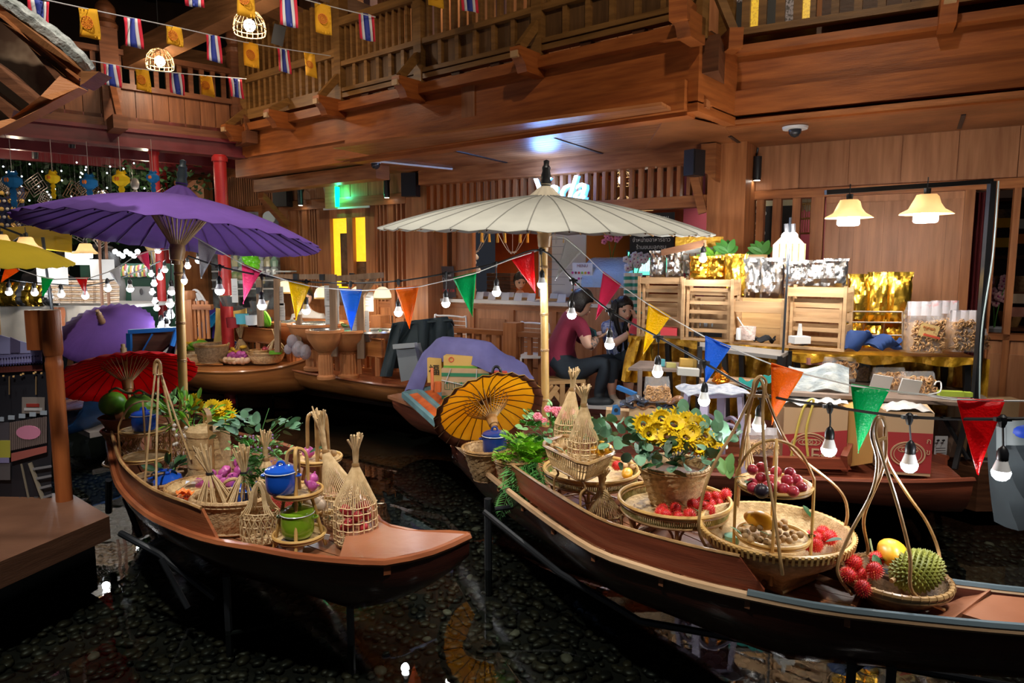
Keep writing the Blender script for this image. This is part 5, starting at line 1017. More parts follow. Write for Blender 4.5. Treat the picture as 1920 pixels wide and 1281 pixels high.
# === the far side, left
GW=Wall((-14,9.5),(-4.2,13.8))
flatpoly('floor.004',[(-14,7.2),(-6.2,9.2),(-4.5,12),(-4,16),(-14,16)],FL,DARK_H,.3)
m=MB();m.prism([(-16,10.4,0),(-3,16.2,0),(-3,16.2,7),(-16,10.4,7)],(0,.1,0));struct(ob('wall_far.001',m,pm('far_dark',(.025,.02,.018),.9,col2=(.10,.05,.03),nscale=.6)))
LW=Wall((-12.5,9.6),(-4.8,12.6))
def lp(px,py,Y):return at(px,py,Y)
gr=MB();r2=random.Random(11)
for i in range(5200):
 px,py,Y=r2.uniform(-40,400),r2.uniform(292,452),r2.uniform(9.4,10.4)
 if px>200 and r2.random()<(px-200)/230:continue
 c=lp(px,py,Y);s_=r2.uniform(.03,.07);a=V((r2.uniform(-1,1),r2.uniform(-1,1),r2.uniform(-1,1))).normalized()*s_;b=V((r2.uniform(-1,1),r2.uniform(-1,1),r2.uniform(-1,.2))).normalized()*s_
 gr.add([c,c+a,c+a+b*1.4,c+b],[(0,1,2,3)])
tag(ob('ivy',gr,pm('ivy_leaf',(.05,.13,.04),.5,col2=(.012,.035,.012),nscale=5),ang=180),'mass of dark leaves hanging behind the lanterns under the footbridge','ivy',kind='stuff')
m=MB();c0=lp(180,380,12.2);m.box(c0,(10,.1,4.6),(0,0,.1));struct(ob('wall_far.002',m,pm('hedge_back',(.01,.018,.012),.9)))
# silver woven squares glinting among the leaves
WV=pm('silver_wire',(.5,.45,.4),.35,metal=.6);DWV=pm('silver_wire_warm',(.45,.28,.16),.3,metal=.8)
for i in range(58):
 px=r2.uniform(0,330);py=r2.uniform(338,452);
 if px>200:py=r2.uniform(372,440)
 p=lp(px,py,r2.uniform(7.6,9.0));s_=r2.uniform(.06,.12);m=MB();a=r2.uniform(.5,1.1);X=V((cos(a),0,sin(a)));Z=V((-sin(a),.1,cos(a)))
 for k in (1,.7,.4):q=[p+X*s_*k*u+Z*s_*k*v for u,v in ((-1,-1),(1,-1),(1,1),(-1,1))];m.tube(q,.006,4,closed=True)
 m.tube([p-X*s_,p+X*s_],.004,3);m.tube([p-Z*s_,p+Z*s_],.004,3)
 tag(ob('woven_square',m,WV if i%2 else DWV),'%s wire-woven square ornament among the dark leaves'%('silver','copper')[1-i%2],'ornament','%s woven square ornaments'%('silver','copper')[1-i%2])
for i in range(70):
 p=lp(r2.uniform(0,290),r2.uniform(300,420),8.9);m=MB();m.ball(p,.012,6,4);m.k=1;m.tube([p,(p.x,p.y,3.3)],.001,3);tag(ob('fairy_light',m,[pm('fairy_glow',(1,1,1),.4,emit=(.85,.95,1),es=1.6),flat((.12,.13,.12))]),'tiny white fairy light in the dark foliage','light','fairy lights in the foliage')
def lantern(px,py0,py1,Y,mat,lab,s=1):
 a,b=lp(px,py0,Y),lp(px,py1,Y);h=a.z-b.z;t=thing('paper_lantern',lab,'lantern',a);r=h*.24*s
 m=MB();m.lathe([(r*.35,-.0),(r*.5,-h*.08),(r,-h*.16),(r,-h*.30),(r*.5,-h*.40),(r*.45,-h*.42)],8,a);ob('body',m,mat,t,ang=10)
 for k in range(4):q=k*pi/2;m=MB();m.prism([a+V((cos(q)*r*.5-.01,sin(q)*r*.5,-h*.06)),a+V((cos(q)*r*.5+.02,sin(q)*r*.5,-h*.06)),a+V((cos(q)*r*.45,sin(q)*r*.45,h*.06))],(0,.004,0));ob('crown_point',m,mat,t)
 for k in range(4):
  x=(k-1.5)*r*.24;m=MB();m.grid(lambda u,v:a+V((x+u*r*.22+.006*sin(v*22+k),-.01*k,-h*.41-v*h*(.52+.05*(k%2)))),1,12,.002);ob('streamer',m,mat,t)
 m=MB();m.ball(a+V((0,-r*.95,-h*.23)),(r*.3,.004,r*.3),8,5);ob('emblem',m,pm('lantern_orange',(.8,.2,.02),.6),t);m=MB();m.tube([a,a+V((0,0,.35))],.003,3);ob('string',m,WIRE,t)
LY=translucent('lantern_yellow',(1,.72,.01),.3);LB=translucent('lantern_blue',(.01,.20,.52),.3)
for q in ((98,322,374,7.4,LY,'yellow paper lantern hanging left of the blue one'),(226,322,386,7.2,LY,'yellow paper lantern just above the purple umbrella'),(22,323,392,7.6,LB,'blue paper lantern beside the picture edge'),(166,328,392,7.5,LB,'blue paper lantern between the two yellow ones'),(286,322,372,7.7,LB,'blue paper lantern by the red column')):lantern(*q)
m=MB();p=lp(253,345,7.6);m.ball(p,(.05,.02,.07),6,4);m.ball(p+V((0,0,-.09)),(.025,.01,.04),6,4);tag(ob('fish_mobile',m,WV),'small silver fish mobile between two lanterns','ornament')
# dark blue patterned cloth and yellow canopy
NAVY=pm('navy_pattern',(.02,.03,.09),.7);t=thing('patterned_banner','navy banner with white and gold dots at the far side','banner',lp(22,430,8.6))
m=MB();m.grid(lambda u,v:lp(-30+u*76,352+v*98+20*(1-abs(2*u-1)),8.6),6,6,.02);ob('cloth',m,NAVY,t)
for i in range(26):q=lp(-8+(i%5)*11+(i//5%2)*5,362+(i//5)*15,8.5);m=MB();m.ball(q,.028 if i%2 else.02,8,4);ob('dot',m,flat((.7,.45,.1))if i%2 else PAPER,t)
t=thing('yellow_canopy','yellow stall canopy behind the mustard umbrella','awning',lp(50,455,7.8));m=MB();m.grid(lambda u,v:lp(-30+u*165,425+v*38+14*abs(u-.5)+v*u*4,7.8-v*.8),12,4,.01);ob('cloth',m,YELP,t)
for a,b in (((0,425),(60,448)),((0,452),(105,462)),((0,470),(50,437))):m=MB();m.tube([lp(*a,7.2),lp(*b,7.2)],.012,5);ob('pole',m,DKST,t)
# foil bag table under the canopy with sweets
TW=Wall((-5.9,7.55),(-3.95,6.95));TW=Wall(tuple(lp(-40,580,7.6))[:2],tuple(lp(222,568,7.2))[:2])
t=thing('cloth_table','long table under a cream cloth, left of the violet parasol','table',TW.pt(1,FL-.2,0));zt2=TW.sz(100,572)[1]
m=MB();TW.box(m,-.6,TW.sz(222,568)[0],zt2-.03,zt2,-.9,0);ob('table_top',m,PAPER,t)
m=MB();m.grid(lambda u,v:TW.pt(-.6+u*(TW.sz(222,568)[0]+.6),zt2-.0-v*.42,.02+.015*sin(u*40+v*2)),60,3,.006);ob('cloth',m,pm('cream_cloth',(.62,.56,.48),.8,var=.1),t)
m=MB();m.grid(lambda u,v:TW.pt(TW.sz(103+u*24,590)[0],zt2-.02-v*.20,.035+.01*sin(u*9+v*7)),6,5,.004);tag(ob('orange_cloth',m,flat((.70,.25,.12))),'orange cloth scrap draped over the cream table front','cloth')
def foilbag(p,w_,h_,mat,lab,rz=0,group=None,d=.07,name='foil_bag',seed=0,par=None,clearwin=None,lean=0):
 """pillow bag with a crimped, flared top"""
 rb_=random.Random(seed);nx,nz=12,12;f=[];t_=thing(name,lab,'bag',p,group);
 def half(sgn):
  def g(u,v):
   x=(u-.5)*w_*(1-.06*sin(pi*v)+(.04 if v>.86 else 0)-(.10*math.exp(-((v-.86)/.07)**2)))
   y=sgn*d*(sin(pi*u)**.5)*(sin(pi*min(v/.9,1)*.97+.06)**.5 if v<.88 else.06)*(1-.5*v)
   n_=noise.noise(V((u*6+seed,v*8,sgn*3)))*.016+noise.noise(V((u*15+seed,v*15,sgn)))*.007
   q=V((x+n_*.3,y+n_*(1 if v<.9 else.8)*1.0-lean*v,v*h_));return Matrix.Rotation(rz,3,'Z')@q+V(p)
  return g
 m=MB();m.grid(half(-1),nx,nz);ob('front',m,mat,t_,ang=25);m=MB();m.grid(half(1),nx,nz);m.f=[q[::-1]for q in m.f];ob('back',m,mat,t_,ang=25)
 return t_
for i,px in enumerate((2,14,26,40,52,64,76)):foilbag(lp(px,574,7.4),.17,.26,GOLD if i not in (3,)else SILV,'gold foil bag on the cream table' if i!=3 else 'silver foil bag among gold ones on the cream table',TW.rz,'foil bags on the cream table' if i!=3 else None,seed=i)
for i,px in enumerate((92,102)):foilbag(lp(px,573,7.3),.15,.26,SILV,'silver foil bag beside the stacked sweets',TW.rz,'silver bags by the sweets',seed=20+i)
SWT=pm('sweet_brown',(.42,.25,.13),.6,col2=(.62,.45,.30),nscale=40)
for i in range(11):
 for j in range(5):
  for k in range(1):
   p=lp(114+j*22,566-i*3.9,7.35-.0*j);m=MB();m.box(p,(.115,.2,.017),(0,0,TW.rz+.02*((i+j)%3-1)));tag(ob('sweet_tray',m,SWT if i%2 else pm('tray_film',(.62,.5,.4),.25)),'thin tray of sweets in the %s stack of trays on the cream table'%('first','second','middle','fourth','last')[j],'tray','sweets trays, %s stack'%('first','second','middle','fourth','last')[j])
for q in ((145,484,7.1,.24,.14,'white paper sign held before the woman in black'),(98,510,6.9,.30,.26,'white sheet hanging over the foil bags'),(192,505,7.0,.24,.20,'white sheet hanging behind the white pennant')):
 m=MB();m.box(lp(q[0],q[1],q[2]),(q[3],.008,q[4]),(0,0,.05));t=tag(ob('paper_sign',m,PAPER),q[5],'sign')
for px0,px1,Y in ((80,100,6.9),(186,193,7.0),(198,206,7.05)):m=MB();m.tube([lp(px0,445,Y),lp(px1,600,Y)],.016,6);tag(ob('stall_pole',m,DKST if px0==80 else wood('pole_brown',(.3,.15,.09),(.2,.1,.06),True)),{80:'dark steel pole rising from the cream table front',186:'thin brown pole left of its twin in front of the sweets',198:'thin brown pole right of its twin near the white pennant'}[px0],'pole')
def hatlamp(px,py,Y,lab,r=.15,glow=True,e=6,power=6,mat=None):
 c=at(px,py,Y);t=thing('hat_lamp',lab,'lamp',c)
 m=MB();m.lathe([(r,0),(r*.93,r*.06),(r*.66,r*.22),(r*.52,r*.45),(r*.42,r*.72),(r*.36,r*.80),(0,r*.80)],28,c,weave=.003);ob('woven_shade',m,mat or translucent('straw_shade',(.72,.46,.20),.16),t)
 m=MB();m.lathe([(0,-r*.36),(r*.40,-r*.34),(r*.46,-r*.28),(r*.46,r*.12),(0,r*.12)],18,c);ob('light_tube',m,BULBW if not glow else BULB,t)
 m=MB();m.lathe([(0,r*.8),(.02,r*.8),(.022,r*1.05),(0,r*1.05)],8,c);m.tube([c+V((0,0,r)),c+V((0,0,r*1.5))],.004,4);ob('socket',m,BLACK,t)
 d=bpy.data.lights.new('lamp_light','POINT');d.energy=power;d.color=(1,.95,.88);d.shadow_soft_size=r*.45;l=bpy.data.objects.new('lamp_light',d);C.objects.link(l);l.parent=t;l.location=(0,0,-r*.42);return t
hatlamp(50,466,6.8,'straw hat lamp over the mustard umbrella stall',.14,power=3);hatlamp(161,476,7.0,'straw hat lamp right of the white paper sign',.13,power=3);hatlamp(3,460,6.8,'straw hat lamp cut by the picture edge',.13)
t=thing('lamp_cluster','cluster of bright white bulbs behind the sweets table','lamp',lp(230,474,8.4))
for i in range(7):m=MB();m.ball(lp(216+i*7,472+(i%3)*4,8.4),.03,8,6);ob('bulb',m,BULB,t)
# far green stall, plants, column furniture
m=MB();a=lp(252,560,8.8);m.box(a,(1.1,.3,.9),(0,0,.3));tag(ob('green_counter',m,flat((.015,.09,.05))),'green draped counter beyond the violet parasol','counter')
t=thing('grey_sign_board','grey standing board with a drop-shaped emblem by the green counter','sign',lp(268,560,8.3));m=MB();m.box(lp(268,556,8.3),(.26,.02,.24),(0,0,.1));ob('board',m,flat((.34,.35,.36)),t);m=MB();m.ball(lp(265,547,8.27),(.022,.005,.04),8,6);ob('emblem',m,flat((.08,.08,.09)),t)
GL=[(.5,.5,.48),(.10,.28,.08),(.6,.3,.1),(.7,.7,.72),(.12,.12,.14),(.6,.55,.1),(.45,.1,.1)]
for i in range(34):
 p=lp(226+(i%17)*3.6,518-(i//17)*6+r2.uniform(-2,2),8.6);m=MB();m.lathe([(0,0),(.03,0),(.035,.05),(.02,.08),(.012,.10),(0,.10)],8,p,sx=r2.uniform(.7,1.2));tag(ob('jar',m,flat(GL[i%7])),'small jar or cup on the far green counter','jar','jars on the green counter')
for i in range(22):
 px=430+(i%8)*12;py=500+(i//8)*16;p=lp(px,py,9.6);m=MB();m.lathe([(0,0),(.05,0),(.06,.08),(.03,.12),(.03,.15),(0,.15)],8,p);tag(ob('glass_jar',m,flat(((.45,.5,.5),(.55,.5,.3),(.25,.4,.3),(.6,.62,.66),(.3,.3,.35))[i%5],rough=.15)),'jar on the %s lit shelf behind the red column'%('top','middle','bottom')[i//8],'jar','jars behind the red column, %s shelf'%('top','middle','bottom')[i//8])
for k in range(3):m=MB();m.box(lp(478,500+k*16+9,9.7),(1.1,.3,.02));struct(ob('trim_10',m,PAPER))
m=MB();m.box(lp(480,500,10.2),(1.5,.04,1.6));struct(ob('wall_back.005',m,pm('lit_back',(.38,.42,.42),.6,col2=(.16,.14,.14),nscale=9)))
m=MB();m.lathe([(0,0),(.09,0),(.09,.02),(0,.02)],20,lp(505,408,9.9),Matrix.Rotation(pi/2,3,'X'));m.v=[v for v in m.v];tag(ob('round_sign',m,flat((.7,.72,.72))),'white round sign under the slat row left of the brace','sign')
for i,(dx,dy)in enumerate(((0,0),(9,3),(-6,8),(4,12),(12,14),(-3,20),(6,24),(11,22),(0,14),(7,-3))):
 p=lp(468+dx,477+dy,8.0);m=MB();m.ball(p,.05,12,9);tag(ob('green_ball_fruit',m,pm('lime_skin',(.16,.62,.02),.25)),'bright green round fruit in the hanging bunch beside the red column','fruit','hanging bunch of green fruit')
for i,px in enumerate((442,452)):m=MB();m.ball(lp(px,517,9.0),(.07,.07,.06),10,8);tag(ob('young_coconut',m,pm('coco_white',(.45,.42,.25),.6,col2=(.1,.2,.05),nscale=8)),'pale trimmed coconut right of the red column','coconut','trimmed coconuts')
# golden pedestal, folding chair, terrace railing seen left of centre
m=MB();m.lathe([(.09,-.9),(.09,-.2),(.05,-.12),(.05,.0),(.12,.14),(.12,.16),(0,.16)],14,lp(290,480,9.0));tag(ob('stone_pedestal',m,flat((.62,.42,.18))),'tan pedestal post behind the cluster of small bulbs','pedestal')
t=thing('folding_chair','cream metal folding chair beside the steel bowls','chair',lp(375,575,8.4))
m=MB();m.tube(spline([lp(372,575,8.4),lp(362,548,8.4),lp(372,547,8.4),lp(390,575,8.4)],6),.016,6);ob('frame',m,WHITE,t);m=MB();m.prism([lp(366,550,8.4),lp(372,548,8.4),lp(380,562,8.4),lp(371,564,8.4)],(0,.02,0));ob('backrest',m,WHITE,t)
m=MB();m.prism([lp(372,573,8.3),lp(392,573,8.3),lp(395,578,8.2),lp(370,578,8.2)],(0,0,.02));ob('seat',m,WHITE,t)
t=thing('terrace_railing','brown wooden terrace railing behind the bamboo pole','railing',lp(365,620,7.9))
m=MB();m.beam(lp(345,575,7.9),lp(398,576,7.9),.08,.06);ob('hand_rail',m,TEAK_H,t);m=MB();p=lp(356,600,7.9);m.box(p,(.1,.1,.5));ob('post',m,TEAK_V,t);m=MB();m.lathe([(.07,.24),(.08,.28),(.07,.34),(0,.34)],12,p);ob('post_cap',m,TEAK_V,t)
for i in range(6):m=MB();m.box(lp(350+i*8,600,7.9),(.03,.03,.44));ob('baluster',m,TEAK_V,t)
# === makers for baskets, pots, fruit, bags, plants
MESH={}
def mesh_of(key,fn,mats):
 if key not in MESH:
  mb=fn();o=ob(key,mb,mats,loc=(0,0,0),ang=40);MESH[key]=o.data;bpy.data.objects.remove(o)
 return MESH[key]
def inst(name,me,loc,rot=(0,0,0),scale=1,parent=None):
 o=bpy.data.objects.new(name,me);C.objects.link(o);o.rotation_euler=rot;o.scale=(scale,)*3 if not isinstance(scale,(tuple,list))else scale
 if parent is not None:o.parent=parent;o.location=V(loc)-V(parent['_o']);o['_o']=tuple(loc)
 else:o.location=loc;o['_o']=tuple(loc)
 return o
q5=random.Random(21)
def woven(t,p,prof,mat,n=56,amp=.003,rim=.009,rimmat=None,stakes=0,sx=1,sy=1,name='basket_body',rz=0,inner=True,foot=True):
 """basket wall: over-and-under displaced lathe, doubled for thickness, with rolled rim"""
 M=Matrix.Rotation(rz,3,'Z');L=[prof[0]]
 pts=spline([V((r,0,z))for r,z in prof],4)
 dense=[];step=.011;acc=0
 for a,b in zip(pts,pts[1:]):
  k=max(1,int((b-a).length/step))
  for i in range(k):c=a.lerp(b,i/k);dense.append((max(c.x,.001),c.z))
 dense.append((pts[-1].x,pts[-1].z))
 m=MB();m.lathe([(0.001,dense[0][1])]+dense,n,p,M,weave=amp,sx=sx,sy=sy)
 if inner:m.lathe([(max(r-.006,.001),z+.004)for r,z in ([(0.001,dense[0][1])]+dense)][::-1],n,p,M,weave=-amp*.6,sx=sx,sy=sy)
 bd_=ob(name,m,mat,t,ang=50)
 r,z=prof[-1];p=V(p)
 for dz,rr_ in ((0,rim),(-rim*1.5,rim*.7)):
  m=MB();m.tube([p+M@V((r*sx*cos(2*pi*i/40),r*sy*sin(2*pi*i/40),z+dz))for i in range(40)],rr_,7,closed=True)
  # wrapped binding
  if dz==0:
   for i in range(0,40):
    a=2*pi*(i+.5)/40;c=p+M@V((r*sx*cos(a),r*sy*sin(a),z));tn=M@V((-sin(a)*sx,cos(a)*sy,0)).normalized();m.tube([c-tn*.002,c+tn*.002],rim*1.22,6)
  ob('rim',m,rimmat or CANE,bd_)
 if foot and prof[0][0]>.02:
  m=MB();m.tube([p+M@V((prof[0][0]*sx*cos(2*pi*i/28),prof[0][0]*sy*sin(2*pi*i/28),prof[0][1]+.004))for i in range(28)],rim*.7,6,closed=True);ob('foot_ring',m,rimmat or CANE,t)
def basket(p,prof,mat,lab,group=None,**k):
 t=thing(k.pop('tname','woven_basket'),lab,'basket',p,group);woven(t,p,prof,mat,**k);return t
def footed_tray(p,r,h,lab,mat=None,nleg=6,rimh=.05):
 t=thing('footed_tray',lab,'tray',p);P=V(p)
 m=MB();m.lathe([(0.001,h-.03),(r*.93,h-.03),(r*.96,h-.025)],48,P);m.lathe([(0.001,h-.025),(r*.5,h-.024),(r*.93,h-.024)][::-1],48,P,weave=.001);ob('tray_floor',m,WEAVEL,t)
 # side band of close vertical canes
 m=MB();n=int(2*pi*r/.010)
 for i in range(n):a=2*pi*i/n;m.tube([P+V((r*.95*cos(a),r*.95*sin(a),h-.032)),P+V((r*1.0*cos(a),r*1.0*sin(a),h+rimh-.03))],.0042,4,caps=False)
 ob('band',m,mat or WEAVEG,t)
 for rr_,zz_,w_ in ((r*1.01,h+rimh-.028,.009),(r*.99,h+rimh-.044,.006),(r*.955,h-.034,.007)):
  m=MB();m.tube(ring(P+V((0,0,zz_)),rr_,44),w_,6,closed=True);ob('rim',m,BAMBOO if w_>.008 else CANE,t)
 for i in range(nleg):
  a=2*pi*i/nleg+.35;e=V((cos(a),sin(a),0));m=MB();m.tube([P+e*r*.93+V((0,0,h-.03)),P+e*r*.86+V((0,0,h*.5)),P+e*r*.80+V((0,0,0.006))],.0095,7);ob('leg',m,CANE,t)
  a2=a+2*pi/nleg;e2=V((cos(a2),sin(a2),0));m=MB();m.tube(arc(P+e*r*.84+V((0,0,.05)),P+e2*r*.84+V((0,0,.05)),h*.62,10),.006,5);ob('arch',m,CANE,t)
 m=MB();m.tube(ring(P+V((0,0,.012)),r*.81,36),.006,5,closed=True);ob('base_ring',m,CANE,t)
 return t
def pot(p,r,h,mat,lab,lid=True,rot=(0,0,0),bail=False):
 t=thing('enamel_pot',lab,'pot',p,rot=rot);P=V(p)
 m=MB();m.lathe([(0,0),(r*.86,0),(r*.97,h*.12),(r*1.0,h*.4),(r*.98,h*.72),(r*1.02,h*.74),(r*.9,h*.74)],30,P);pb_=ob('body',m,mat,t)
 m=MB();m.lathe([(r*1.0,h*.725),(r*1.05,h*.745),(r*1.0,h*.77)],30,P);ob('white_rim',m,pm('white_enamel',(.75,.78,.8),.15),t)
 if lid:m=MB();m.lathe([(r*1.02,h*.765),(r*.98,h*.83),(r*.7,h*.91),(r*.3,h*.95),(0,h*.96)],30,P);ld_=ob('lid',m,mat,t)
 m=MB();m.tube(arc(P+V((-r*.25,0,h*.93)),P+V((r*.25,0,h*.93)),h*.16,8),r*.09,6);ob('knob',m,mat,ld_)
 for s in (-1,1):m=MB();m.tube(arc(P+V((s*r*.98,-r*.22,h*.6)),P+V((s*r*.98,r*.22,h*.6)),r*.26,8,up=(s,0,0)),r*.07,6);ob('handle',m,mat,pb_)
 if bail:m=MB();m.tube(arc(P+V((-r,0,h*.62)),P+V((r,0,h*.62)),-r*.9,14,up=(0,.75,.66)),.0025,4);ob('bail',m,DKST,t)
 return t
def lattice(t,P,prof,n,w_,mat,name='open_weave',diag=False,sx=1,sy=1,rows=None):
 """openwork: real crossing strips"""
 pts=spline([V((r,0,z))for r,z in prof],5);m=MB()
 def pp(a,q,o=0):return P+V(((q.x+o)*cos(a)*sx,(q.x+o)*sin(a)*sy,q.z))
 L=len(pts)-1;L1=sum((b-a).length for a,b in zip(pts,pts[1:]));R_=max(q.x for q in pts)
 for i in range(n):a=2*pi*i/n;m.tube([pp(a,q)for q in pts],w_,4,caps=False)
 k=rows or max(3,int(L1/(2*pi*R_/n)))
 for j in range(1,k+1):
  x=j/k*L;q=pts[min(int(x),L)].lerp(pts[min(int(x)+1,L)],x-int(x));m.tube([pp(2*pi*i/(n),q,w_*1.3*(1 if i%2 else -1))for i in range(n)],w_,4,closed=True)
 if diag:
  for s in (1,-1):
   for i in range(0,n,1):a=2*pi*(i+.5)/n;m.tube([pp(a+s*v/L*1.3,pts[v],w_)for v in range(L+1)],w_*.9,4,caps=False)
 ob(name,m,mat,t)
def fruit_bag(p,r,h,neck,fray,lab,mat=STRAW,fill=None,n=22,lean=(0,0),frn=16,tied=CANE):
 """openwork bamboo bag: basket body, gathered strands, tied neck, frayed top"""
 t=thing('openwork_bag',lab,'bag',p);P=V(p);lx,ly=lean
 lattice(t,P,[(.004,.004),(r*.8,.004),(r,.03),(r*1.02,h*.5),(r*.98,h)],n,.0028,mat,'woven_body')
 m=MB();N_=P+V((lx*.7,ly*.7,neck))
 for i in range(n*2):
  a=pi*i/n;s_=P+V((r*.98*cos(a),r*.98*sin(a),h));mid=P+V((r*.62*cos(a)+lx*.3,r*.62*sin(a)+ly*.3,h+(neck-h)*.42));e=N_+V((.012*cos(a),.012*sin(a),0))
  m.tube(spline([s_,mid,e],4),.0024,4,caps=False)
 ob('gathered_strands',m,mat,t)
 m=MB();m.lathe([(.016,-.012),(.019,0),(.016,.012)],10,N_);ob('tie',m,tied,t)
 m=MB()
 for i in range(frn):a=2*pi*i/frn;k=q5.uniform(.5,1);m.tube([N_+V((.008*cos(a),.008*sin(a),0)),N_+V((.012*cos(a)+lx*.15,.012*sin(a),(fray-neck)*.5)),N_+V((.045*cos(a)*k+lx*.3,.045*sin(a)*k,(fray-neck)*q5.uniform(.8,1.05)))],.0042,4)
 ob('frayed_top',m,mat,t)
 return t
 # ---- fruit meshes
def rambutan_mb():
 m=MB();m.ball((0,0,0),(.024,.024,.027),12,8);g=random.Random(2);m.k=0
 for i in range(150):
  z=1-2*(i+.5)/150;a=i*2.39996;r_=(1-z*z)**.5;d=V((r_*cos(a),r_*sin(a),z));c=V((d.x*.023,d.y*.023,d.z*.026));s_=d.cross(V((.3,.2,1))).normalized()*.0016;u=d.cross(s_).normalized()*.0016;tip=c+d*.0085+V((g.uniform(-1,1),g.uniform(-1,1),-.5))*.0022
  m.k=1 if i%3==0 else 0;m.add([c+s_,c-s_*.5+u,c-s_*.5-u,tip],[(0,1,3),(1,2,3),(2,0,3)])
 return m
RMB=lambda:mesh_of('rambutan',rambutan_mb,[RAMB,pm('rambutan_hair',(.72,.20,.05),.5)])
def ell(key,r,mat,bump=0,n=16,k=10,tip=None):
 def f():
  m=MB();m.ball((0,0,0),r,n,k)
  if bump:
   for v in m.v:v+=v.normalized()*noise.noise(v*60)*bump
  if tip:m.ball(tip[0],tip[1],6,4)
  return m
 return lambda:mesh_of(key,f,mat)
PLM=ell('plum',(.0245,.0245,.024),PLUM,tip=((0,0,.024),.003));LGN=ell('longan',(.0145,.0145,.014),LONG,n=10,k=7,tip=((0,0,.0145),.002));EGG=ell('egg',(.022,.022,.028),pm('egg_shell',(.62,.40,.26),.5),n=12,k=8)
def onion_mb():
 m=MB();m.lathe([(0,-.026),(.012,-.024),(.026,-.01),(.027,.004),(.018,.018),(.006,.026),(.004,.036),(0,.037)],16);return m
ONN=lambda:mesh_of('red_onion',onion_mb,ONI);GARL=lambda:mesh_of('garlic',onion_mb,pm('garlic_skin',(.66,.52,.40),.55))
def mango_mb():
 m=MB();m.ball((0,0,0),(.075,.042,.04),18,12)
 for v in m.v:v.y+=.010*sin(v.x*20);v.z*=1-.25*max(0,v.x/.075)
 return m
MNG=lambda:mesh_of('mango',mango_mb,MANGO)
def coconut_mb():
 m=MB();m.ball((0,0,0),(.083,.083,.078),20,14)
 for v in m.v:a=math.atan2(v.y,v.x);v.xy=V((v.x,v.y))*(1+.035*cos(3*a));
 return m
def durian_mb():
 m=MB();m.ball((0,0,0),(.10,.072,.070),20,14);n=330
 for i in range(n):
  z=1-2*(i+.5)/n;a=i*2.39996;r_=(1-z*z)**.5;d=V((z,r_*cos(a),r_*sin(a)));c=V((d.x*.099,d.y*.071,d.z*.069));nn=V((d.x/.1,d.y/.072,d.z/.07)).normalized();s_=nn.cross(V((0,.3,1))).normalized()*.0088;u=nn.cross(s_);m.add([c+s_,c+u,c-s_,c-u,c+nn*.0125],[(0,1,4),(1,2,4),(2,3,4),(3,0,4)])
 return m
def leafm(key,L_,W_,mat,fold=.2,curve=.15,round_=False):
 def f():
  m=MB();prof=[(0,.06),(.12,.55),(.35,.98),(.55,1),(.78,.75),(.92,.38),(1,.03)]if not round_ else [(0,.1),(.08,.62),(.28,1),(.55,1.04),(.8,.8),(.94,.42),(1,.1)]
  vs=[]
  for u,w_ in prof:z=-curve*L_*u*u;vs+=[(-W_/2*w_,u*L_,z+fold*W_*w_*.5),(0,u*L_,z),(W_/2*w_,u*L_,z+fold*W_*w_*.5)]
  k=len(prof);m.add(vs,[(i*3+j,i*3+j+1,i*3+4+j,i*3+3+j)for i in range(k-1)for j in range(2)]);return m
 return lambda:mesh_of(key,f,mat)
EUCL=leafm('eucalyptus_leaf',.05,.042,EUC,round_=True);GLF=leafm('leaf',.06,.026,LEAF);DLF=leafm('dark_leaf',.065,.03,LEAFD);LLF=leafm('lime_leaf',.07,.022,LIME,fold=.5);LGL=leafm('light_leaf',.05,.03,pm('leaf_light',(.20,.42,.14),.5,rv=.25))
def sunflower_mb():
 m=MB();
 for l in range(3):
  for i in range(15):
   a=2*pi*(i+.4*l)/15;e=V((cos(a),sin(a),0));s_=V((-sin(a),cos(a),0));z=.004+.006*l;m.add([e*.016+s_*.004+V((0,0,z)),e*.034+s_*.0085+V((0,0,z+.006)),e*(.056-l*.010)+V((0,0,z+.002+.008*l)),e*.034-s_*.0085+V((0,0,z+.006)),e*.016-s_*.004+V((0,0,z))],[(0,1,2,3,4)])
 m.k=1;m.ball((0,0,.006),(.010,.010,.008),10,5);return m
SUNF=lambda:mesh_of('sunflower',sunflower_mb,[YPET,BRN])
def rose_mb():
 m=MB()
 for l,(r_,n_)in enumerate(((.020,6),(.014,5),(.008,4))):
  for i in range(n_):a=2*pi*i/n_+l*.6;m.ball((r_*.75*cos(a),r_*.75*sin(a),.004+l*.006),(r_*.65,r_*.65,.011),6,4)
 return m
ROSE=lambda:mesh_of('rose',rose_mb,PINKP)
def place(me,name,lab,cat,pts,group=None,s=1,roll=True):
 out=[]
 for i,p in enumerate(pts):
  lb_=lab[i]if isinstance(lab,(list,tuple))else lab
  o=inst(name,me,p,(q5.uniform(0,6.3)if roll else 0,q5.uniform(-.5,.5)if roll else 0,q5.uniform(0,6.3)),s*q5.uniform(.93,1.07));out.append(tag(o,lb_,cat,group))
 return out
def spray(t,c,n,me,name,rad,up=.5,h=.0,s=(.8,1.2),sx=1,sy=1,down=0,shell=.5):
 """n single leaves or flowers around a centre"""
 for i in range(n):
  a=q5.uniform(0,6.28);el=math.asin(q5.uniform(-down,1));d=V((cos(a)*cos(el)*sx,sin(a)*cos(el)*sy,sin(el)*up+h));k=rad*(shell+(1-shell)*q5.random()**.6)
  rot=V((d.x,d.y,max(d.z,-.2)+.3)).to_track_quat('Y','Z').to_euler();rot.rotate_axis('Y',q5.uniform(-.9,.9));rot.rotate_axis('X',q5.uniform(-.7,.5))
  inst(name,me,V(c)+d*k,rot,q5.uniform(*s),t)
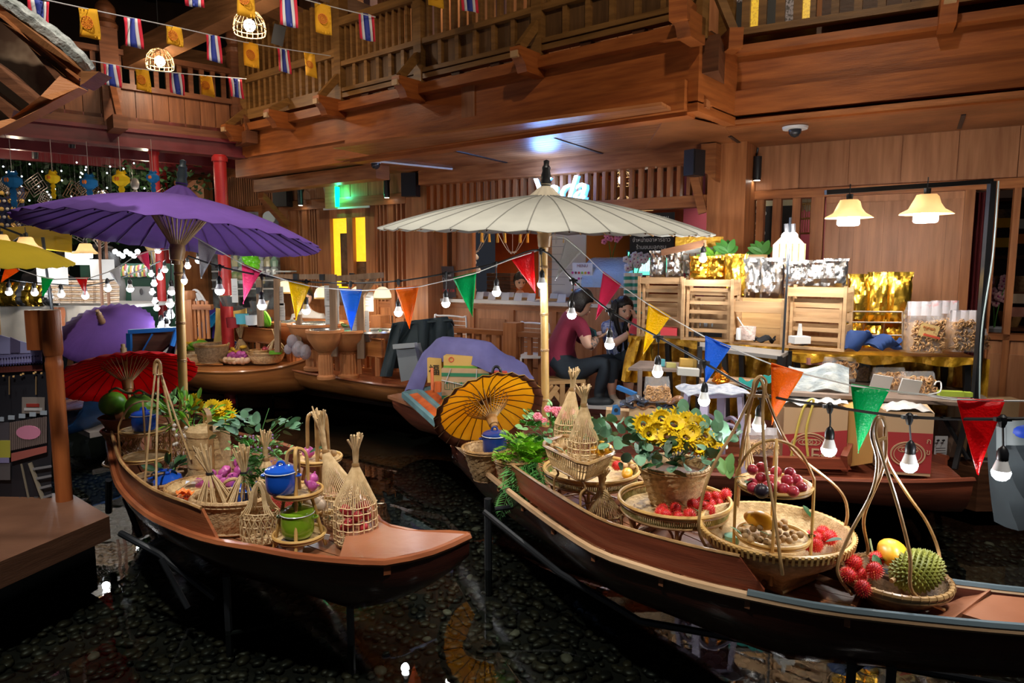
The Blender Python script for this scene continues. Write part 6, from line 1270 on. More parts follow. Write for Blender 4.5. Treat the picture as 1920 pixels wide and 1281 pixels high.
def stems(t,base,c,n,rad,mat=LEAF,up=.5,r=.0022):
 m=MB()
 for i in range(n):a=q5.uniform(0,6.28);e=V(c)+V((cos(a)*rad*.8,sin(a)*rad*.8,q5.uniform(0,rad*up)));m.tube(spline([base,V(base).lerp(e,.5)+V((0,0,.02)),e],3),r,4,caps=False)
 ob('stems',m,mat,t)
def feathery(t,c,d,L_,mat,n=9,r=.0015,name='frond',wid=.4):
 """fern frond: rachis with fine side twigs, one mesh"""
 m=MB();c=V(c);d=V(d).normalized();side=d.cross(V((0,0,1)));side=side.normalized()if side.length>.1 else V((1,0,0));pts=[c+d*L_*k/8+V((0,0,-L_*.35*(k/8)**2))for k in range(9)];m.tube(pts,r*1.2,3,caps=False)
 for k in range(1,n*2):
  x=k/(n*2)*8;i=min(int(x),7);q=pts[i].lerp(pts[i+1],x-i);w_=L_*wid*sin(pi*min(.95,.15+k/(n*2)*.85))
  for s in (-1,1):
   e=q+side*s*w_+d*w_*.6+V((0,0,q5.uniform(-.2,.25)*w_));m.add([q,q.lerp(e,.5)+V((0,0,.10*w_))+d*w_*.12,e,q.lerp(e,.5)+d*-w_*.10],[(0,1,2,3)])
   if n>5:f_=q.lerp(e,.55);g=f_+side*s*w_*.15+d*w_*.5;m.add([f_,f_.lerp(g,.5)+V((0,0,w_*.08)),g,f_.lerp(g,.5)-side*s*w_*.07],[(0,1,2,3)])
 return ob(name,m,mat,t,ang=180)
 # === goods on the long maroon boat
D2=.44
# --- durian basket
c=at(1668,1140,2.52);c=V((c.x,2.50,D2+.005))
bk=basket(c,[(.085,0),(.12,.035),(.165,.075),(.188,.115)],WICKD,'wide shallow basket with tall crossed cane handles, holding a durian',n=60,rimmat=CANE,rim=.011)
ap=at(1650,788,2.5)
def cane(t,pts,r=.0065,nm='handle',mat=None):m=MB();m.tube(spline(pts,6),r,6);ob(nm,m,mat or CANE,t)
Rm=c+V((0,0,.115))
cane(bk,[Rm+V((-.186,-.05,-.05)),at(1570,1070,2.45),at(1592,1005,2.48),at(1634,925,2.5),at(1645,865,2.5),at(1634,815,2.5),at(1643,785,2.5),at(1655,785,2.5),at(1661,815,2.52),at(1655,880,2.52),at(1620,970,2.62),at(1627,1035,2.68),Rm+V((-.07,.17,-.02))])
cane(bk,[Rm+V((.09,-.165,-.05)),at(1711,1110,2.34),at(1706,1040,2.36),at(1681,940,2.42),at(1655,860,2.46),at(1642,815,2.48),at(1645,790,2.49),at(1652,782,2.5),at(1659,790,2.51),at(1659,820,2.52),at(1664,865,2.54),at(1700,925,2.58),at(1738,980,2.6),at(1760,1035,2.6),Rm+V((.187,.02,-.02))])
m=MB();m.beam(at(1640,829,2.5),at(1661,821,2.5),.008,.012);ob('cross_tie',m,CANE,bk)
t=thing('durian','spiky green brown durian lying in the crossed-handle basket','durian',Rm+V((.065,-.03,.035)),local=True,rot=(0,R(-12),R(14)))
du=inst('husk',mesh_of('durian',durian_mb,DURI),(0,0,0),parent=t);du['_o']=(0,0,0);m=MB();m.tube([(-.095,0,0),(-.125,-.01,.004)],.009,7);ob('stalk',m,LONG,t)
place(MNG(),'yellow_mango','large yellow mango leaning behind the durian','mango',[Rm+V((.03,.075,.06))],s=1.25,roll=False)
tag(bpy.context.scene.objects[-1]if False else bk,bk['label'],'basket')
R1=[atz(1600,1056,.60),atz(1590,1078,.585),atz(1618,1103,.575),atz(1645,1048,.60),atz(1640,1070,.60),atz(1612,1078,.56)]
place(RMB(),'rambutan',['red hairy rambutan at the back rim beside the durian','red rambutan at the outer rim of the durian basket','red rambutan nearest the camera in the durian basket','red rambutan under the mango tip','red rambutan below the leaves beside the durian','red rambutan low in the durian basket'],'rambutan',R1,'rambutans in the durian basket',s=1.15)
t=thing('rambutan_sprig','twig with green leaves resting over the rambutans beside the durian','twig',atz(1635,1030,.62));p=V(t['_o'])
m=MB();m.tube(spline([p+V((.005,.03,.03)),p,p+V((-.005,-.03,-.02)),p+V((-.01,-.06,-.03))],4),.004,5);ob('twig',m,flat((.25,.3,.12)),t)
for d in ((-.02,-.05,.3),(.03,-.06,1.2),(.01,-.02,-.4),(-.01,-.09,2.6)):inst('leaf',DLF(),p+V((d[0],d[1],.0)),(R(-30),R(20),d[2]+2.6),1.0,t)
# --- great two-part basket with the tiered stand
c=V((at(1452,1000,2.75).x,2.75,D2+.005));c.x=at(1450,1040,2.75).x
t=thing('great_basket','great round bamboo basket on a square base with very tall cane bail','basket',c)
# square base flaring into a round bowl
def sq(u,r,k):
 a=2*pi*u+pi/4;x,y=cos(a),sin(a);q=1/max(abs(x*cos(.6)+y*sin(.6)),abs(-x*sin(.6)+y*cos(.6)));return V((x*r*(k+(1-k)*q*.82),y*r*(k+(1-k)*q*.82),0))
lv=[(.150,0,0),(.16,.03,.05),(.182,.065,.3),(.222,.095,.7),(.258,.125,.95),(.285,.165,1),(.297,.21,1)]
def bw(u,v,o=0):
 x=v*(len(lv)-1);i=min(int(x),len(lv)-2);f=x-i;r_=lv[i][0]*(1-f)+lv[i+1][0]*f;z=lv[i][1]*(1-f)+lv[i+1][1]*f;k=lv[i][2]*(1-f)+lv[i+1][2]*f
 w_=.0028*(1 if (int(round(u*96))//2+int(round(v*26)))%2 else -1)*(1 if int(round(u*96))%2 else 0);return c+sq(u,r_+w_+o,k)+V((0,0,z))
m=MB();m.grid(bw,96,26);ob('bowl',m,WEAVEL,t,ang=60);m=MB();m.grid(lambda u,v:bw(1-u,v,-.008)+V((0,0,.004)),96,26);ob('lining',m,WEAVEL,t,ang=60)
m=MB();m.prism([c+sq(i/24,.15,0)+V((0,0,.004))for i in range(24)],(0,0,.008));ob('floor',m,WEAVEL,t)
m=MB();m.tube([c+sq(i/40,.152,0)+V((0,0,.008))for i in range(40)],.010,6,closed=True);ob('foot_rim',m,BAMBOO,t)
Rz=c+V((0,0,.205))
for dz,r_,w_ in ((.0,.300,.011),(-.020,.292,.007)):m=MB();m.tube(ring(Rz+V((0,0,dz)),r_,60),w_,7,closed=True);ob('rim',m,BAMBOO,t)
m=MB()
for i in range(84):a=2*pi*i/84;e=V((cos(a),sin(a),0));m.beam(Rz+e*.311+V((0,0,.008)),Rz+e*.305+V((0,0,-.026)),.010,.004)
ob('binding',m,BAMBOO,t)
AP=at(1426,712,2.72)
cane(t,[Rz+V((-.30,-.06,-.06)),at(1310,985,2.62),at(1328,895,2.66),at(1380,800,2.7),at(1408,742,2.7),at(1414,716,2.7),at(1426,706,2.72),at(1436,716,2.72),at(1438,745,2.72),at(1484,841,2.74),at(1570,915,2.74),at(1589,960,2.74),Rz+V((.298,.02,-.03))])
cane(t,[at(1467,1078,2.42),at(1462,1040,2.42),at(1450,950,2.5),at(1434,860,2.6),at(1430,775,2.68),at(1432,730,2.7),at(1424,712,2.72),at(1414,735,2.75),at(1400,790,2.8),at(1388,860,2.9),at(1385,930,3.0),Rz+V((-.06,.29,-.02))])
m=MB();m.beam(at(1401,741,2.7),at(1441,744,2.72),.010,.012);ob('cross_tie',m,CANE,t)
t=thing('straw_whisk','straw whisk hanging inside the tall bail behind the plums','whisk',at(1400,800,2.95));a=at(1402,790,2.95)
m=MB();m.tube([a+V((0,0,.03)),a+V((0,0,-.05))],.014,8);ob('handle',m,CANEL,t);m=MB()
for i in range(34):q=V((q5.uniform(-.035,.04),q5.uniform(-.02,.02),q5.uniform(-.22,-.17)));m.tube([a+V((0,0,-.03))+q*.12,a+q*.6+V((0,0,-.03)),a+q],.0022,3,caps=False)
ob('bristles',m,STRAW,t)
# stand
def tier_stand(c,r,z1,z2,apex,lab,rz=0,legr=.006,r2=None,spread=1.0,two=True,mat=BAMBOO,aframe=False):
 t=thing('tiered_stand',lab,'stand',c);c=V(c);r2=r2 or r
 for zz_,rr_ in ((z1,r2),(z2,r)):
  P=c+V((0,0,zz_));m=MB();m.lathe([(.001,-.006),(rr_*.9,-.006),(rr_,.012)],40,P,weave=.001);m.lathe([(rr_-.004,.012),(rr_*.88,0),(.001,0)],40,P,weave=.001);ty_=ob('tray',m,WEAVEL,t)
  m=MB();m.tube(ring(P+V((0,0,.014)),rr_,36),.0075,6,closed=True);m.tube(ring(P+V((0,0,.0)),rr_*.98,36),.005,6,closed=True);ob('tray_rim',m,BAMBOO,ty_)
 for k in range(2 if two else 1):
  a=rz+k*pi/2;e=V((cos(a),sin(a),0));s2=spread
  pts=[c-e*(r+.006)*s2,c-e*(r+.006)+V((0,0,z2)),c-e*(r+.004)*.95+V((0,0,z2+(apex-z2)*.35)),c-e*r*.62+V((0,0,z2+(apex-z2)*.82)),c-e*r*.22+V((0,0,apex)),c+e*r*.22+V((0,0,apex)),c+e*r*.62+V((0,0,z2+(apex-z2)*.82)),c+e*(r+.004)*.95+V((0,0,z2+(apex-z2)*.35)),c+e*(r+.006)+V((0,0,z2)),c+e*(r+.006)*s2]
  if aframe:pts=[c-e*r*1.05,c-e*r*.72+V((0,0,z2*.6)),c-e*r*.46+V((0,0,z2+.03)),c-e*r*.40+V((0,0,apex-.045)),c-e*r*.26+V((0,0,apex-.008)),c+V((0,0,apex)),c+e*r*.26+V((0,0,apex-.008)),c+e*r*.40+V((0,0,apex-.045)),c+e*r*.46+V((0,0,z2+.03)),c+e*r*.72+V((0,0,z2*.6)),c+e*r*1.05]
  m=MB();m.tube(spline(pts,5),legr,7);ob('bent_leg',m,mat,t)
 return t
cs=V((at(1446,1040,2.70).x,2.70,D2+.05));ts=tier_stand(cs,.142,.14,.355,.545,'two-tier bamboo stand holding plums above and longans below',rz=-.35,legr=.0065)
zT=cs.z+.355+.028;zL=cs.z+.14+.02
pl=[(1411,881),(1427,878),(1455,885),(1481,887),(1427,897),(1410,907),(1446,900),(1476,902),(1493,901),(1453,912),(1469,918),(1487,922),(1412,916),(1502,914),(1440,914)]
place(PLM(),'plum','red plum on the upper tray of the tiered stand','plum',[atz(x,y,zT+(.030 if y<890 else.012 if y<905 else 0))for x,y in pl],'plums on the upper tray')
o=inst('dark_fruit',PLM(),atz(1428,921,zT),scale=1.2);o2=tag(o,'dark purple mangosteen among the red plums','fruit');o.data=PLM().copy();o.data.materials[0]=flat((.03,.02,.03),rough=.35)
for i,(x,y,a)in enumerate(((1400,895,1.9),(1407,900,2.6),(1458,897,.6))):o=inst('loose_leaf',DLF(),atz(x,y,zT+.01),(.2,.3,a),1.0);tag(o,['dark leaf lying at the rim of the plum tray','dark leaf curling beneath the first plums','dark leaf tucked between the middle plums'][i],'leaf')
place(MNG(),'yellow_mango','yellow mango on the lower tray behind the longans','mango',[atz(1424,975,zL+.035)],roll=False,s=.95)
lg=[(1388,995),(1400,999),(1412,992),(1425,990),(1398,1006),(1416,1006),(1432,1001),(1445,1008),(1426,1012),(1438,1016),(1450,992),(1462,984),(1470,979),(1472,990),(1460,998),(1474,1004),(1486,1000),(1490,1008),(1468,1010),(1480,1014),(1458,1016),(1446,1019),(1500,1003),(1408,1012)]
place(LGN(),'longan','brown longan in the heap on the lower tray','longan',[atz(x,y,zL+(.018 if y<992 else.004))for x,y in lg],'longans on the lower tray')
for i,(x,y,a)in enumerate(((1412,986,2.2),(1446,1006,1.2),(1390,1002,.7))):o=inst('loose_leaf',GLF(),atz(x,y,zL+.035),(.4,.3,a),1.0);tag(o,['green leaf standing before the lower mango','pale green leaf lying among the longans','small leaf at the left end of the longans'][i],'leaf')
R2=[(1536,975),(1543,998),(1556,1008),(1516,1019),(1530,1023),(1545,986),(1522,1008),(1536,1012)]
place(RMB(),'rambutan','red rambutan heaped against the wall of the great basket','rambutan',[atz(x,y,.62 if i<3 else.60)for i,(x,y)in enumerate(R2)],'rambutans in the great basket',s=1.08)
for i,(x,y,a)in enumerate(((1520,970,.2),(1526,1008,2.4),(1548,1016,3.9))):o=inst('loose_leaf',DLF(),atz(x,y,.64),(.6,.2,a),1.1);tag(o,['upright leaf behind the rambutans of the great basket','leaf between the rambutans of the great basket','blue green leaf below the rambutans of the great basket'][i],'leaf')
m=MB();q=atz(1372,1018,.53);m.lathe([(0,0),(.03,0),(.034,.035),(.025,.04),(0,.04)],14,q);tag(ob('glass_cup',m,pm('green_glass',(.2,.4,.3),.1)),'small pale green cup inside the great basket','cup')
# --- footed tray with the flower basket
c=V((at(1263,985,3.08).x,3.08,D2+.0));ft=footed_tray(c,.252,.20,'green rimmed footed rattan tray carrying the sunflower basket')
zt3=c.z+.20-.02;fbp=V((at(1262,930,3.14).x,3.14,zt3))
fb=thing('flower_basket','split-bamboo basket of eucalyptus and sunflowers on the footed tray','flowers',fbp);woven(fb,fbp,[(.105,0),(.125,.06),(.15,.13),(.165,.19)],WEAVE,n=40,amp=.007,rim=.008,rimmat=WEAVE)
m=MB();m.lathe([(0,.15),(.15,.15)],16,fbp);ob('soil',m,BRN,fb)
top=fbp+V((0,0,.19));stems(fb,top,top+V((0,0,.05)),26,.24,LEAFD,.8)
for i,(x,y,dY,s_)in enumerate(((1205,797,-.05,1.1),(1232,812,-.1,1.15),(1262,800,-.12,1.2),(1240,788,.0,1.1),(1300,800,-.08,1.25),(1318,820,-.12,1.1),(1272,782,.05,1.1),(1252,822,-.16,1.1),(1285,825,-.18,1.05),(1268,835,-.2,.9),(1330,835,-.12,.8),(1312,842,-.19,.75),(1215,815,-.12,.9),(1350,828,.05,.7),(1286,790,0,1.0),(1296,812,-.15,.9))):
 p=at(x,y,3.12+dY);inst('sunflower',SUNF(),p,(R(-42+q5.uniform(-20,25))if False else R(48+q5.uniform(-22,20)),q5.uniform(-.4,.4),q5.uniform(-.3,.3)),s_,fb)
g=random.Random(9)
def eleaf(n,x0,x1,y0,y1,Y0,Y1,me,nm='leaf',s=(.8,1.25),par=fb):
 for i in range(n):
  p=at(g.uniform(x0,x1),g.uniform(y0,y1),g.uniform(Y0,Y1));inst(nm,me,p,(g.uniform(-.6,1.9),g.uniform(-.9,.9),g.uniform(0,6.28)),g.uniform(*s),par)
eleaf(60,1160,1350,820,880,2.88,3.1,EUCL());eleaf(20,1125,1200,790,850,3.0,3.25,EUCL());eleaf(26,1180,1340,790,830,2.95,3.25,EUCL());eleaf(9,1345,1385,790,860,3.0,3.2,EUCL());eleaf(16,1200,1345,842,885,2.86,2.95,DLF())
for x,y in ((1285,760),(1252,778),(1222,785),(1262,790),(1305,778),(1322,790),(1212,790),(1358,800),(1366,815),(1340,795),(1238,775),(1272,772)):inst('leaf',EUCL(),at(x,y+14,3.15),(R(80),g.uniform(-.4,.4),g.uniform(-.6,.6)),1.35,fb)
for x,y,a in ((1345,856,.3),(1365,862,-.4),(1372,850,-.9)):
 inst('ivy_leaf',LGL(),at(x,y,3.0),(R(-60),.2,a+3.1),1.7,fb)
eleaf(16,1100,1145,785,835,3.2,3.4,EUCL(),s=(.9,1.3))
rb3=[(650,860),(745,855),(675,905),(765,920),(850,905),(880,825),(830,800),(985,775),(1050,770),(1120,750),(1000,870),(1065,815),(910,800),(1010,820),(640,880),(960,840)]
place(RMB(),'rambutan',['red rambutan at the inner end of the row before the flower basket','red rambutan pressed to the foot of the flower basket','red rambutan by the tray wall, inner end','small red rambutan lying low by the rim of the sunflower tray','round red rambutan alone near the front rim of the sunflower tray','rambutan under the dark leaf beside the flower basket','rambutan leaning on the flower basket side','rambutan on top of the heap beside the flower basket','rambutan at the back of the heap in the sunflower tray','outermost rambutan on the rim of the sunflower tray','front rambutan of the heap in the sunflower tray']+['rambutan in the heap beside the flower basket']*5,'rambutan',[atz(1080+x/4,740+y/4,zt3+(.05 if i in (7,8,9,5)else.03))for i,(x,y)in enumerate(rb3)],'rambutans beside the flower basket')
for i,(x,y,a)in enumerate(((870,765,.4),(820,840,1.6),(1000,805,2.4),(930,890,.9),(800,820,2.0))):o=inst('loose_leaf',(DLF,GLF)[i%2](),atz(1080+x/4,740+y/4,zt3+.06),(.5,.4,a),.8);tag(o,['green leaf over the rambutans at the flower basket side','dark leaf between the two rambutan rows','leaf lying on the rambutan heap of the sunflower tray','leaf by the front rim of the sunflower tray','dark leaf under the flower basket edge'][i],'leaf')
# --- the tray behind it with the oblong basket
c=V((at(1108,930,3.55).x,3.55,D2));footed_tray(c,.25,.20,'green rimmed footed rattan tray under the oblong cane basket');zt4=c.z+.18
place(RMB(),'rambutan','single red rambutan at the corner of the oblong basket','rambutan',[atz(1157,873,zt4+.05)]);place(MNG(),'yellow_mango','small yellow mango on the tray beside the oblong basket','mango',[atz(1176,888,zt4+.03)],s=.75,roll=False)
place(LGN(),'longan','pale longan bunched behind the small mango','longan',[atz(x,y,zt4+.04)for x,y in ((1168,868),(1175,862),(1182,868),(1172,874),(1186,876),(1180,860))],'longans behind the small mango',s=1.25)
# oblong basket on a pedestal
A,Bc,Cc_,Dd=[atz(x,y,.86)for x,y in ((1013,833),(1096,874),(1160,847),(1060,815))];cen=(A+Bc+Cc_+Dd)/4
t=thing('oblong_basket','oblong cane basket on curled feet holding longans and straw bags','basket',(cen.x,cen.y,zt4))
def rr4(k,z):return [cen+(q-cen)*k+V((0,0,z))for q in (A,Bc,Cc_,Dd)]
def edge4(P):
 out=[]
 for i in range(4):
  a,b=P[i],P[(i+1)%4];out+=[a.lerp(b,f)for f in (.1,.25,.4,.55,.7,.85)]
 return out
up_,lo_=edge4(rr4(1,0)),edge4(rr4(.72,-.10));m=MB();K=len(up_)
for i in range(K):
 for f in (0,.33,.66):a=lo_[i].lerp(lo_[(i+1)%K],f);b=up_[i].lerp(up_[(i+1)%K],f);m.tube([a,a.lerp(b,.5)+V((0,0,-.008)),b],.0028,4,caps=False)
ob('spindles',m,CANEL,t)
for P,r_ in ((up_,.009),(lo_,.006),([u.lerp(l,.5)for u,l in zip(up_,lo_)],.003)):m=MB();m.tube(P,r_,6,closed=True);ob('rim',m,CANE if r_>.004 else CANEL,t)
m=MB();m.prism([q for q in lo_],(0,0,.004));ob('floor',m,WEAVEL,t)
for q in rr4(.6,-.10):m=MB();m.tube(spline([q,q+V((.02,0,-.04)),q+V((0,0,-.07)),V((q.x,q.y,zt4+.006))],4),.006,6);ob('foot',m,CANE,t)
m=MB();m.tube([V((q.x,q.y,zt4+.01))for q in rr4(.62,0)],.006,6,closed=True);ob('base_ring',m,CANE,t)
place(LGN(),'longan','brown longan in the near corner of the oblong basket','longan',[atz(x,y,.84)for x,y in ((1027,827),(1037,832),(1044,838),(1032,838),(1050,844),(1040,826),(1056,838))],'longans in the oblong basket',s=1.3)
for i,(x,y)in enumerate(((1128,836),(1140,842),(1120,845))):o=inst('yellow_pear',MNG(),atz(x,y,.85),(0,0,i),.62);tag(o,['orange yellow fruit behind the bag in the oblong basket','yellow fruit at the end of the oblong basket','small yellow fruit against the second straw bag'][i],'fruit')
for i,(x,y,a)in enumerate(((1030,832,.5),(1056,846,1.3),(1130,832,4.0),(1122,842,5.0))):o=inst('loose_leaf',EUCL(),atz(x,y,.87),(.5,.3,a),1.1);tag(o,['green leaf at the first corner of the oblong basket','green leaf below the longans of the oblong basket','grey green leaf standing over the yellow fruit','grey green leaf crossing the yellow fruit'][i],'leaf')
p=atz(1094,862,.80);fruit_bag(p,.075,.10,.27,.37,'openwork straw bag with thin neck in the oblong basket',lean=(.0,0),n=20)
p=atz(1066,838,.78);p.y+=.05;fruit_bag(p,.072,.12,.30,.42,'openwork straw bag with frayed top behind the thin-necked one',lean=(.03,0),n=20)
p=atz(1133,1003,D2+.01);fruit_bag(p,.085,.11,.235,.335,'openwork straw bag standing on the deck between the two footed trays',n=20,lean=(-.02,0),mat=CANEL)
# --- stern: deep basket with blue pot, ferns and roses
p=V((at(912,850,4.05).x,4.05,D2));basket(p,[(.075,0),(.10,.06),(.125,.14),(.145,.20)],WEAVE,'deep open basket with a blue pot under the yellow parasol',n=44,amp=.005)
pot(p+V((.05,.02,.16)),.075,.15,pm('navy_enamel',(.01,.04,.22),.25,coat=.5),'dark blue lidded pot in the basket under the yellow parasol')
p=V((at(968,860,3.85).x,3.85,D2));t=thing('fern_basket','tilted basket overflowing with lime and dark green ferns','plant',p);woven(t,p,[(.07,0),(.10,.07),(.12,.15),(.125,.19)],WEAVE,n=40,amp=.005)
top=p+V((.03,0,.20))
for i in range(46):a=q5.uniform(0,6.28);feathery(t,top+V((q5.uniform(-.05,.12),q5.uniform(-.08,.06),q5.uniform(-.02,.08))),(cos(a)+.25,sin(a)-.15,q5.uniform(-.1,1.0)),q5.uniform(.10,.19),LIME,8)
for i in range(22):a=q5.uniform(3.4,6.0);feathery(t,top+V((q5.uniform(-.06,.1),-.09,q5.uniform(-.10,.02))),(cos(a)*.6,sin(a),q5.uniform(-1.3,-.2)),q5.uniform(.13,.22),FERN,8)
p2=at(1040,800,3.95);t=thing('rose_bunch','bunch of small green leaves and pink roses behind the straw bags','flowers',p2+V((0,0,-.15)))
stems(t,p2+V((0,0,-.18)),p2,14,.2,LEAF,.6);spray(t,p2,60,LGL(),'leaf',.20,.55,.1,(.6,1.0),sx=1.1,down=.5);spray(t,p2+V((.0,-.03,0)),30,GLF(),'leaf',.2,.5,.0,(.5,.9),down=.5)
for x,y,s_ in ((1048,774,1.2),(1058,781,1.0),(1008,782,.9),(1027,768,.8),(1090,790,1.1),(1040,770,.8),(1070,772,.8),(1020,790,.7)):inst('rose',ROSE(),at(x,y,3.85),(R(40),0,0),s_*1.2,t)
for i in range(18):feathery(t,p2+V((q5.uniform(-.2,.2),-.05,q5.uniform(-.08,.03))),(q5.uniform(-1,1),-.6,q5.uniform(-.1,.8)),.13,FERN,7)
# === goods on the boat beside the kiosk
D1=.43
def on(px,py,z=D1):return atz(px,py,z)
# coconuts on a pedestal basket
p=V((at(236,850,4.45).x,4.45,D1));t=thing('wicker_pedestal','hourglass wicker pedestal with a terracotta bowl under the coconuts','stand',p)
m=MB();m.lathe([(0,.23),(.10,.23),(.135,.30),(.15,.315),(.14,.32),(.09,.25),(0,.25)],26,p);ob('bowl',m,pm('terracotta_dark',(.22,.09,.045),.7),t)
lattice(t,p,[(.13,0),(.09,.08),(.085,.12),(.13,.22)],22,.004,CANE,'openwork',diag=True)
for z,r_ in ((.0,.135),(.22,.135)):m=MB();m.tube(ring(p+V((0,0,z+.005)),r_,30),.009,6,closed=True);ob('rim',m,CANE,t)
cm_=mesh_of('coconut',coconut_mb,COCO)
for(x,y,dY,s_),lab in zip(((212,757,4.42,1.0),(262,762,4.38,1.02),(240,770,4.5,.85)),('big green coconut at the outer side of the bowl, under the red parasol','big green coconut beside the cane arch, under the red parasol','green coconut half hidden between the two big ones')):tag(inst('green_coconut',cm_,at(x,y,dY),(q5.uniform(-.3,.3),.2,q5.uniform(0,6)),s_),lab,'coconut')
m=MB();m.tube(spline([at(205,735,4.4),at(218,728,4.38),at(235,736,4.38),at(248,738,4.36),at(262,732,4.36),at(280,742,4.35),at(292,738,4.34)],5),.008,6);m.tube(spline([at(250,738,4.36),at(258,745,4.33),at(270,738,4.33)],4),.006,5);tag(ob('coconut_stalk',m,flat((.16,.2,.08))),'twisting green stalk lying across the coconuts','stalk')
# arch stand with small blue pot
c=on(276,888);tier_stand(c,.135,.10,.27,.46,'cane stand with arched handles holding the small blue pot by the coconuts',rz=.5,mat=CANE)
pot(c+V((0,0,.285)),.072,.13,BLUE_E,'small blue enamel pot on the arched cane stand by the coconuts')
lattice(thing('openwork_basket','openwork cane basket behind the arched stand','basket',c+V((.03,.28,0))),c+V((.03,.28,0)),[(.10,0),(.12,.1),(.11,.2),(.10,.24)],20,.004,CANEL,'openwork',diag=True)
# shallow baskets with blue lids, long cane handles
c=on(305,918);bk=basket(c,[(.10,0),(.15,.03),(.18,.07)],WICKD,'shallow basket of blue lids with long looped cane handle',n=44)
for(dx,dy,r_),lab in zip(((-.03,.05,.075),(.05,-.03,.08)),('blue enamel lid at the back of the shallow basket','blue enamel lid at the front of the shallow basket')):
 q=c+V((dx,dy,.06));t=thing('dish_cover',lab,'lid',q);m=MB();m.lathe([(r_,0),(r_*.95,.02),(r_*.6,.035),(0,.042)],26,q,Euler((.15,-.1,0)).to_matrix());ob('dome',m,BLUE_E,t);m=MB();m.ball(q+V((0,0,.05)),(.014,.014,.01),8,6);ob('knob',m,BLUE_E,t)
m=MB();m.tube(spline([c+V((-.12,-.02,.07)),c+V((-.02,-.03,.10)),c+V((.10,.06,.09))],6),.009,6);ob('side_handle',m,WICKD,bk)
tp=at(293,680,3.55)
for q0_,q1_ in (((272,905,3.76),(291,700,3.92)),((293,922,3.68),(297,700,3.94)),((336,842,4.02),(301,700,3.96)),((358,862,3.90),(303,704,3.96))):
 cane(bk,[at(*q0_),at((q0_[0]*.5+q1_[0]*.5)-1,(q0_[1]+q1_[1])/2,(q0_[2]+q1_[2])/2),at(*q1_),at(295,682,3.94)],.006,'handle',CANEL)
m=MB();m.tube(spline([at(290,702,3.92),at(291,683,3.94),at(295,676,3.94),at(300,683,3.95),at(301,702,3.95)],5),.011,7);m.tube(ring(at(296,702,3.94),.022,10),.005,5,closed=True);ob('grip',m,CANE,bk)
# tiffin
c=V((at(394,885,4.02).x,4.02,D1));t=thing('bamboo_tiffin','tall stacked bamboo steamer box with lid and bentwood handle','box',c);r_=.121
zz_=0
for h_ in (.125,.115,.085):
 m=MB();m.lathe([(0,0),(r_,0)]+[(r_,h_*k/8)for k in range(1,8)]+[(r_,h_-.004),(r_*.98,h_)],56,c+V((0,0,zz_)),weave=.0018);ob('tier',m,WEAVEL,t,ang=60);m=MB();m.lathe([(r_*1.02,-.008),(r_*1.03,0),(r_*1.02,.012)],40,c+V((0,0,zz_+h_)));ob('band',m,CANEL,t);zz_+=h_
m=MB();m.lathe([(r_*1.03,-.02),(r_*1.03,.01),(r_*.9,.022),(r_*.3,.03),(0,.03)],50,c+V((0,0,zz_)));ob('lid',m,WEAVEL,t);m=MB();m.lathe([(0,.03),(.018,.03),(.010,.042),(.016,.052),(0,.064)],12,c+V((0,0,zz_)));ob('knob',m,CANEL,t)
ax=V((cos(-1.05),sin(-1.05),0));H1=zz_+.12
m=MB();m.grid(lambda u,v:(lambda q:q+V((-ax.y,ax.x,0))*(v-.5)*.028)((spline([c-ax*(r_+.006)+V((0,0,.01)),c-ax*(r_+.008)+V((0,0,H1*.6)),c-ax*(r_*.98)+V((0,0,H1*.93)),c-ax*r_*.7+V((0,0,H1)),c+ax*r_*.7+V((0,0,H1)),c+ax*(r_*.98)+V((0,0,H1*.93)),c+ax*(r_+.008)+V((0,0,H1*.6)),c+ax*(r_+.006)+V((0,0,.01))],5))[int(u*35+.5)]),35,1,.008);ob('handle',m,CANE,t)
# tray with onions
c=V((at(370,905,3.72).x,3.72,D1+.03));basket(c,[(.09,0),(.14,.02),(.165,.055)],WEAVEL,'flat rimmed bamboo tray at the foot of the steamer box',n=44,tname='bamboo_tray')
place(ONN(),'red_onion','purple shallot lying around the flat bamboo tray','onion',[at(x,y,Y)for x,y,Y in ((396,889,3.75),(418,888,3.6),(424,882,3.65),(408,900,3.5),(419,905,3.45),(372,906,3.72),(399,907,3.5),(436,895,3.5),(430,904,3.45))],'shallots by the bamboo tray',s=1.05)
place(ONN(),'red_onion','large pink onion heaped behind the straw bundles','onion',[at(x,y,Y)for x,y,Y in ((449,868,3.7),(456,874,3.7),(462,882,3.65),(450,884,3.65),(458,864,3.75),(466,874,3.7))],'pink onions',s=1.2)
m=MB();q=at(357,908,3.6);m.box(q,(.05,.03,.02),(.3,.2,.4));tag(ob('candy_wrap',m,flat((.5,.55,.7),rough=.2)),'small crumpled foil packet on the bamboo tray','packet')
pot(V((at(468,905,3.45).x,3.45,.52)),.09,.10,BLUE_E,'wide blue enamel pot half hidden behind the second straw bundle')
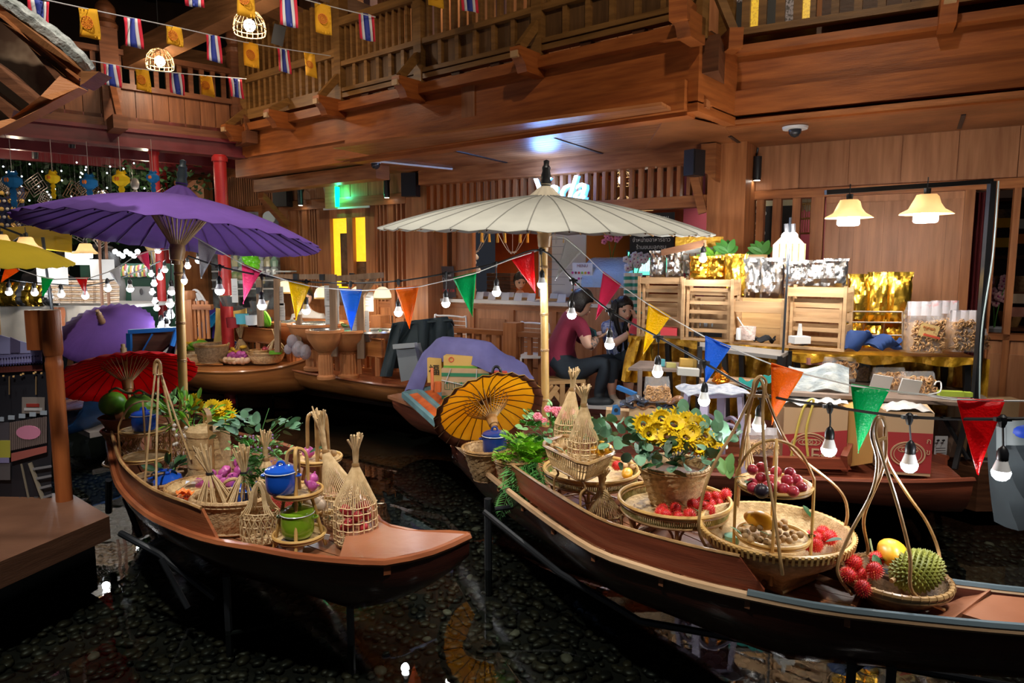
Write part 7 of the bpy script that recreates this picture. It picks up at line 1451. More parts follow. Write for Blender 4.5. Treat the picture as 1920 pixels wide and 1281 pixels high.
# oval basket with two straw bundles
c=V((at(434,985,3.29).x,3.29,D1));t=basket(c,[(.13,0),(.15,.06),(.16,.12),(.165,.165)],WEAVE,'large oval wicker basket holding two tied straw bundles',n=60,amp=.004,sx=1.12,sy=.72,rim=.012,rimmat=WEAVE)
for x0 in (-.02,.10):cane(t,[c+V((x0-.05,.09,.15)),c+V((x0-.04,.08,.21)),c+V((x0+.02,.07,.235)),c+V((x0+.07,.08,.20)),c+V((x0+.08,.09,.15))],.009,'ear_handle',WEAVE)
def bundle(p,lab,h=.30,r=.11,lean=0):
 t=thing('straw_bundle',lab,'straw bundle',p);P=V(p);nk=P+V((lean*.5,0,h*.52));m=MB()
 for i in range(46):a=q5.uniform(0,6.28);k=q5.uniform(.5,1);m.tube([nk+V((.01*cos(a),.01*sin(a),0)),nk.lerp(P,.45)+V((r*.45*k*cos(a),r*.4*k*sin(a),.02)),P+V((r*k*cos(a),r*.8*k*sin(a),q5.uniform(-.01,.03)))],.0033,4)
 ob('skirt',m,STRAW,t);m=MB();m.lathe([(.017,-.008),(.02,0),(.017,.008)],10,nk);ob('tie',m,BLACK,t);m=MB()
 for i in range(24):a=q5.uniform(0,6.28);k=q5.uniform(.2,1);m.tube([nk+V((.008*cos(a),.008*sin(a),0)),nk+V((.05*k*cos(a)+lean,.04*k*sin(a),h*.48*q5.uniform(.7,1.05)))],.0042,4)
 ob('spray',m,STRAW,t)
bundle(c+V((-.075,0,.13)),'tied straw bundle at the outer end of the oval basket',lean=-.04);bundle(c+V((.075,.01,.13)),'tied straw bundle at the inner end of the oval basket',lean=-.01)
t=thing('orange_flowers','soft orange blossoms lying beside the oval basket','flowers',at(345,940,3.5));
for x,y in ((342,925),(352,928),(336,938),(349,940),(340,948),(352,950),(358,936)):m=MB();q=at(x,y,3.45);m.grid(lambda u,v:q+V((.028*(v+.15)*cos(6.28*u)*(1+.15*sin(u*31)),.028*(v+.15)*sin(6.28*u),.010*sin(u*25)*v+.012*v)),16,3);ob('petal',m,ORNG,t,ang=180)
m=MB();
for i in range(9):q=at(325+i*3,925-i*2,3.55);m.tube(spline([q,q+V((.03,.02,.02)),q+V((.07,.05,.01))],3),.0025,3)
tag(ob('straw_wisps',m,STRAW,ang=180),'loose straw wisps beside the orange blossoms','straw')
# small openwork handbag
c=V((at(490,1010,3.14).x,3.14,D1));t=thing('openwork_handbag','small openwork handbag with two looped handles on the deck','bag',c);lattice(t,c,[(.004,.003),(.07,.003),(.09,.02),(.092,.10),(.080,.15)],20,.0032,STRAW,'woven_body',diag=True,sy=.75)
for s in (-1,1):
 m=MB()
 for k in range(4):m.tube(spline([c+V((-.078+.012*k,s*.045,.14)),c+V((-.045+.006*k,s*.03,.19)),c+V((-.03+.004*k,s*.02,.25)),c+V((.0,s*.015,.295-.004*k)),c+V((.03-.004*k,s*.02,.25)),c+V((.045-.006*k,s*.03,.19)),c+V((.078-.012*k,s*.045,.14))],4),.0038,5)
 ob('handle',m,STRAW,t)
 # stand with blue and green pots
c=V((at(562,1018,3.08).x,3.08,D1));ts=tier_stand(c,.112,.05,.26,.47,'two-tier bamboo stand carrying the blue pot over the green pot',rz=.15,mat=BAMBOO,r2=.118,aframe=True,legr=.0085)
pot(c+V((-.062,-.035,.278)),.072,.13,BLUE_E,'bright blue enamel pot with white rim on the upper tray');pot(c+V((0,-.02,.065)),.076,.145,GRN_E,'lime green enamel pot with wire bail on the lower tray',bail=True)
m=MB();q=at(613,1007,2.97);m.box(q,(.022,.003,.026),(.2,.3,.3));tag(ob('price_tag',m,PAPER),'small white tag hanging from the lower bamboo tray','tag')
place(ONN(),'red_onion','purple shallot beside the bright blue pot','onion',[c+V((.055,.01,.30)),c+V((.075,-.015,.297)),c+V((.04,.04,.30)),c+V((.065,.03,.32))],'shallots by the blue pot',s=.85)
# stand behind with fruit
c=V((at(600,960,3.45).x,3.45,D1));tier_stand(c,.118,.05,.31,.56,'taller bent bamboo stand with onion and leaf behind the blue pot',rz=.2,mat=CANE,aframe=True,legr=.010)
place(LGN(),'longan','brown nut on the tray of the taller stand','nut',[c+V((.05,.0,.345)),c+V((.075,.01,.34)),c+V((.06,-.03,.34)),c+V((.03,-.03,.34))],'nuts on the taller stand',s=1.4)
tag(inst('red_onion',ONN(),c+V((-.05,.0,.35)),(0,0,0),1.2),'single pink onion on the tray of the taller stand','onion');tag(inst('loose_leaf',DLF(),c+V((-.03,-.05,.36)),(.5,.2,-1.2),1.2),'dark leaf on the tray of the taller stand','leaf')
place(GARL(),'garlic','pale garlic bulb heaped beside the green pot','garlic',[at(x,y,3.25)for x,y in ((572,930),(588,926),(580,940),(594,938),(566,942),(585,948),(600,946))],'garlic beside the green pot',s=1.15)
m=MB();m.box(at(538,945,3.35),(.14,.10,.10),(0,0,.2));tag(ob('red_net_box',m,pm('red_net',(.5,.05,.03),.6,bump=.8,bscale=200)),'red net packet behind the green pot','packet')
for i,(x,y)in enumerate(((540,1020),(553,1028))):m=MB();m.box(at(x,y,3.0),(.07,.05,.025),(0,0,.2*i));tag(ob('tissue_pack',m,(flat((.16,.12,.12)),PAPER)[i]),['dark flat packet under the lower tray','white crumpled packet under the lower tray'][i],'packet')
# the two tall straw bags
p=V((at(668,1020,3.12).x,3.12,D1));b=fruit_bag(p,.10,.20,.38,.53,'tall openwork bamboo bag with fruit, beside the bow deck',n=26,lean=(.01,0))
for i in range(14):a=i*2.4;q=p+V((.05*cos(a),.05*sin(a),.03+.012*i));tag(inst('bagged_fruit',PLM(),q,(a,0,0),1.0),'red or yellow fruit inside the tall openwork bag','fruit','fruit inside the tall bag')
p=V((at(640,985,3.36).x,3.36,D1));fruit_bag(p,.09,.18,.38,.60,'tall openwork bag with wide frayed top behind the first tall one',n=24,lean=(-.10,0),frn=22)
# greens
def leafbed(lab,c,n,me,nm,rad,sx,sy,mat=LEAF,up=.5,s=(.8,1.3),cat='plant',name='leafy_bunch',h=.1,down=.4):
 t=thing(name,lab,cat,V(c)-V((0,0,rad*.5)));stems(t,V(c)-V((0,0,rad*.5)),c,10,rad,mat);spray(t,c,n,me,nm,rad,up,h,s,sx,sy,down);return t
leafbed('lime green leafy herb bunch behind the steamer box',at(360,785,4.15),70,LLF(),'leaf',.17,1.2,.6,up=.7,down=.5);leafbed('bright green leaves beside the bamboo umbrella pole',at(328,772,4.25),50,LGL(),'leaf',.16,.8,.6,up=.7)
t=leafbed('sunflowers with dark leaves behind the steamer lid',at(418,790,4.35),34,DLF(),'leaf',.13,1.2,.6)
for x,y,s_ in ((398,765,1.2),(418,770,1.3),(430,780,1.1),(408,778,1.1),(363,752,1.0),(372,762,.9),(424,762,.9)):inst('sunflower',SUNF(),at(x,y,4.3),(R(50+q5.uniform(-20,20)),q5.uniform(-.4,.4),0),s_,t)
leafbed('grey green eucalyptus leaves over the far gunwale',at(480,812,3.9),46,EUCL(),'leaf',.24,1.1,.35,up=.35,s=(.9,1.5),down=.4)
t=leafbed('mass of small violet-flecked herb sprigs beside the steamer box',at(484,850,3.75),90,LGL(),'leaf',.17,1.1,.7,s=(.35,.7),down=.6,up=.45)
for i in range(40):q=at(q5.uniform(448,520),q5.uniform(815,880),q5.uniform(3.5,3.7));m=MB();m.ball(q,.006,5,3);ob('bud',m,flat((.35,.2,.45)),t)
for i in range(26):feathery(t,at(q5.uniform(446,520),q5.uniform(825,885),q5.uniform(3.5,3.75)),(q5.uniform(-1,1),q5.uniform(-1,.2),q5.uniform(0,.8)),.10,FERN,6)
leafbed('dark leaves in shadow beside the arched cane stand',at(316,885,3.95),16,DLF(),'leaf',.09,1,.8);
t=thing('parsley_sprig','curly dark green sprig behind the handbag handles','plant',at(482,915,3.3))
for i in range(22):feathery(t,at(q5.uniform(468,505),q5.uniform(885,925),3.3),(q5.uniform(-1,1),-.4,q5.uniform(.2,1)),.075,LEAF,6)
p=at(498,850,3.55);t=fruit_bag(V((p.x,3.55,D1+.1)),.07,.08,.18,.34,'slim frayed straw bundle behind the wide blue pot',n=18)
for i in range(9):m=MB();q=at(q5.uniform(325,352),q5.uniform(795,835),3.95);m.ball(q,.011,7,5);tag(ob('white_blossom',m,flat((.7,.66,.6))),'tiny white blossom trailing beside the steamer box','flower','white blossoms by the steamer box')
# candle-like lamp mirrored in the dark water is the real string lamp; nothing more is added here
# === the snack stall on the raft
def tbox(nm,a,b,px0,py0,px1,py1,mat,par):pass
DZ=.39
FRM=thing('lamp_gantry','black metal frame of one post and one arm carrying two straw lamps','frame',atz(1850,780,.4))
a,b=at(1548,361,4.55),at(1860,340,4.62);m=MB();m.beam(a,b,.03,.03);ob('arm',m,BLKM,FRM)
m=MB();m.beam(b,V((b.x-.0,b.y,.40)),.038,.038);ob('post',m,BLKM,FRM);m=MB();m.tube(spline([b+V((.03,-.02,0)),b+V((.03,-.02,-.5)),b+V((-.01,-.03,-1.0)),b+V((.02,-.02,-1.5))],5),.005,5);ob('wire',m,flat((.4,.5,.5)),FRM)
hatlamp(1591,409,4.5,'straw hat lamp with lit white tube, inner one on the black arm',.145,power=20);hatlamp(1736,402,4.5,'straw hat lamp with lit white tube, near the black post',.158,power=20)
# pole with clamp lights and glowing carved lamp
t=thing('clamp_light_pole','thin steel pole with two bright clamp bulbs above the foil bags','lamp',at(1474,650,4.9));m=MB();m.tube([at(1482,408,4.9),at(1468,662,4.8)],.008,6);ob('pole',m,DKST,t)
for dx in (-6,7):q=at(1480+dx,444,4.85);m=MB();m.ball(q,.034,10,8);ob('bulb',m,BULB,t);m=MB();m.tube([q+V((0,0,.03)),q+V((-.005,0,.09))],.016,6);ob('socket',m,BLACK,t)
d=bpy.data.lights.new('lamp_light','POINT');d.energy=26;d.color=(1,.97,.93);d.shadow_soft_size=.06;l=bpy.data.objects.new('lamp_light',d);C.objects.link(l);l.location=at(1482,450,4.75)
t=thing('carved_lantern','glowing white carved lantern with gabled top behind the foil bags','lantern',at(1478,500,5.5));q=at(1478,480,5.5)
m=MB();m.box(q,(.20,.14,.18));m.prism([q+V((-.10,-.07,.09)),q+V((.10,-.07,.09)),q+V((.04,-.07,.15)),q+V((0,-.07,.20)),q+V((-.04,-.07,.15))],(0,.14,0));ob('shade',m,pm('lantern_glow',(1,.9,.75),.5,emit=(1,.88,.66),es=.9,col2=(.6,.4,.2),nscale=60),t)
for i in range(5):m=MB();m.box(q+V((-.1+.05*i,-.073,0)),(.008,.01,.19));ob('rib',m,CANEL,t)
# trestle tables with gold cloth
T1=Wall(tuple(at(1180,630,6.0))[:2],tuple(at(1480,652,5.15))[:2]);T2=Wall(tuple(at(1480,662,5.0))[:2],tuple(at(1845,668,4.75))[:2])
for W_,s1,lab,nm in ((T1,T1.sz(1480,650)[0],'long trestle table under gold cloth, with the wooden crates',0),(T2,T2.sz(1836,668)[0],'trestle table under gold cloth, with the bags of pork rinds',1)):
 z=W_.sz(1600 if nm else 1320,668 if nm else 642)[1];t=thing('trestle_table',lab,'table',W_.pt(s1/2,FL,-.2));t['z']=z
 m=MB();W_.box(m,0,s1,z-.03,z,-.5,0);ob('table_top',m,BLKM,t)
 m=MB();m.grid(lambda u,v:W_.pt(u*s1,z+.006-max(0,v-.5)*.10*(1+.3*sin(u*17)),.015-.54*(1-min(1,v*2))+(.012*sin(u*60)if v>.5 else 0)),70,6,.005);ob('gold_cloth',m,GCLOTH,t)
 m=MB();m.grid(lambda u,v:W_.pt(u*s1*1.0,z-.02-v*(z-.44),-.42+.03*sin(u*45+v*2)),80,5,.005);ob('gold_skirt',m,GCLOTH,t)
 for s in ((.06,.36,s1*.5,s1-.06)if nm else (.35,s1*.62,s1-.05)):
  for d_ in (-.04,-.42):m=MB();m.beam(W_.pt(s,z-.03,d_),W_.pt(s+.05,.40,d_),.04,.04);ob('leg',m,BLKM,t)
z1,z2=T1.sz(1320,642)[1],T2.sz(1600,668)[1]
m=MB();m.grid(lambda u,v:T2.pt(T2.sz(1836,668)[0]+.01+.04*v+.015*sin(v*9),z2-u*(z2-.42),-.45+v*.47),10,12,.006);tag(ob('gold_drape',m,GCLOTH),'end of the gold cloth hanging down beside the black post','cloth')
m=MB();m.grid(lambda u,v:at(1184+u*36-20*v*(1-u),632+v*80+6*sin(u*5),5.75)+V((0,.05*sin(u*14+v*4),0)),12,8,.006);tag(ob('gold_drape',m,GCLOTH),"gold cloth bunched beside the woman's knees",'cloth')
t=thing('black_trestle','low black steel table with grey top in front of the gold cloth','table',at(1410,700,5.0));A,Bq,Cc,D=at(1312,641,5.1),at(1480,658,4.9),at(1462,668,4.75),at(1312,650,4.9)
m=MB();m.prism([A,Bq,Cc,D],(0,0,-.025));ob('table_top',m,pm('grey_top',(.18,.17,.16),.4),t)
for q in (A,Bq,Cc,D):m=MB();m.beam(q,(q.x,q.y,.40),.03,.03);ob('leg',m,BLKM,t)
def crate(px0,py0,px1,py1,Yf,lab,k=6,solid=False,nest=0,dep=.22,W_=T1):
 """open slatted wooden crate standing on its side: slat back, two side boards, frame"""
 a,b=at(px0,py1,Yf),at(px1,py1+(py1-py0)*.02,Yf-(px1-px0)*.0022);z0=a.z;h=at(px0,py0,Yf).z-z0;L=(b-a);L.z=0;ln=L.length;e=L.normalized();n=V((-e.y,e.x,0));t=thing('wooden_crate',lab,'crate',a+e*ln/2)
 rz=math.atan2(e.y,e.x)
 def bx(nm,s,z,d,sz_,mt=CRATE):m=MB();m.box(a+e*s+n*d+V((0,0,z)),sz_,(0,0,rz));ob(nm,m,mt,t)
 for s in (0,ln):bx('side_post',s,h/2,0,(.022,.03,h));bx('side_post',s,h/2,dep,(.022,.03,h))
 hh=h/k
 for i in range(k):bx('slat',ln/2,hh*(i+.5),dep,(ln,.012,hh*(.98 if solid else.68)),PINE if solid else CRATE)
 for i in (0,k-1):bx('slat',ln/2,hh*(i+.5)if i else.01,0,(ln,.014,hh*.7 if i else.02))
 for s in (0,ln):
  for i in range(k//2):bx('side_slat',s,h*(i+.5)/(k//2),dep/2,(.012,dep,h/(k//2)*.6))
 for j in range(nest):
  for s in (.03+.03*j,ln-.03-.03*j):bx('inner_post',s,h*(.44-.05*j),.03+.05*j,(.018,.02,h*(.86-.1*j)))
  for i in range(5-j):bx('inner_slat',ln/2,h*(.16+.15*i),.05+.05*j,(ln-.08-.06*j,.01,.028))
 return t
crate(1197,518,1276,630,5.75,'weathered slatted crate standing nearest the seated woman',7,nest=1);crate(1279,522,1370,637,5.5,'slatted crate with smaller crates nested inside it, second along',7,nest=3);crate(1372,560,1466,645,5.25,'solid pine box lying on its side between the slatted crates',3,solid=True);crate(1471,535,1580,652,5.0,'slatted crate beside the metal rack, behind the tissue box',5,nest=1)
t=thing('steel_rack','low rusty steel rack over the navy cloth','rack',at(1636,655,4.85))
for y in (584,604,628):m=MB();m.tube([at(1583,y,4.95),at(1692,y+1,4.8),at(1692,y+1,5.1)],.006,5);ob('bar',m,flat((.22,.15,.10),rough=.4),t)
for x,Y in ((1583,4.95),(1692,4.8),(1694,5.1)):m=MB();m.tube([at(x,584,Y),at(x,656,Y)],.006,5);ob('upright',m,flat((.22,.15,.10),rough=.4),t)
# foil bags
for i,(x,y1,w_,h_,Y,mt,lab)in enumerate(((1233,522,.17,.24,6.0,SILV,'silver foil bag left of its twin, before the screen'),(1265,522,.17,.24,5.9,SILV,'silver foil bag right of its twin, before the screen'),(1300,530,.16,.19,5.9,SILV,'crumpled silver bag behind the first gold one'),(1312,528,.2,.21,5.7,GOLD,'gold foil bag on the nested crate, first'),(1342,526,.18,.20,5.65,GOLD,'gold foil bag on the nested crate, middle'),(1378,560,.2,.36,5.55,GOLD,'tall gold foil bag at the end of the nested crate'),(1412,560,.2,.32,5.5,SILV,'tall silver bag on the pine box, first'),(1447,560,.21,.32,5.4,SILV,'tall silver bag on the pine box, second'),(1492,540,.2,.20,5.25,SILV,'silver bag behind the last slatted crate, first'),(1523,540,.2,.21,5.2,SILV,'silver bag behind the last slatted crate, middle'),(1566,540,.2,.22,5.15,SILV,'silver bag behind the last slatted crate, end'),(1608,606,.19,.37,5.15,GOLD,'gold foil bag in the rack, first of three'),(1645,606,.19,.38,5.1,GOLD,'gold foil bag in the rack, middle of three'),(1683,604,.20,.37,5.05,GOLD,'gold foil bag in the rack, last of three'))):
 foilbag(at(x,y1,Y),w_*.86,h_,mt,lab,-.3,seed=i*3.3,d=.06)
for i,x in enumerate((1598,1636,1674)):m=MB();m.box(at(x,628,5.1),(.13,.1,.14),(0,0,-.2));foilbag(at(x,652,5.12),.14,.20,GOLD,'small gold bag under the rack bars, %s'%('first','middle','last')[i],-.2,seed=50+i)
RING=pm('pork_rind',(.62,.36,.16),.6,col2=(.38,.19,.07),nscale=20,rv=.2);FILM=clear('clear_film',(1,1,1),.86)
def rindmesh():
 m=MB();m.tube([V(((.016+.003*sin(3*a))*cos(a),.016*sin(a),.003*sin(2*a)))for a in [i*.628 for i in range(10)]],.0048,5,closed=True);return m
RIM_=lambda:mesh_of('rind_ring',rindmesh,RING)
def snackbag(p,w_,d_,h_,fill,lab,n=110,paper=True,seed=0,label_c=(.72,.5,.2),top=True):
 t=thing('snack_bag',lab,'bag',p);P=V(p);g=random.Random(seed)
 m=MB();core=[]
 rm=rindmesh()
 for i in range(n):
  q=V((g.uniform(-.5,.5)*w_*.92,g.choice((-1,-1,-1,g.uniform(-1,1)))*d_*.46,g.uniform(.02,fill)));M=Euler((g.uniform(0,3),g.uniform(0,3),g.uniform(0,3))).to_matrix();k=len(m.v);m.v+=[P+q+M@v for v in rm.v];m.f+=[tuple(j+k for j in f)for f in rm.f];m.m+=[0]*len(rm.f)
 ob('pork_rinds',m,RING,t,kind='stuff');m=MB();m.box(P+V((0,0,fill/2)),(w_*.8,d_*.8,fill*.9));ob('filling',m,RING,t)
 def sh(u,v):
  a=2*pi*u;k=1 if v<.62 else 1-(v-.62)/.38*.85;x=cos(a);y=sin(a);q=(abs(x)**4+abs(y)**4)**-.25
  return P+V((x*q*w_*.52*(1-.12*max(0,v-.6)),y*q*d_*.52*k,v*h_+.004*noise.noise(V((u*14,v*9,seed)))))+V((noise.noise(V((u*9,v*7,seed))),noise.noise(V((u*9,v*7,seed+4))),0))*.008
 m=MB();m.grid(sh,32,10);ob('film',m,FILM,t,ang=30)
 if top:m=MB();m.grid(lambda u,v:P+V(((u-.5)*w_*1.0,-d_*.1+.006*sin(u*20),h_*.72+v*h_*.28)),10,4,.002);ob('header',m,pm('printed_film',(.72,.66,.70),.3,col2=(.75,.3,.3),nscale=22,contrast=(.30,.42)),t,ang=30)
 if paper:
  c=P+V((-.01,-d_*.56,fill*.72));m=MB();m.box(c,(w_*.55,.004,fill*.42),(0,.25,0));ob('paper_label',m,flat(label_c),t);m=MB();m.box(c+V((.02,-.004,-fill*.17)),(w_*.5,.002,fill*.07),(0,.25,0));ob('label_band',m,flat((.65,.1,.05)),t)
  text('หมูทอด',.03,flat((.5,.12,.03)),t,ext=.0008,M=facing(c+V((0,-.004,.02)),V((0,-1,0)),t,roll=-.25))
 return t
snackbag(at(1727,660,4.82),.24,.16,.36,.22,'large clear bag of pork rinds with gold label',150,seed=1);snackbag(at(1765,650,5.0),.20,.14,.34,.2,'clear bag of pork rinds behind the labelled one',70,False,seed=2);snackbag(at(1800,658,4.82),.20,.15,.29,.22,'clear bag of pork rinds next to the black post',120,False,seed=3);snackbag(at(1835,655,4.95),.08,.1,.15,.1,'small bag of rinds pressed to the black post',20,False,seed=4,top=False)
# things on the tables
m=MB();
m.grid(lambda u,v:at(1580+u*108,632+v*24-8*sin(u*6)*(1-v)-6*sin(u*2.9),4.8)+V((0,.03*sin(u*13+v*4),.012*sin(u*19))),18,7,.03);tag(ob('folded_jacket',m,pm('navy_cloth',(.01,.04,.16),.8)),'navy cloth crumpled under the steel rack','cloth')
t=thing('tissue_box','white tissue box with a tissue standing up','box',at(1500,645,4.85));q=at(1499,637,4.85);m=MB();m.box(q,(.12,.09,.05),(0,0,.1));ob('box',m,PAPER,t);m=MB();m.grid(lambda u,v:q+V((-.02+u*.04*(1-v*.5)+.01*v,.01*sin(u*6),.025+v*.09)),6,5,.001);ob('tissue',m,PAPER,t)
t=thing('sauce_tub','clear tub of red chilli with a white straw, beside the white bottle','tub',at(1400,640,5.1));q=at(1401,637,5.1);m=MB();m.lathe([(0,0),(.055,0),(.062,.10),(.056,.10),(.05,.01)],18,q);ob('tub',m,clear('tub_plastic',(.9,.8,.75),.5),t);m=MB();m.ball(q+V((0,0,.03)),(.045,.045,.028),10,6);ob('chilli',m,flat((.35,.1,.05)),t);m=MB();m.tube([q+V((.02,0,.02)),q+V((-.08,0,.17))],.005,5);ob('straw',m,PAPER,t)
m=MB();m.lathe([(0,0),(.021,0),(.021,.08),(.015,.088),(0,.088)],12,at(1385,637,5.1));tag(ob('white_bottle',m,PAPER),'small white bottle beside the tub of chilli','bottle')
m=MB();m.grid(lambda u,v:at(1414+u*42,632+v*8+2*sin(u*9),5.15)+V((0,.03*sin(u*8+v),.01*sin(u*14))),14,4,.02);tag(ob('black_cloth',m,flat((.012,.012,.014),rough=.9)),'black cloth lying in the open pine box','cloth')
for i,(x0,x1,y,c_,lab)in enumerate(((1288,1318,622,(.02,.02,.025),'dark basin in the nested crate'),(1320,1365,624,(.025,.025,.03),'black tray of glasses in the nested crate'),(1240,1270,621,(.5,.03,.04),'red packet inside the crate nearest the woman'))):m=MB();q=at((x0+x1)/2,y,5.6-i*.0);m.box(q,((x1-x0)/1280*5.6,.14,.06),(0,0,-.3));tag(ob('stored_box',m,flat(c_)),lab,'box')
for i in range(5):m=MB();m.lathe([(.014,0),(.02,.07)],10,at(1310+i*13,613,5.6));tag(ob('drinking_glass',m,clear('glass_clear',(.9,.95,1),.5)),'small drinking glass standing in the nested crate','glass','glasses in the nested crate')
t=thing('gift_box_sign','tan box with a printed white band and green leaves on top of the bags','box',at(1388,490,5.8));q=at(1386,489,5.8);m=MB();m.box(q,(.42,.16,.10),(0,0,-.15));ob('box',m,PINE,t);m=MB();m.box(q+V((-.01,-.085,0)),(.36,.006,.065),(0,0,-.15));ob('band',m,PAPER,t);text('ok Khwan',.05,flat((.1,.2,.5)),t,ext=.001,M=facing(q+V((.04,-.095,0)),(-.15,-1,0),t));m=MB();m.box(q+V((.13,-.107,0)),(.03,.004,.035),(0,0,-.15));ob('blue_mark',m,flat((.05,.45,.7)),t)
t=thing('letter_board','white board with brown capital letters behind the foil bags','sign',at(1308,495,5.9));q=at(1306,488,5.95);m=MB();m.box(q,(.42,.01,.22),(0,0,-.3));ob('board',m,PAPER,t);text('CHAR',.10,flat((.4,.2,.1)),t,ext=.001,M=facing(q+V((-.01,-.012,.02)),(-.3,-1,0),t));m=MB();m.box(q+V((.02,.01,.15)),(.40,.01,.1),(0,0,-.3));ob('gold_card',m,GCLOTH,t)
m=MB();m.beam(at(1242,474,5.8),at(1322,456,5.4),.03,.05);tag(ob('wooden_batten',m,wood('red_oak',(.6,.3,.16),(.45,.2,.1))),'reddish wooden arm sticking out above the letter board','board')
bulb(1318,485,5.3,at(1320,455,5.4),'bare bulb hanging from the reddish wooden arm',power=6)
for px,py,nm in ((1365,468,'dracaena leaves above the tan box'),(1430,470,'dracaena leaves left of the glowing lantern'),(1339,486,'small green leaves beside the letter board')):
 t=thing('leafy_plant',nm,'plant',at(px,py+8,5.75))
 for i in range(9):a=-1.5+i*.38;inst('leaf',LLF()if px==1339 else GLF(),at(px,py+6,5.75),(R(70)+.2*sin(i*3),a,.3*sin(i)),2.2,t)
 # --- below the tables: bags, boxes, stools
for i,(x,y,Y,lab)in enumerate(((1572,702,4.9,'white-labelled bag of rinds lying under the table, first'),(1664,722,4.85,'white-labelled bag of rinds lying under the table, second'),(1718,730,4.75,'white-labelled bag of rinds lying under the table, nearest the black legs'),(1600,708,5.1,'rind bag lying behind the white cloths'))):
 t=snackbag(at(x,y+8,Y),.22,.12,.16,.12,lab,46,False,seed=10+i,top=False);m=MB();m.box(at(x-12,y-4,Y-.09),(.14,.012,.11),(.2,.15,0));ob('white_label',m,PAPER,t)
m=MB();m.grid(lambda u,v:at(1478+u*112,688+v*48+5*sin(u*7),4.72-v*.12)+V((0,0,.012*noise.noise(V((u*5,v*9,1)))+.005*sin(u*9+v*16))),40,14,.012);tag(ob('white_cloths',m,pm('white_cloth',(.46,.48,.46),.8,col2=(.22,.26,.28),nscale=9,stretch=(1,3,1),bump=1,bscale=16)),'pile of crumpled white cloths on the lower shelf','cloth')
m=MB();m.box(at(1525,676,5.0),(.14,.1,.05),(0,0,.1));tag(ob('pink_box',m,flat((.42,.18,.16))),'pinkish carton behind the white cloths','box')
m=MB();A,Bq=at(1480,738,4.6),at(1835,752,4.6);m.prism([at(1470,735,4.55),at(1850,758,4.5),at(1850,730,5.0),at(1470,705,5.1)],(0,0,-.025));tag(ob('low_shelf',m,pm('plank_grey',(.25,.18,.14),.6,var=.3)),'low grey plank shelf under the gold cloth tables','shelf')
m=MB();q=at(1782,738,4.6);m.box(q,(.15,.05,.035),(0,0,-.2));m.box(q+V((.1,0,-.005)),(.08,.045,.03),(0,0,-.2));tag(ob('power_strip',m,flat((.42,.55,.06))),'yellow green power strip lying on the low shelf','power strip')
m=MB();m.tube(spline([at(1752,722,4.6),at(1756,716,4.6),at(1764,718,4.6),at(1762,735,4.55),at(1740,742,4.5),at(1810,752,4.45),at(1825,748,4.4)],5),.005,5);tag(ob('white_cable',m,WHITE),'white cable looping over the low shelf','cable')
def carton(pts,h,mats,lab,name='carton'):
 """pts: four base corners"""
 c=sum(pts,V())/4;t=thing(name,lab,'box',c);m=MB();m.prism(pts,(0,0,h));ob('box',m,mats[0],t);return t,c
RED_C=pm('carton_red',(.38,.03,.03),.7,rv=.05);BUFF=pm('carton_buff',(.55,.36,.20),.75)
q0_,q1_=at(1466,868,4.45),at(1585,872,4.35);h0=at(1466,765,4.45).z-q0_.z;dp=V((.05,.30,0))
t,c=carton([q0_,q1_,q1_+dp,q0_+dp],h0,[BUFF],'buff and red carton with round bowl emblem and a big yellow tape');n=(q1_-q0_).cross(V((0,0,1))).normalized();e=(q1_-q0_).normalized();L_=(q1_-q0_).length
m=MB();m.prism([q0_+n*.002,q1_+n*.002,q1_+n*.002+V((0,0,h0*.62)),q0_+n*.002+V((0,0,h0*.52))],n*.002);ob('red_print',m,RED_C,t)
def emblem(t,cc,e,n,r,k=.8):
 for r_,w_ in ((r,.006),(r*.82,.003)):m=MB();m.tube([cc+e*r_*cos(a)+V((0,0,r_*k*sin(a)))for a in [i*pi/14 for i in range(28)]],w_,4,closed=True);ob('emblem_ring',m,BUFF,t)
 for i in range(4):m=MB();m.tube([cc+e*(r*.28*cos(a)-r*.3+i*r*.2)+V((0,0,r*.3+r*.16*sin(a)))for a in [j*pi/6 for j in range(12)]],.003,4,closed=True);ob('emblem_food',m,BUFF,t)
cc=q0_.lerp(q1_,.42)+n*.006+V((0,0,h0*.30));emblem(t,cc,e,n,L_*.30);text('NEO',.11,BUFF,t,ext=.002,M=facing(q0_.lerp(q1_,.52)+n*.01+V((0,0,h0*.16)),n,t),fit=(L_*.62,.09))
m=MB();m.tube(spline([q0_.lerp(q1_,.12)+n*.01,q0_.lerp(q1_,.28)+n*.012+V((0,0,h0*.95)),q0_.lerp(q1_,.45)+n*.01+V((0,0,h0*1.15)),q0_.lerp(q1_,.36)+n*.01+V((0,0,h0*.6)),q0_.lerp(q1_,.42)+n*.01+V((0,0,.02))],5),.008,4);ob('yellow_tape',m,flat((.75,.6,.12)),t)
m=MB();m.grid(lambda u,v:q0_.lerp(q1_,u)+dp*v+V((0,0,h0+.03+.03*noise.noise(V((u*6,v*5,0))))),24,8);ob('plastic_liner',m,SILV if False else pm('film_white',(.6,.58,.56),.2,bump=1,bscale=20),t,ang=20)
a0_,a1_=at(1586,876,4.38),at(1636,868,4.3);t,c=carton([a0_,a1_,a1_+dp,a0_+dp],at(1586,770,4.38).z-a0_.z,[pm('carton_ochre',(.50,.27,.07),.75)],'plain ochre carton between the two printed ones')
b0_,b1_=at(1655,888,4.3),at(1744,894,4.2);h1=at(1655,772,4.3).z-b0_.z;t,c=carton([b0_,b1_,b1_+V((.12,.28,0)),b0_+V((.06,.3,0))],h1,[BUFF],'tall buff and red carton with bowl print, beside the black table legs');n=(b1_-b0_).cross(V((0,0,1))).normalized();e=(b1_-b0_).normalized();L_=(b1_-b0_).length
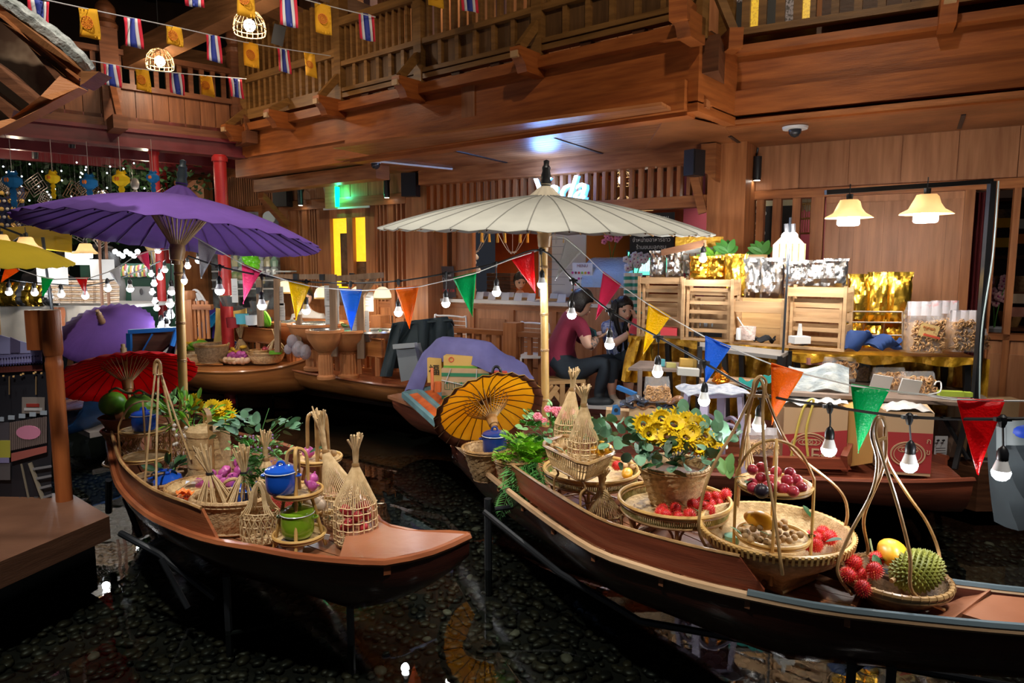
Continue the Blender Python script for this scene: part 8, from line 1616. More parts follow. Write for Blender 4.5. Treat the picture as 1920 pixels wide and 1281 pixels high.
m=MB();m.prism([b0_+n*.002+V((0,0,.02)),b1_+n*.002+V((0,0,.02)),b1_+n*.002+V((0,0,h1*.68)),b0_+n*.002+V((0,0,h1*.68))],n*.002);ob('red_print',m,RED_C,t);cc=b0_.lerp(b1_,.5)+n*.006+V((0,0,h1*.34));emblem(t,cc,e,n,L_*.36)
for i,ch in enumerate('กข'):text(ch,.05,BUFF,t,ext=.001,M=facing(cc+e*L_*.42+n*.004+V((0,0,h1*.22-.07*i)),n,t))
m=MB();m.grid(lambda u,v:b0_.lerp(b1_,u)+V((.09,.29,0))*v+V((0,0,h1+.05*sin(pi*u)*sin(pi*min(1,v+.15))+.02*noise.noise(V((u*6,v*5,3))))),22,8,.003);ob('plastic_liner',m,MATS['film_white'],t,ang=20)
m=MB();m.box(at(1769,820,4.75),(.13,.1,.26),(0,0,-.1));tag(ob('shadow_box',m,flat((.18,.11,.08))),'dark carton with a small printed notice beside the tall carton','box');t=thing('notice','small pale notice showing two black spoons','sign',at(1764,835,4.62));m=MB();m.box(at(1764,835,4.62),(.085,.005,.13),(0,0,-.05));ob('sheet',m,flat((.45,.45,.47)),t)
for dx in (-4,6):m=MB();m.ball(at(1763+dx,826,4.6),(.012,.003,.008),8,5);m.beam(at(1763+dx,828,4.6),at(1760+dx,833,4.6),.003,.003);ob('spoon_print',m,BLACK,t)
for i in range(5):m=MB();m.box(at(1764,840+i*4.5,4.615),(.065,.003,.003));ob('text_line',m,flat((.2,.2,.2)),t)
for px,py,mt in ((1840,800,CARD),(1895,840,flat((.35,.28,.24)))):m=MB();m.box(at(px,py,4.75),(.42,.1,.42),(0,0,-.1));tag(ob('cardboard_box',m,mt),{1840:'cardboard box behind the red pennant tip',1895:'grey brown box behind the hanging grey bag'}[px],'box')
m=MB();m.beam(at(1768,780,4.7),at(1815,862,4.5),.02,.02);m.beam(at(1815,770,4.6),at(1790,880,4.5),.03,.03);tag(ob('folded_trestle',m,BLKM),'folded black trestle legs behind the tall carton','frame')
# grey bag hanging at the right edge
t=thing('grey_bag','grey fabric bag with blue cloth cut by the picture edge','bag',at(1912,960,2.7));m=MB();m.grid(lambda u,v:at(1880+u*80-14*(1-v)*sin(u*3)+v*6,790+v*185+8*sin(u*5),2.7-.06*sin(pi*u))+V((0,.02*sin(u*9+v*3),0)),12,14,.05);ob('body',m,pm('bag_grey',(.03,.04,.045),.8,var=.3),t);m=MB();m.grid(lambda u,v:at(1868+u*60,800+v*45-16*sin(u*2.5),2.62)+V((0,.02*sin(u*8),0)),10,6,.03);ob('flap',m,flat((.12,.14,.14)),t);m=MB();m.ball(at(1915,806,2.6),(.05,.04,.04),10,7);ob('blue_cloth',m,flat((.01,.05,.4)),t)
# low counter of oddments before the woman, rind jar, lilac stool
t=thing('grey_worktop','low grey worktop of oddments before the gold cloth','table',at(1260,730,4.9));m=MB();m.prism([at(1178,690,5.0),at(1330,695,4.9),at(1330,682,5.3),at(1200,676,5.4)],(0,0,-.02));ob('table_top',m,pm('plank_grey',(.25,.18,.14),.6),t)
for q in ((1200,692,4.98),(1325,697,4.9),(1282,694,4.95)):p=at(*q);m=MB();m.beam(p,(p.x,p.y,.42),.03,.03);ob('leg',m,flat((.2,.15,.12)),t)
for px,py,Y,sz_,c_,lab in ((1290,682,5.0,(.12,.08,.07),(.62,.36,.06),'small yellow carton on the grey worktop'),(1290,697,4.85,(.15,.08,.05),(.55,.55,.5),'clear box of packets below the yellow carton'),(1258,688,5.05,(.07,.05,.06),(.5,.45,.15),'pale yellow lump on the grey worktop'),(1240,680,5.1,(.05,.05,.05),(.08,.35,.4),'teal packet on the grey worktop'),(1345,720,4.8,(.24,.16,.05),(.40,.28,.18),'open cardboard tray behind the blue pennant'),(1398,716,4.8,(.25,.14,.04),(.35,.22,.13),'brown cardboard flap beside the orange foil'),(1176,778,4.75,(.30,.10,.07),(.58,.38,.2),'long low cardboard box in front of the woman'),(1235,776,4.6,(.40,.12,.09),(.55,.36,.18),'shallow cardboard box under the rind bags')):
 m=MB();m.box(at(px,py,Y),sz_,(0,.05,-.15));tag(ob('small_box',m,flat(c_)),lab,'box')
foilbag(at(1352,722,4.7),.12,.12,pm('orange_foil',(.95,.3,.02),.2,metal=.9,bump=1,bscale=20),'crumpled orange foil packet behind the blue pennant',1.2,seed=70)
snackbag(at(1231,752,4.6),.16,.12,.17,.10,'open clear bag of pork rinds with sparkling film under the bulb',90,False,seed=31,top=False)
for i,(x,y,a)in enumerate(((1185,760,.1),(1210,762,-.2),(1250,764,.15),(1270,752,.3),(1195,750,-.1))):m=MB();m.grid(lambda u,v:at(x-22+u*44,y-5+v*10,4.65-v*.1)+V((0,0,.012*sin(u*9+i)+.008*sin(v*9))),10,5,.01);tag(ob('film_pouch',m,(pm('dark_film',(.06,.065,.08),.2,bump=1,bscale=25),pm('brown_film',(.30,.14,.06),.25,bump=1,bscale=25))[i%2]),['dark pouch at the end of the low box','brown pouch beside the rind jar','dark pouch below the rind bag','brown pouch right of the rind bag','dark pouch behind the blue clip'][i],'pouch')
m=MB();q=at(1155,769,4.6);m.prism([q+V((-.03,0,-.035)),q+V((.03,0,-.035)),q+V((.03,0,.01)),q+V((.01,0,.035)),q+V((-.02,0,.03))],(0,.02,0));t=tag(ob('tape_cutter',m,flat((.02,.13,.32))),'blue tape cutter standing on the red deck','tool');m=MB();m.tube([q+V((0,-.004,0)),q+V((0,.02,0))],.014,10);ob('core',m,BLACK,t)
m=MB();m.beam(at(1158,726,4.9),at(1192,740,4.8),.03,.03);tag(ob('blue_lever',m,flat((.02,.13,.35))),'blue plastic lever leaning on the gold cloth','tool')
t=thing('plastic_stool','lilac plastic stool with arched sides under a newspaper','stool',at(1333,800,4.35));LIL=pm('lilac_plastic',(.40,.35,.48),.4);q=at(1338,735,4.35);sh_=q.z-.40
m=MB();m.box(q,(.28,.26,.03),(0,0,.2));ob('seat',m,LIL,t)
for i in range(4):
 a=pi/4+i*pi/2+.2;f_=q+V((.17*cos(a),.17*sin(a),-.01));g_=V((q.x+.22*cos(a),q.y+.22*sin(a),.40));m=MB();m.beam(f_,g_,.05,.03);ob('leg',m,LIL,t)
 a2=a+pi/2;f2=q+V((.17*cos(a2),.17*sin(a2),-.01));m=MB();m.tube(arc(f_.lerp(g_,.62),f2.lerp(V((q.x+.22*cos(a2),q.y+.22*sin(a2),.40)),.62),.15,10),.014,5);ob('arch',m,LIL,t)
m=MB();m.grid(lambda u,v:q+V(((u-.5)*.42,(v-.5)*.34,.022-.05*max(0,abs(u-.5)*2-.7)+.006*sin(u*17+v*6))),20,10,.006);tag(ob('newspaper',m,pm('newsprint',(.52,.53,.56),.7,col2=(.25,.28,.36),nscale=30)),'folded newspaper spread over the lilac stool','newspaper')
m=MB();m.grid(lambda u,v:at(1385+u*66,708+v*14+6*sin(u*5),4.6)+V((0,0,.01*sin(u*20))),14,4,.004);tag(ob('teal_bag',m,flat((.05,.42,.38),rough=.2)),'teal plastic bag strip behind the tall bail','bag')
snackbag(at(1425,850,4.3),.20,.14,.17,.08,'clear bag of broken rinds behind the plums',60,False,seed=41,top=True)
# === goods on the vegetable boat, clay stoves, covered boxes
ZB=.55
def bb(px,py,r,h,mat,lab,Y=None,sx=1,sy=1):
 Y=Y or 8.3;p=V((at(px,py,Y).x,Y,ZB));return p,basket(p,[(r*.75,0),(r*.9,h*.4),(r,h)],mat,lab,n=36,amp=.005,rim=.010,sx=sx,sy=sy)
def inb(p,h,me,lab,n,rad,name,cat,grp,s=1):place(me,name,lab,cat,[p+V((q5.uniform(-rad,rad),q5.uniform(-rad*.7,rad*.3),h+q5.uniform(0,.04)))for _ in range(n)],grp,s=s)
p,_=bb(318,667,.20,.20,WEAVEL,'pale openwork basket at the stern of the vegetable boat');p,_=bb(362,668,.17,.11,WEAVE,'shallow basket of yellow mangoes on the vegetable boat');
for x,y,c_ in ((356,640,MANGO),(366,640,MANGO),(372,645,COCO),(361,651,COCO)):o=inst('mango',MNG(),at(x,y,8.6),(0,0,.4),1.6);o.data=o.data if c_ is MANGO else mesh_of('green_mango',mango_mb,COCO);tag(o,{356:'yellow mango at the top left of the mango basket',366:'yellow mango beside the green one, mango basket',372:'green mango at the end of the mango basket',361:'green mango at the front of the mango basket'}[x],'mango')
p,_=bb(398,672,.20,.22,WICKD,'deep brown wicker basket in the middle of the vegetable boat');pot(at(430,656,8.6)+V((0,0,-.02)),.12,.15,BLUE_E,'blue pot behind the bananas on the vegetable boat')
BAN=ell('banana',(.07,.028,.028),pm('banana_skin',(.75,.45,.05),.5),n=8,k=6)
place(BAN(),'banana','small yellow banana before the blue pot','banana',[at(x,y,8.4)for x,y in ((424,658),(432,660),(440,661),(447,659),(436,655),(456,651))],'bananas before the blue pot',s=.9)
p,_=bb(443,681,.19,.05,WICKD,'flat tray of red onions and brown eggs on the vegetable boat');place(ONN(),'red_onion','purple onion on the flat tray of the vegetable boat','onion',[at(x,y,8.3)for x,y in ((432,668),(439,670),(446,668),(453,670),(460,669),(436,665),(449,664),(456,665))],'onions on the flat tray',s=1.5)
place(EGG(),'egg','brown egg along the front of the onion tray','egg',[at(x,y,8.15)for x,y in ((423,675),(431,676),(439,677),(447,677),(455,677),(463,676))],'eggs on the flat tray',s=1.7)
p,_=bb(500,681,.22,.13,WEAVE,'wide herringbone basket near the upswept bow');bundle(at(452,661,8.5),'tied straw bundle standing behind the onion tray',h=.34,r=.12);bundle(at(518,655,8.2),'straw bundle standing in the bow basket',h=.26,r=.12)
basket(at(487,669,8.3),[(.09,0),(.11,.05),(.11,.08)],WEAVEL,'small round bamboo box between the bow basket and the onions',n=30)
place(PLM(),'tomato','small red tomato beside the small bamboo box','tomato',[at(x,y,8.4)for x,y in ((497,655),(503,654),(508,656))],'tomatoes near the bow',s=1.5);m=MB();m.box(at(517,661,8.1),(.14,.06,.04));tag(ob('green_slices',m,COCO),'green slices in the bow basket','vegetable')
t=thing('cabbage','pale green cabbage leaves at the stern of the vegetable boat','vegetable',at(302,658,8.6));spray(t,at(302,658,8.6),22,LGL(),'leaf',.1,.8,.1,(1.4,2))
def bench(px0,py0,px1,py1,Y,lab,hh=.17):
 a,b=at(px0,py0,Y),at(px1,py1,Y-.35);t=thing('name_board',lab,'bench',a.lerp(b,.5)+V((0,0,-.4)));e=(b-a).normalized();n=V((e.y,-e.x,0))
 m=MB();m.prism([a,b,b-V((0,0,hh)),a-V((0,0,hh))],-n*.05);ob('board',m,ORB,t);m=MB()
 for p_,q_ in ((a,b),(a-V((0,0,hh)),b-V((0,0,hh))),(a,a-V((0,0,hh))),(b,b-V((0,0,hh)))):m.tube([p_+n*.01,q_+n*.01],.012,5)
 ob('edge',m,TEAK_H,t)
 for f in (.1,.55,.9):q=a.lerp(b,f)-V((0,0,hh));m=MB();m.beam(q,q-V((0,0,.22)),.05,.04);ob('leg',m,TEAK_V,t)
bench(442,612,518,619,8.6,'orange brown wooden board on legs behind the onion tray');bench(622,627,717,637,7.9,'orange brown wooden board on legs before the clay stoves',.20)
t=thing('spiky_plant','green spiky leaves beside the first wooden board','plant',at(507,612,8.4));
for i in range(14):inst('leaf',LLF(),at(507,612,8.4),(R(75),-1.2+i*.18,.2*i),3.2,t)
CLAY=pm('clay',(.58,.22,.07),.7,var=.2)
def stove(px,py,Y,r,lab,h=.55,c2=None):
 """clay brazier: wide bowl on a fluted column"""
 c=at(px,py,Y);t=thing('clay_stove',lab,'stove',c+V((0,0,-h)));b=c+V((0,0,-h))
 m=MB();m.lathe([(r*.42,h*.55),(r*.62,h*.62),(r*.95,h*.82),(r*1.0,h*.93),(r*1.05,h*.95),(r*1.05,h),(r*.9,h),(r*.85,h*.85),(r*.3,h*.7),(0,h*.7)],28,b);ob('bowl',m,CLAY,t)
 m=MB();n=32;vs=[];L=[(r*.50,0),(r*.50,.03),(r*.42,.05),(r*.40,h*.5),(r*.46,h*.55)]
 m.lathe(L,n,b)
 for i,v in enumerate(m.v):
  if 2*n<=i<4*n and i%2:d_=V((v.x-b.x,v.y-b.y,0));v-=d_*.09
 ob('fluted_column',m,CLAY,t,ang=20)
 m=MB();m.lathe([(0,h*.96),(r*.8,h*.96),(r*.86,h*1.0),(r*.8,h*1.01)],24,b);ob('pan',m,pm('steel_pan',(.55,.55,.53),.25,metal=.8),t);return t
stove(552,603,8.6,.27,'clay stove furthest back behind the yellow pennant');stove(592,606,8.0,.31,'large clay stove with broad orange rim, second along');stove(609,618,7.5,.20,'smaller clay stove with steel pan before the large one');stove(652,618,7.7,.24,'clay stove half hidden by the wooden board');
for px,py,Y,r in ((700,622,7.8,.24),):t=thing('steamer_pan','wide steel pan with green contents beside the black cloth','pan',at(px,py,Y));m=MB();m.lathe([(0,-.1),(r*.7,-.1),(r,0),(r*1.05,0),(r*1.0,.02),(r*.95,0)],26,at(px,py,Y));ob('pan',m,MATS['steel_pan'],t)
place(LGL(),'herb_leaf','green herb leaf on the steel pan edge','leaf',[at(x,y,7.8)for x,y in ((712,632),(716,640),(710,636),(640,606),(642,608))],'green herbs by the pans',s=2.4)
# kitchen frame of weathered posts with lamps and papers
WP=wood('weathered_post',(.33,.21,.13),(.2,.12,.07),True,rough=.7);t=thing('kitchen_gantry','rough weathered pole frame over the clay stoves','frame',at(620,660,7.6))
for a,b,w_ in (((486,525,7.9),(489,612,7.9),.06),((519,515,8.0),(521,660,8.0),.06),((624,515,7.5),(627,668,7.5),.07),((560,590,7.8),(563,665,7.8),.06),((676,520,7.6),(678,672,7.6),.08),((520,519,8.4),(622,519,7.8),.06),((612,524,7.9),(716,516,7.4),.06),((676,560,7.6),(702,520,7.5),.05),((590,516,8.3),(718,533,8.0),.035)):m=MB();m.beam(at(*a),at(*b),w_,w_);ob('pole',m,WP,t)
for x,y in ((555,519),(604,520),(660,518),(486,545),(624,560)):m=MB();m.box(at(x,y,7.7),(.05,.06,.07));ob('tape',m,BLACK,t)
for px,py,Y,lab in ((534,538,8.3,'white dome lamp left of the yellow pennant'),(606,548,8.3,'white dome lamp between the yellow and blue pennants'),(672,548,8.2,'white dome lamp behind the blue pennant'),(717,549,7.6,'white dome lamp left of the orange pennant')):
 c=at(px,py,Y);r=.10*Y/7.6;t=thing('dome_lamp',lab,'lamp',c);m=MB();m.lathe([(r,-r*.7),(r*.98,-r*.2),(r*.75,r*.35),(r*.35,r*.62),(0,r*.68)],20,c);ob('shade',m,pm('dome_shade',(1,.88,.62),.5,emit=(1,.85,.55),es=.55),t)
 m=MB();m.lathe([(r*1.0,-r*.72),(r*1.02,-r*.55)],20,c);ob('rim',m,flat((.7,.4,.1)),t);m=MB();m.tube([c+V((0,0,r*.6)),c+V((0,0,r*1.6))],.006,4);ob('cord',m,BLACK,t)
 d=bpy.data.lights.new('lamp_light','POINT');d.energy=6;d.color=(1,.93,.8);d.shadow_soft_size=.06;l=bpy.data.objects.new('lamp_light',d);C.objects.link(l);l.parent=t;l.location=(0,0,-r)
for i,(px,py,Y,w_,h_,lab)in enumerate(((525,555,8.0,.08,.22,'white sheet pinned to the frame left of the cook'),(527,585,8.0,.09,.20,'lower white sheet pinned left of the cook'),(622,555,7.9,.17,.24,'white menu sheet on the frame above the cook'),(623,592,7.9,.16,.23,'lower white menu sheet beside the frame post'),(690,566,7.7,.12,.22,'laminated menu sheet behind the blue pennant'),(676,603,7.6,.19,.24,'white sheet with faint pictures below the blue pennant'),(440,545,8.0,.07,.28,'narrow white sheet behind the pink pennant bulb'))):
 t=thing('menu_sheet',lab,'paper',at(px,py,Y));m=MB();m.box(at(px,py,Y),(w_,.006,h_));ob('sheet',m,PAPER,t)
 for k in range(4):m=MB();m.box(at(px,py-8+k*5,Y-.01),(w_*.7,.003,.006));ob('print_line',m,flat((.4,.38,.36)),t)
t=thing('plastic_bags','knotted clear bags of food hanging between the stoves','bag',at(562,650,7.7));
for x,y,r_ in ((548,640,.08),(560,655,.10),(572,660,.09),(540,655,.06)):m=MB();c=at(x,y,7.7);m.ball(c,(r_*.8,r_*.8,r_),10,8);ob('bag',m,clear('murky_film',(.75,.7,.75),.6),t)
# steel bowls, cloths, drum, tubs near the red column
for i,(px,py,r,c_,lab)in enumerate(((436,566,.16,MATS['steel_pan'],'wide steel bowl on the blue cloth'),(470,568,.13,BLACK,'black pan beside the steel bowl'),(484,575,.13,MATS['steel_pan'],'second steel pan on the cook table'))):m=MB();m.lathe([(0,-.05),(r*.7,-.05),(r,.07),(r*.95,.07),(r*.65,-.03)],24,at(px,py,8.2));tag(ob('bowl',m,c_),lab,'bowl')
m=MB();m.grid(lambda u,v:at(352+u*66,632-u*62+v*36*(1-u*.3),9.1)+V((0,.04*sin(u*9+v*5),.02*sin(v*8))),16,8,.01);tag(ob('blue_tarp',m,pm('blue_film',(.03,.30,.60),.25,bump=1,bscale=12)),'light blue plastic sheet sliding off the drum','cloth')
m=MB();m.grid(lambda u,v:at(404+u*60-v*12*(1-u)+v*6,577+v*76*(1-u*.25)+6*sin(u*3),8.9)+V((0,.05*sin(u*10+v*2),0)),18,10,.012);tag(ob('yellow_cloth',m,pm('butter_cloth',(.72,.50,.14),.8)),'butter yellow cloth draped over the cook table','cloth')
t=thing('black_drum','black drum with white handle under the blue plastic sheet','drum',at(385,640,9.3));m=MB();m.lathe([(0,-.42),(.15,-.42),(.185,.05),(.195,.07),(0,.09)],22,at(384,612,9.3));ob('drum',m,BLACK,t);m=MB();m.tube(ring(at(374,612,9.08),.046,12,Matrix.Rotation(pi/2,3,'X'),.6),.008,5,closed=True);ob('handle',m,WHITE,t)
m=MB();m.box(at(402,606,9.3),(.12,.2,.4));tag(ob('violet_crate',m,flat((.06,.03,.3))),'violet crate between the drum and the yellow cloth','crate')
for px,py,c_,lab in ((454,598,(.12,.5,.62),'aqua plastic tub above the wooden board'),(472,600,(.55,.6,.66),'cloudy plastic tub next to the aqua one'),(437,605,(.4,.04,.05),'red and black cup beside the yellow cloth')):m=MB();m.lathe([(0,-.06),(.07,-.06),(.08,.06),(.07,.06)],18,at(px,py,8.2));tag(ob('tub',m,flat(c_,rough=.3)),lab,'tub')
m=MB();m.prism([at(385,592,9.4),at(510,598,8.9),at(510,592,9.4),at(390,586,9.9)],(0,0,-.08));tag(ob('cook_table',m,flat((.03,.12,.28))),'blue covered cook table behind the wooden board','table')
# black cloth over stools, grey bin
t=thing('draped_black_cloth','black cloth draped over a stack between the stoves and the boxes','cloth',at(775,690,6.9))
xs_=[(712,700),(735,607),(780,600),(828,594),(842,600),(856,665)];
def bc(u,v):
 x=735+u*115+(v*-22 if u<.4 else v*4);yt=606-14*u+(0 if u<.9 else (u-.9)*200);yb=706 if u<.18 else (650 if u<.42 else (735-60*u if u<.62 else 672));return at(x+3*sin(u*40)*v,yt+(yb-yt)*v,6.85+.25*(1-v)*0+.05*sin(u*22+v*2))
m=MB();m.grid(bc,48,14,.01);ob('cloth',m,pm('black_cloth',(.018,.03,.035),.75),t);m=MB();m.prism([at(735,607,6.88),at(848,598,6.8),at(852,608,7.3),at(745,612,7.4)],(0,0,-.02));ob('top',m,MATS['black_cloth'],t);m=MB();m.box(at(790,650,7.15),(.55,.3,.42));ob('stack',m,BLACK,t)
t=thing('grey_bin','grey plastic bin with folded lid under the black cloth','bin',at(768,712,6.7));A=[at(742,650,6.7),at(777,647,6.6),at(790,708,6.6),at(752,716,6.7)];m=MB();m.prism(A,(.05,.28,0));ob('body',m,pm('bin_grey',(.28,.30,.31),.5),t);m=MB();m.beam(at(739,650,6.66),at(780,647,6.56),.05,.045);ob('rim',m,pm('bin_rim',(.36,.38,.39),.5),t)
# lavender cloth over cartons
LAV=pm('lavender_cloth',(.17,.155,.36),.85,var=.15,bump=.3,bscale=200);t=thing('lavender_cloth','lavender cloth draped over stacked cartons behind the yellow parasol','cloth',at(870,700,6.0))
def lav(u,v):
 top=[(760,735,6.2),(795,660,6.15),(822,637,6.1),(862,635,6.0),(920,648,5.95),(950,670,5.9),(985,685,5.85),(1000,716,5.8)];bot=[(790,738,6.1),(808,690,6.0),(840,672,5.95),(900,690,5.75),(925,700,5.7),(942,712,5.65),(965,722,5.6),(998,718,5.65)]
 k=u*(len(top)-1);i=min(int(k),len(top)-2);f=k-i;P=[at(*(a*(1-f)+b*f for a,b in zip(q[i],q[i+1])))for q in (top,bot)];w_=P[0].lerp(P[1],v);return w_+V((0,-.03*sin(pi*v)*(1+.4*sin(u*30)),.03*sin(pi*v)+.008*sin(u*26+v*4)))
m=MB();m.grid(lav,44,10,.012);ob('drape',m,LAV,t);m=MB();m.grid(lambda u,v:lav(.18+u*.6,0)+V((0,.55*v,.02*sin(v*3)-.15*v*v)),20,6,.01);ob('top',m,LAV,t)
def cube_at(px0,py0,px1,py1,Y,dep,mat,lab,nm='carton',rz=-.12):
 a,b=at(px0,py1,Y),at(px1,py1,Y);h=at(px0,py0,Y).z-a.z;t=thing(nm,lab,'box',a.lerp(b,.5));w_=(b-a).length;m=MB();m.box(a.lerp(b,.5)+V((0,dep/2,h/2)),(w_,dep,h),(0,0,rz));ob('box',m,mat,t);return t,a.lerp(b,.5)+V((0,dep/2,h/2)),w_,h,Matrix.Rotation(rz,3,'Z')
t,c,w_,h,M=cube_at(832,692,922,748,5.75,.34,CARD,'brown carton with green band and handling symbols under the lavender cloth')
G_=flat((.03,.20,.09));f=lambda x,z:c+M@V((x,-.172,z))
for z,hh in ((h*.30,.03),(-h*.47,.03)):m=MB();m.box(f(0,z),(w_,.004,hh),(0,0,-.12));ob('green_band',m,G_,t)
for i in range(4):
 x=-w_*.38+i*w_*.15;m=MB();m.tube([f(x+dx,-.02+dz)for dx,dz in ((-.022,-.03),(.022,-.03),(.022,.03),(-.022,.03))],.0025,4,closed=True);m.beam(f(x,-.04),f(x,.005),.004,.004);m.prism([f(x-.013,.0),f(x+.013,.0),f(x,.018)],M@V((0,-.003,0)));ob('handling_symbol',m,G_,t)
for a,b in (((-w_*.5,.03),(w_*.35,-.04)),((-w_*.42,-.0),(-w_*.30,h*.5)),((w_*.22,-.04),(w_*.25,h*.5))):m=MB();m.beam(f(*a)+M@V((0,-.006,0)),f(*b)+M@V((0,-.006,0)),.014,.004);ob('strap',m,PAPER,t)
t,c,w_,h,M=cube_at(835,668,900,694,5.8,.3,pm('carton_yellow',(.66,.40,.10),.7),'yellow fruit carton with red and green print under the lavender cloth');m=MB();m.box(c+M@V((0,-.153,-h*.32)),(w_,.004,.03),(0,0,-.12));ob('green_print',m,flat((.12,.33,.04)),t);m=MB();m.tube(ring(c+M@V((-.08,-.156,.03)),.02,12,Matrix.Rotation(pi/2,3,'X')),.004,4,closed=True);ob('red_ring',m,flat((.7,.1,.05)),t)
t,c,w_,h,M=cube_at(805,672,832,718,5.95,.3,MATS['carton_yellow'],'tall yellow carton with black brush lettering');text('福',.1,BLACK,t,ext=.002,M=facing(c+M@V((0,-.156,-.0)),M@V((0,-1,0)),t))
t=thing('red_black_bag','small red and black bag on the brown carton','bag',at(935,705,5.5));m=MB();m.prism([at(922,698,5.5),at(950,699,5.5),at(957,713,5.5),at(926,715,5.5)],(0,.1,0));ob('body',m,flat((.75,.06,.01)),t);m=MB();m.tube(arc(at(923,700,5.48),at(940,702,5.48),.06,8),.012,5);m.beam(at(922,706,5.47),at(955,708,5.47),.02,.02);ob('strap',m,BLACK,t)
m=MB();m.tube([at(810,690,5.8),at(811,732,5.75)],.014,8);m.tube([at(821,716,5.7),at(821,735,5.7)],.03,8);tag(ob('orange_stake',m,flat((.6,.12,.02))),'orange stakes standing before the tall yellow carton','stake')
# the pine stool
t=thing('pine_stool','pine stool with V braced sides under the seated man','stool',V((at(1060,740,6.05).x,6.15,.39)));a,b=at(1022,722,5.95),at(1098,718,6.05);zs=a.z
m=MB();m.prism([a,b,b+V((.06,.3,0)),a+V((.04,.3,0))],(0,0,.03));ob('seat',m,PINE,t)
for q in (a+V((.02,.02,0)),b+V((-.02,.01,0)),b+V((.04,.27,0)),a+V((.06,.27,0)),a.lerp(b,.42)+V((0,-.01,0))):
 m=MB();m.beam(V((q.x,q.y,zs)),V((q.x,q.y,.385)),.045,.04);ob('leg',m,PINEV,t)
mid=a.lerp(b,.42)
for q,s in ((mid,-1),(mid,1),(b,-1),(a,1)):m=MB();m.beam(V((q.x,q.y-.01,zs-.16)),V((q.x+s*.11,q.y-.01,zs-.01)),.03,.045);ob('brace',m,PINE,t)
# === people
def headmesh(m,c,f,s=1.0,smile=0,roll=0):
 """head with face: f is the direction the face looks"""
 f=V(f).normalized();x=f.cross(V((0,0,1))).normalized();z=x.cross(f);M=Matrix((x,f,z)).transposed()@Matrix.Rotation(roll,3,'Y');k0=len(m.v);m.k=0
 m.ball((0,0,0),(.074,.092,.112),24,20)
 for v in m.v[k0:]:
  if v.z<0:q=-v.z/.112;v.x*=1-.30*q*q;v.y=v.y*(1-.10*q)+.012*q if v.y>0 else v.y*(1-.45*q)
  if v.y>.05:
   e=math.exp(-((v.z-.008)/.016)**2);v.y-=.007*e*(1 if abs(v.x)>.012 else 0)
   n_=math.exp(-(v.x/.011)**2)*max(0,1-abs(v.z+.018)/.032);v.y+=.017*n_
   v.y+=.006*math.exp(-(v.x/.022)**2-((v.z+.056)/.010)**2)+.006*math.exp(-(v.x/.02)**2-((v.z+.09)/.016)**2)
 for s_ in (-1,1):
  m.ball((s_*.074,-.004,-.006),(.009,.017,.028),8,6)
  m.k=3;m.ball((s_*.029,.077,.006),(.014,.008,.0065),8,6);m.k=1;m.ball((s_*.029,.083,.005),(.0065,.004,.006),8,6);m.box((s_*.030,.085,.024),(.030,.006,.004),(0,s_*.12,0));m.box((s_*.029,.083,.0125),(.028,.006,.002));m.k=0
 m.ball((0,.100,-.030),(.013,.012,.010),8,6)
 m.k=2;m.ball((0,.089,-.056),(.024,.009,.0045),10,5);m.ball((0,.088,-.064),(.019,.009,.0045),10,5);m.k=0
 for i in range(k0,len(m.v)):m.v[i]=V(c)+M@(m.v[i]*s)
 return M
def handmesh(m,w_,d,n,curl=.5,s=1.0,side=1):
 """palm, four unequal fingers with two bends and a thumb leaving the side of the palm"""
 d=V(d).normalized();n=V(n);n=(n-d*n.dot(d)).normalized();x=d.cross(n)*side;w_=V(w_);k=len(m.v)
 m.ball((0,0,0),(.040,.046,.015),12,8,Matrix.Identity(3))
 for i in range(k,len(m.v)):v=m.v[i];m.v[i]=w_+(x*v.x+d*(v.y+.045)+n*v.z)*s
 for i,(o,L_)in enumerate(((-.028,.062),(-.010,.072),(.010,.068),(.028,.054))):
  p=w_+(x*o+d*.075)*s;pts=[p-d*.02*s];a=0
  for j,fr in enumerate((.42,.32,.26)):a+=curl*(.35+.4*j);p=p+(d*cos(a)+n*sin(a))*L_*fr*s;pts.append(p)
  m.tube(pts,[.0088*s,.0085*s,.0078*s,.0055*s],7)
 p=w_+(x*-.034+d*.028)*s;m.tube([p+x*.01*s,p+(x*-.022+d*.022+n*.006)*s,p+(x*-.026+d*.048+n*.016)*s],[.011*s,.0095*s,.007*s],7)
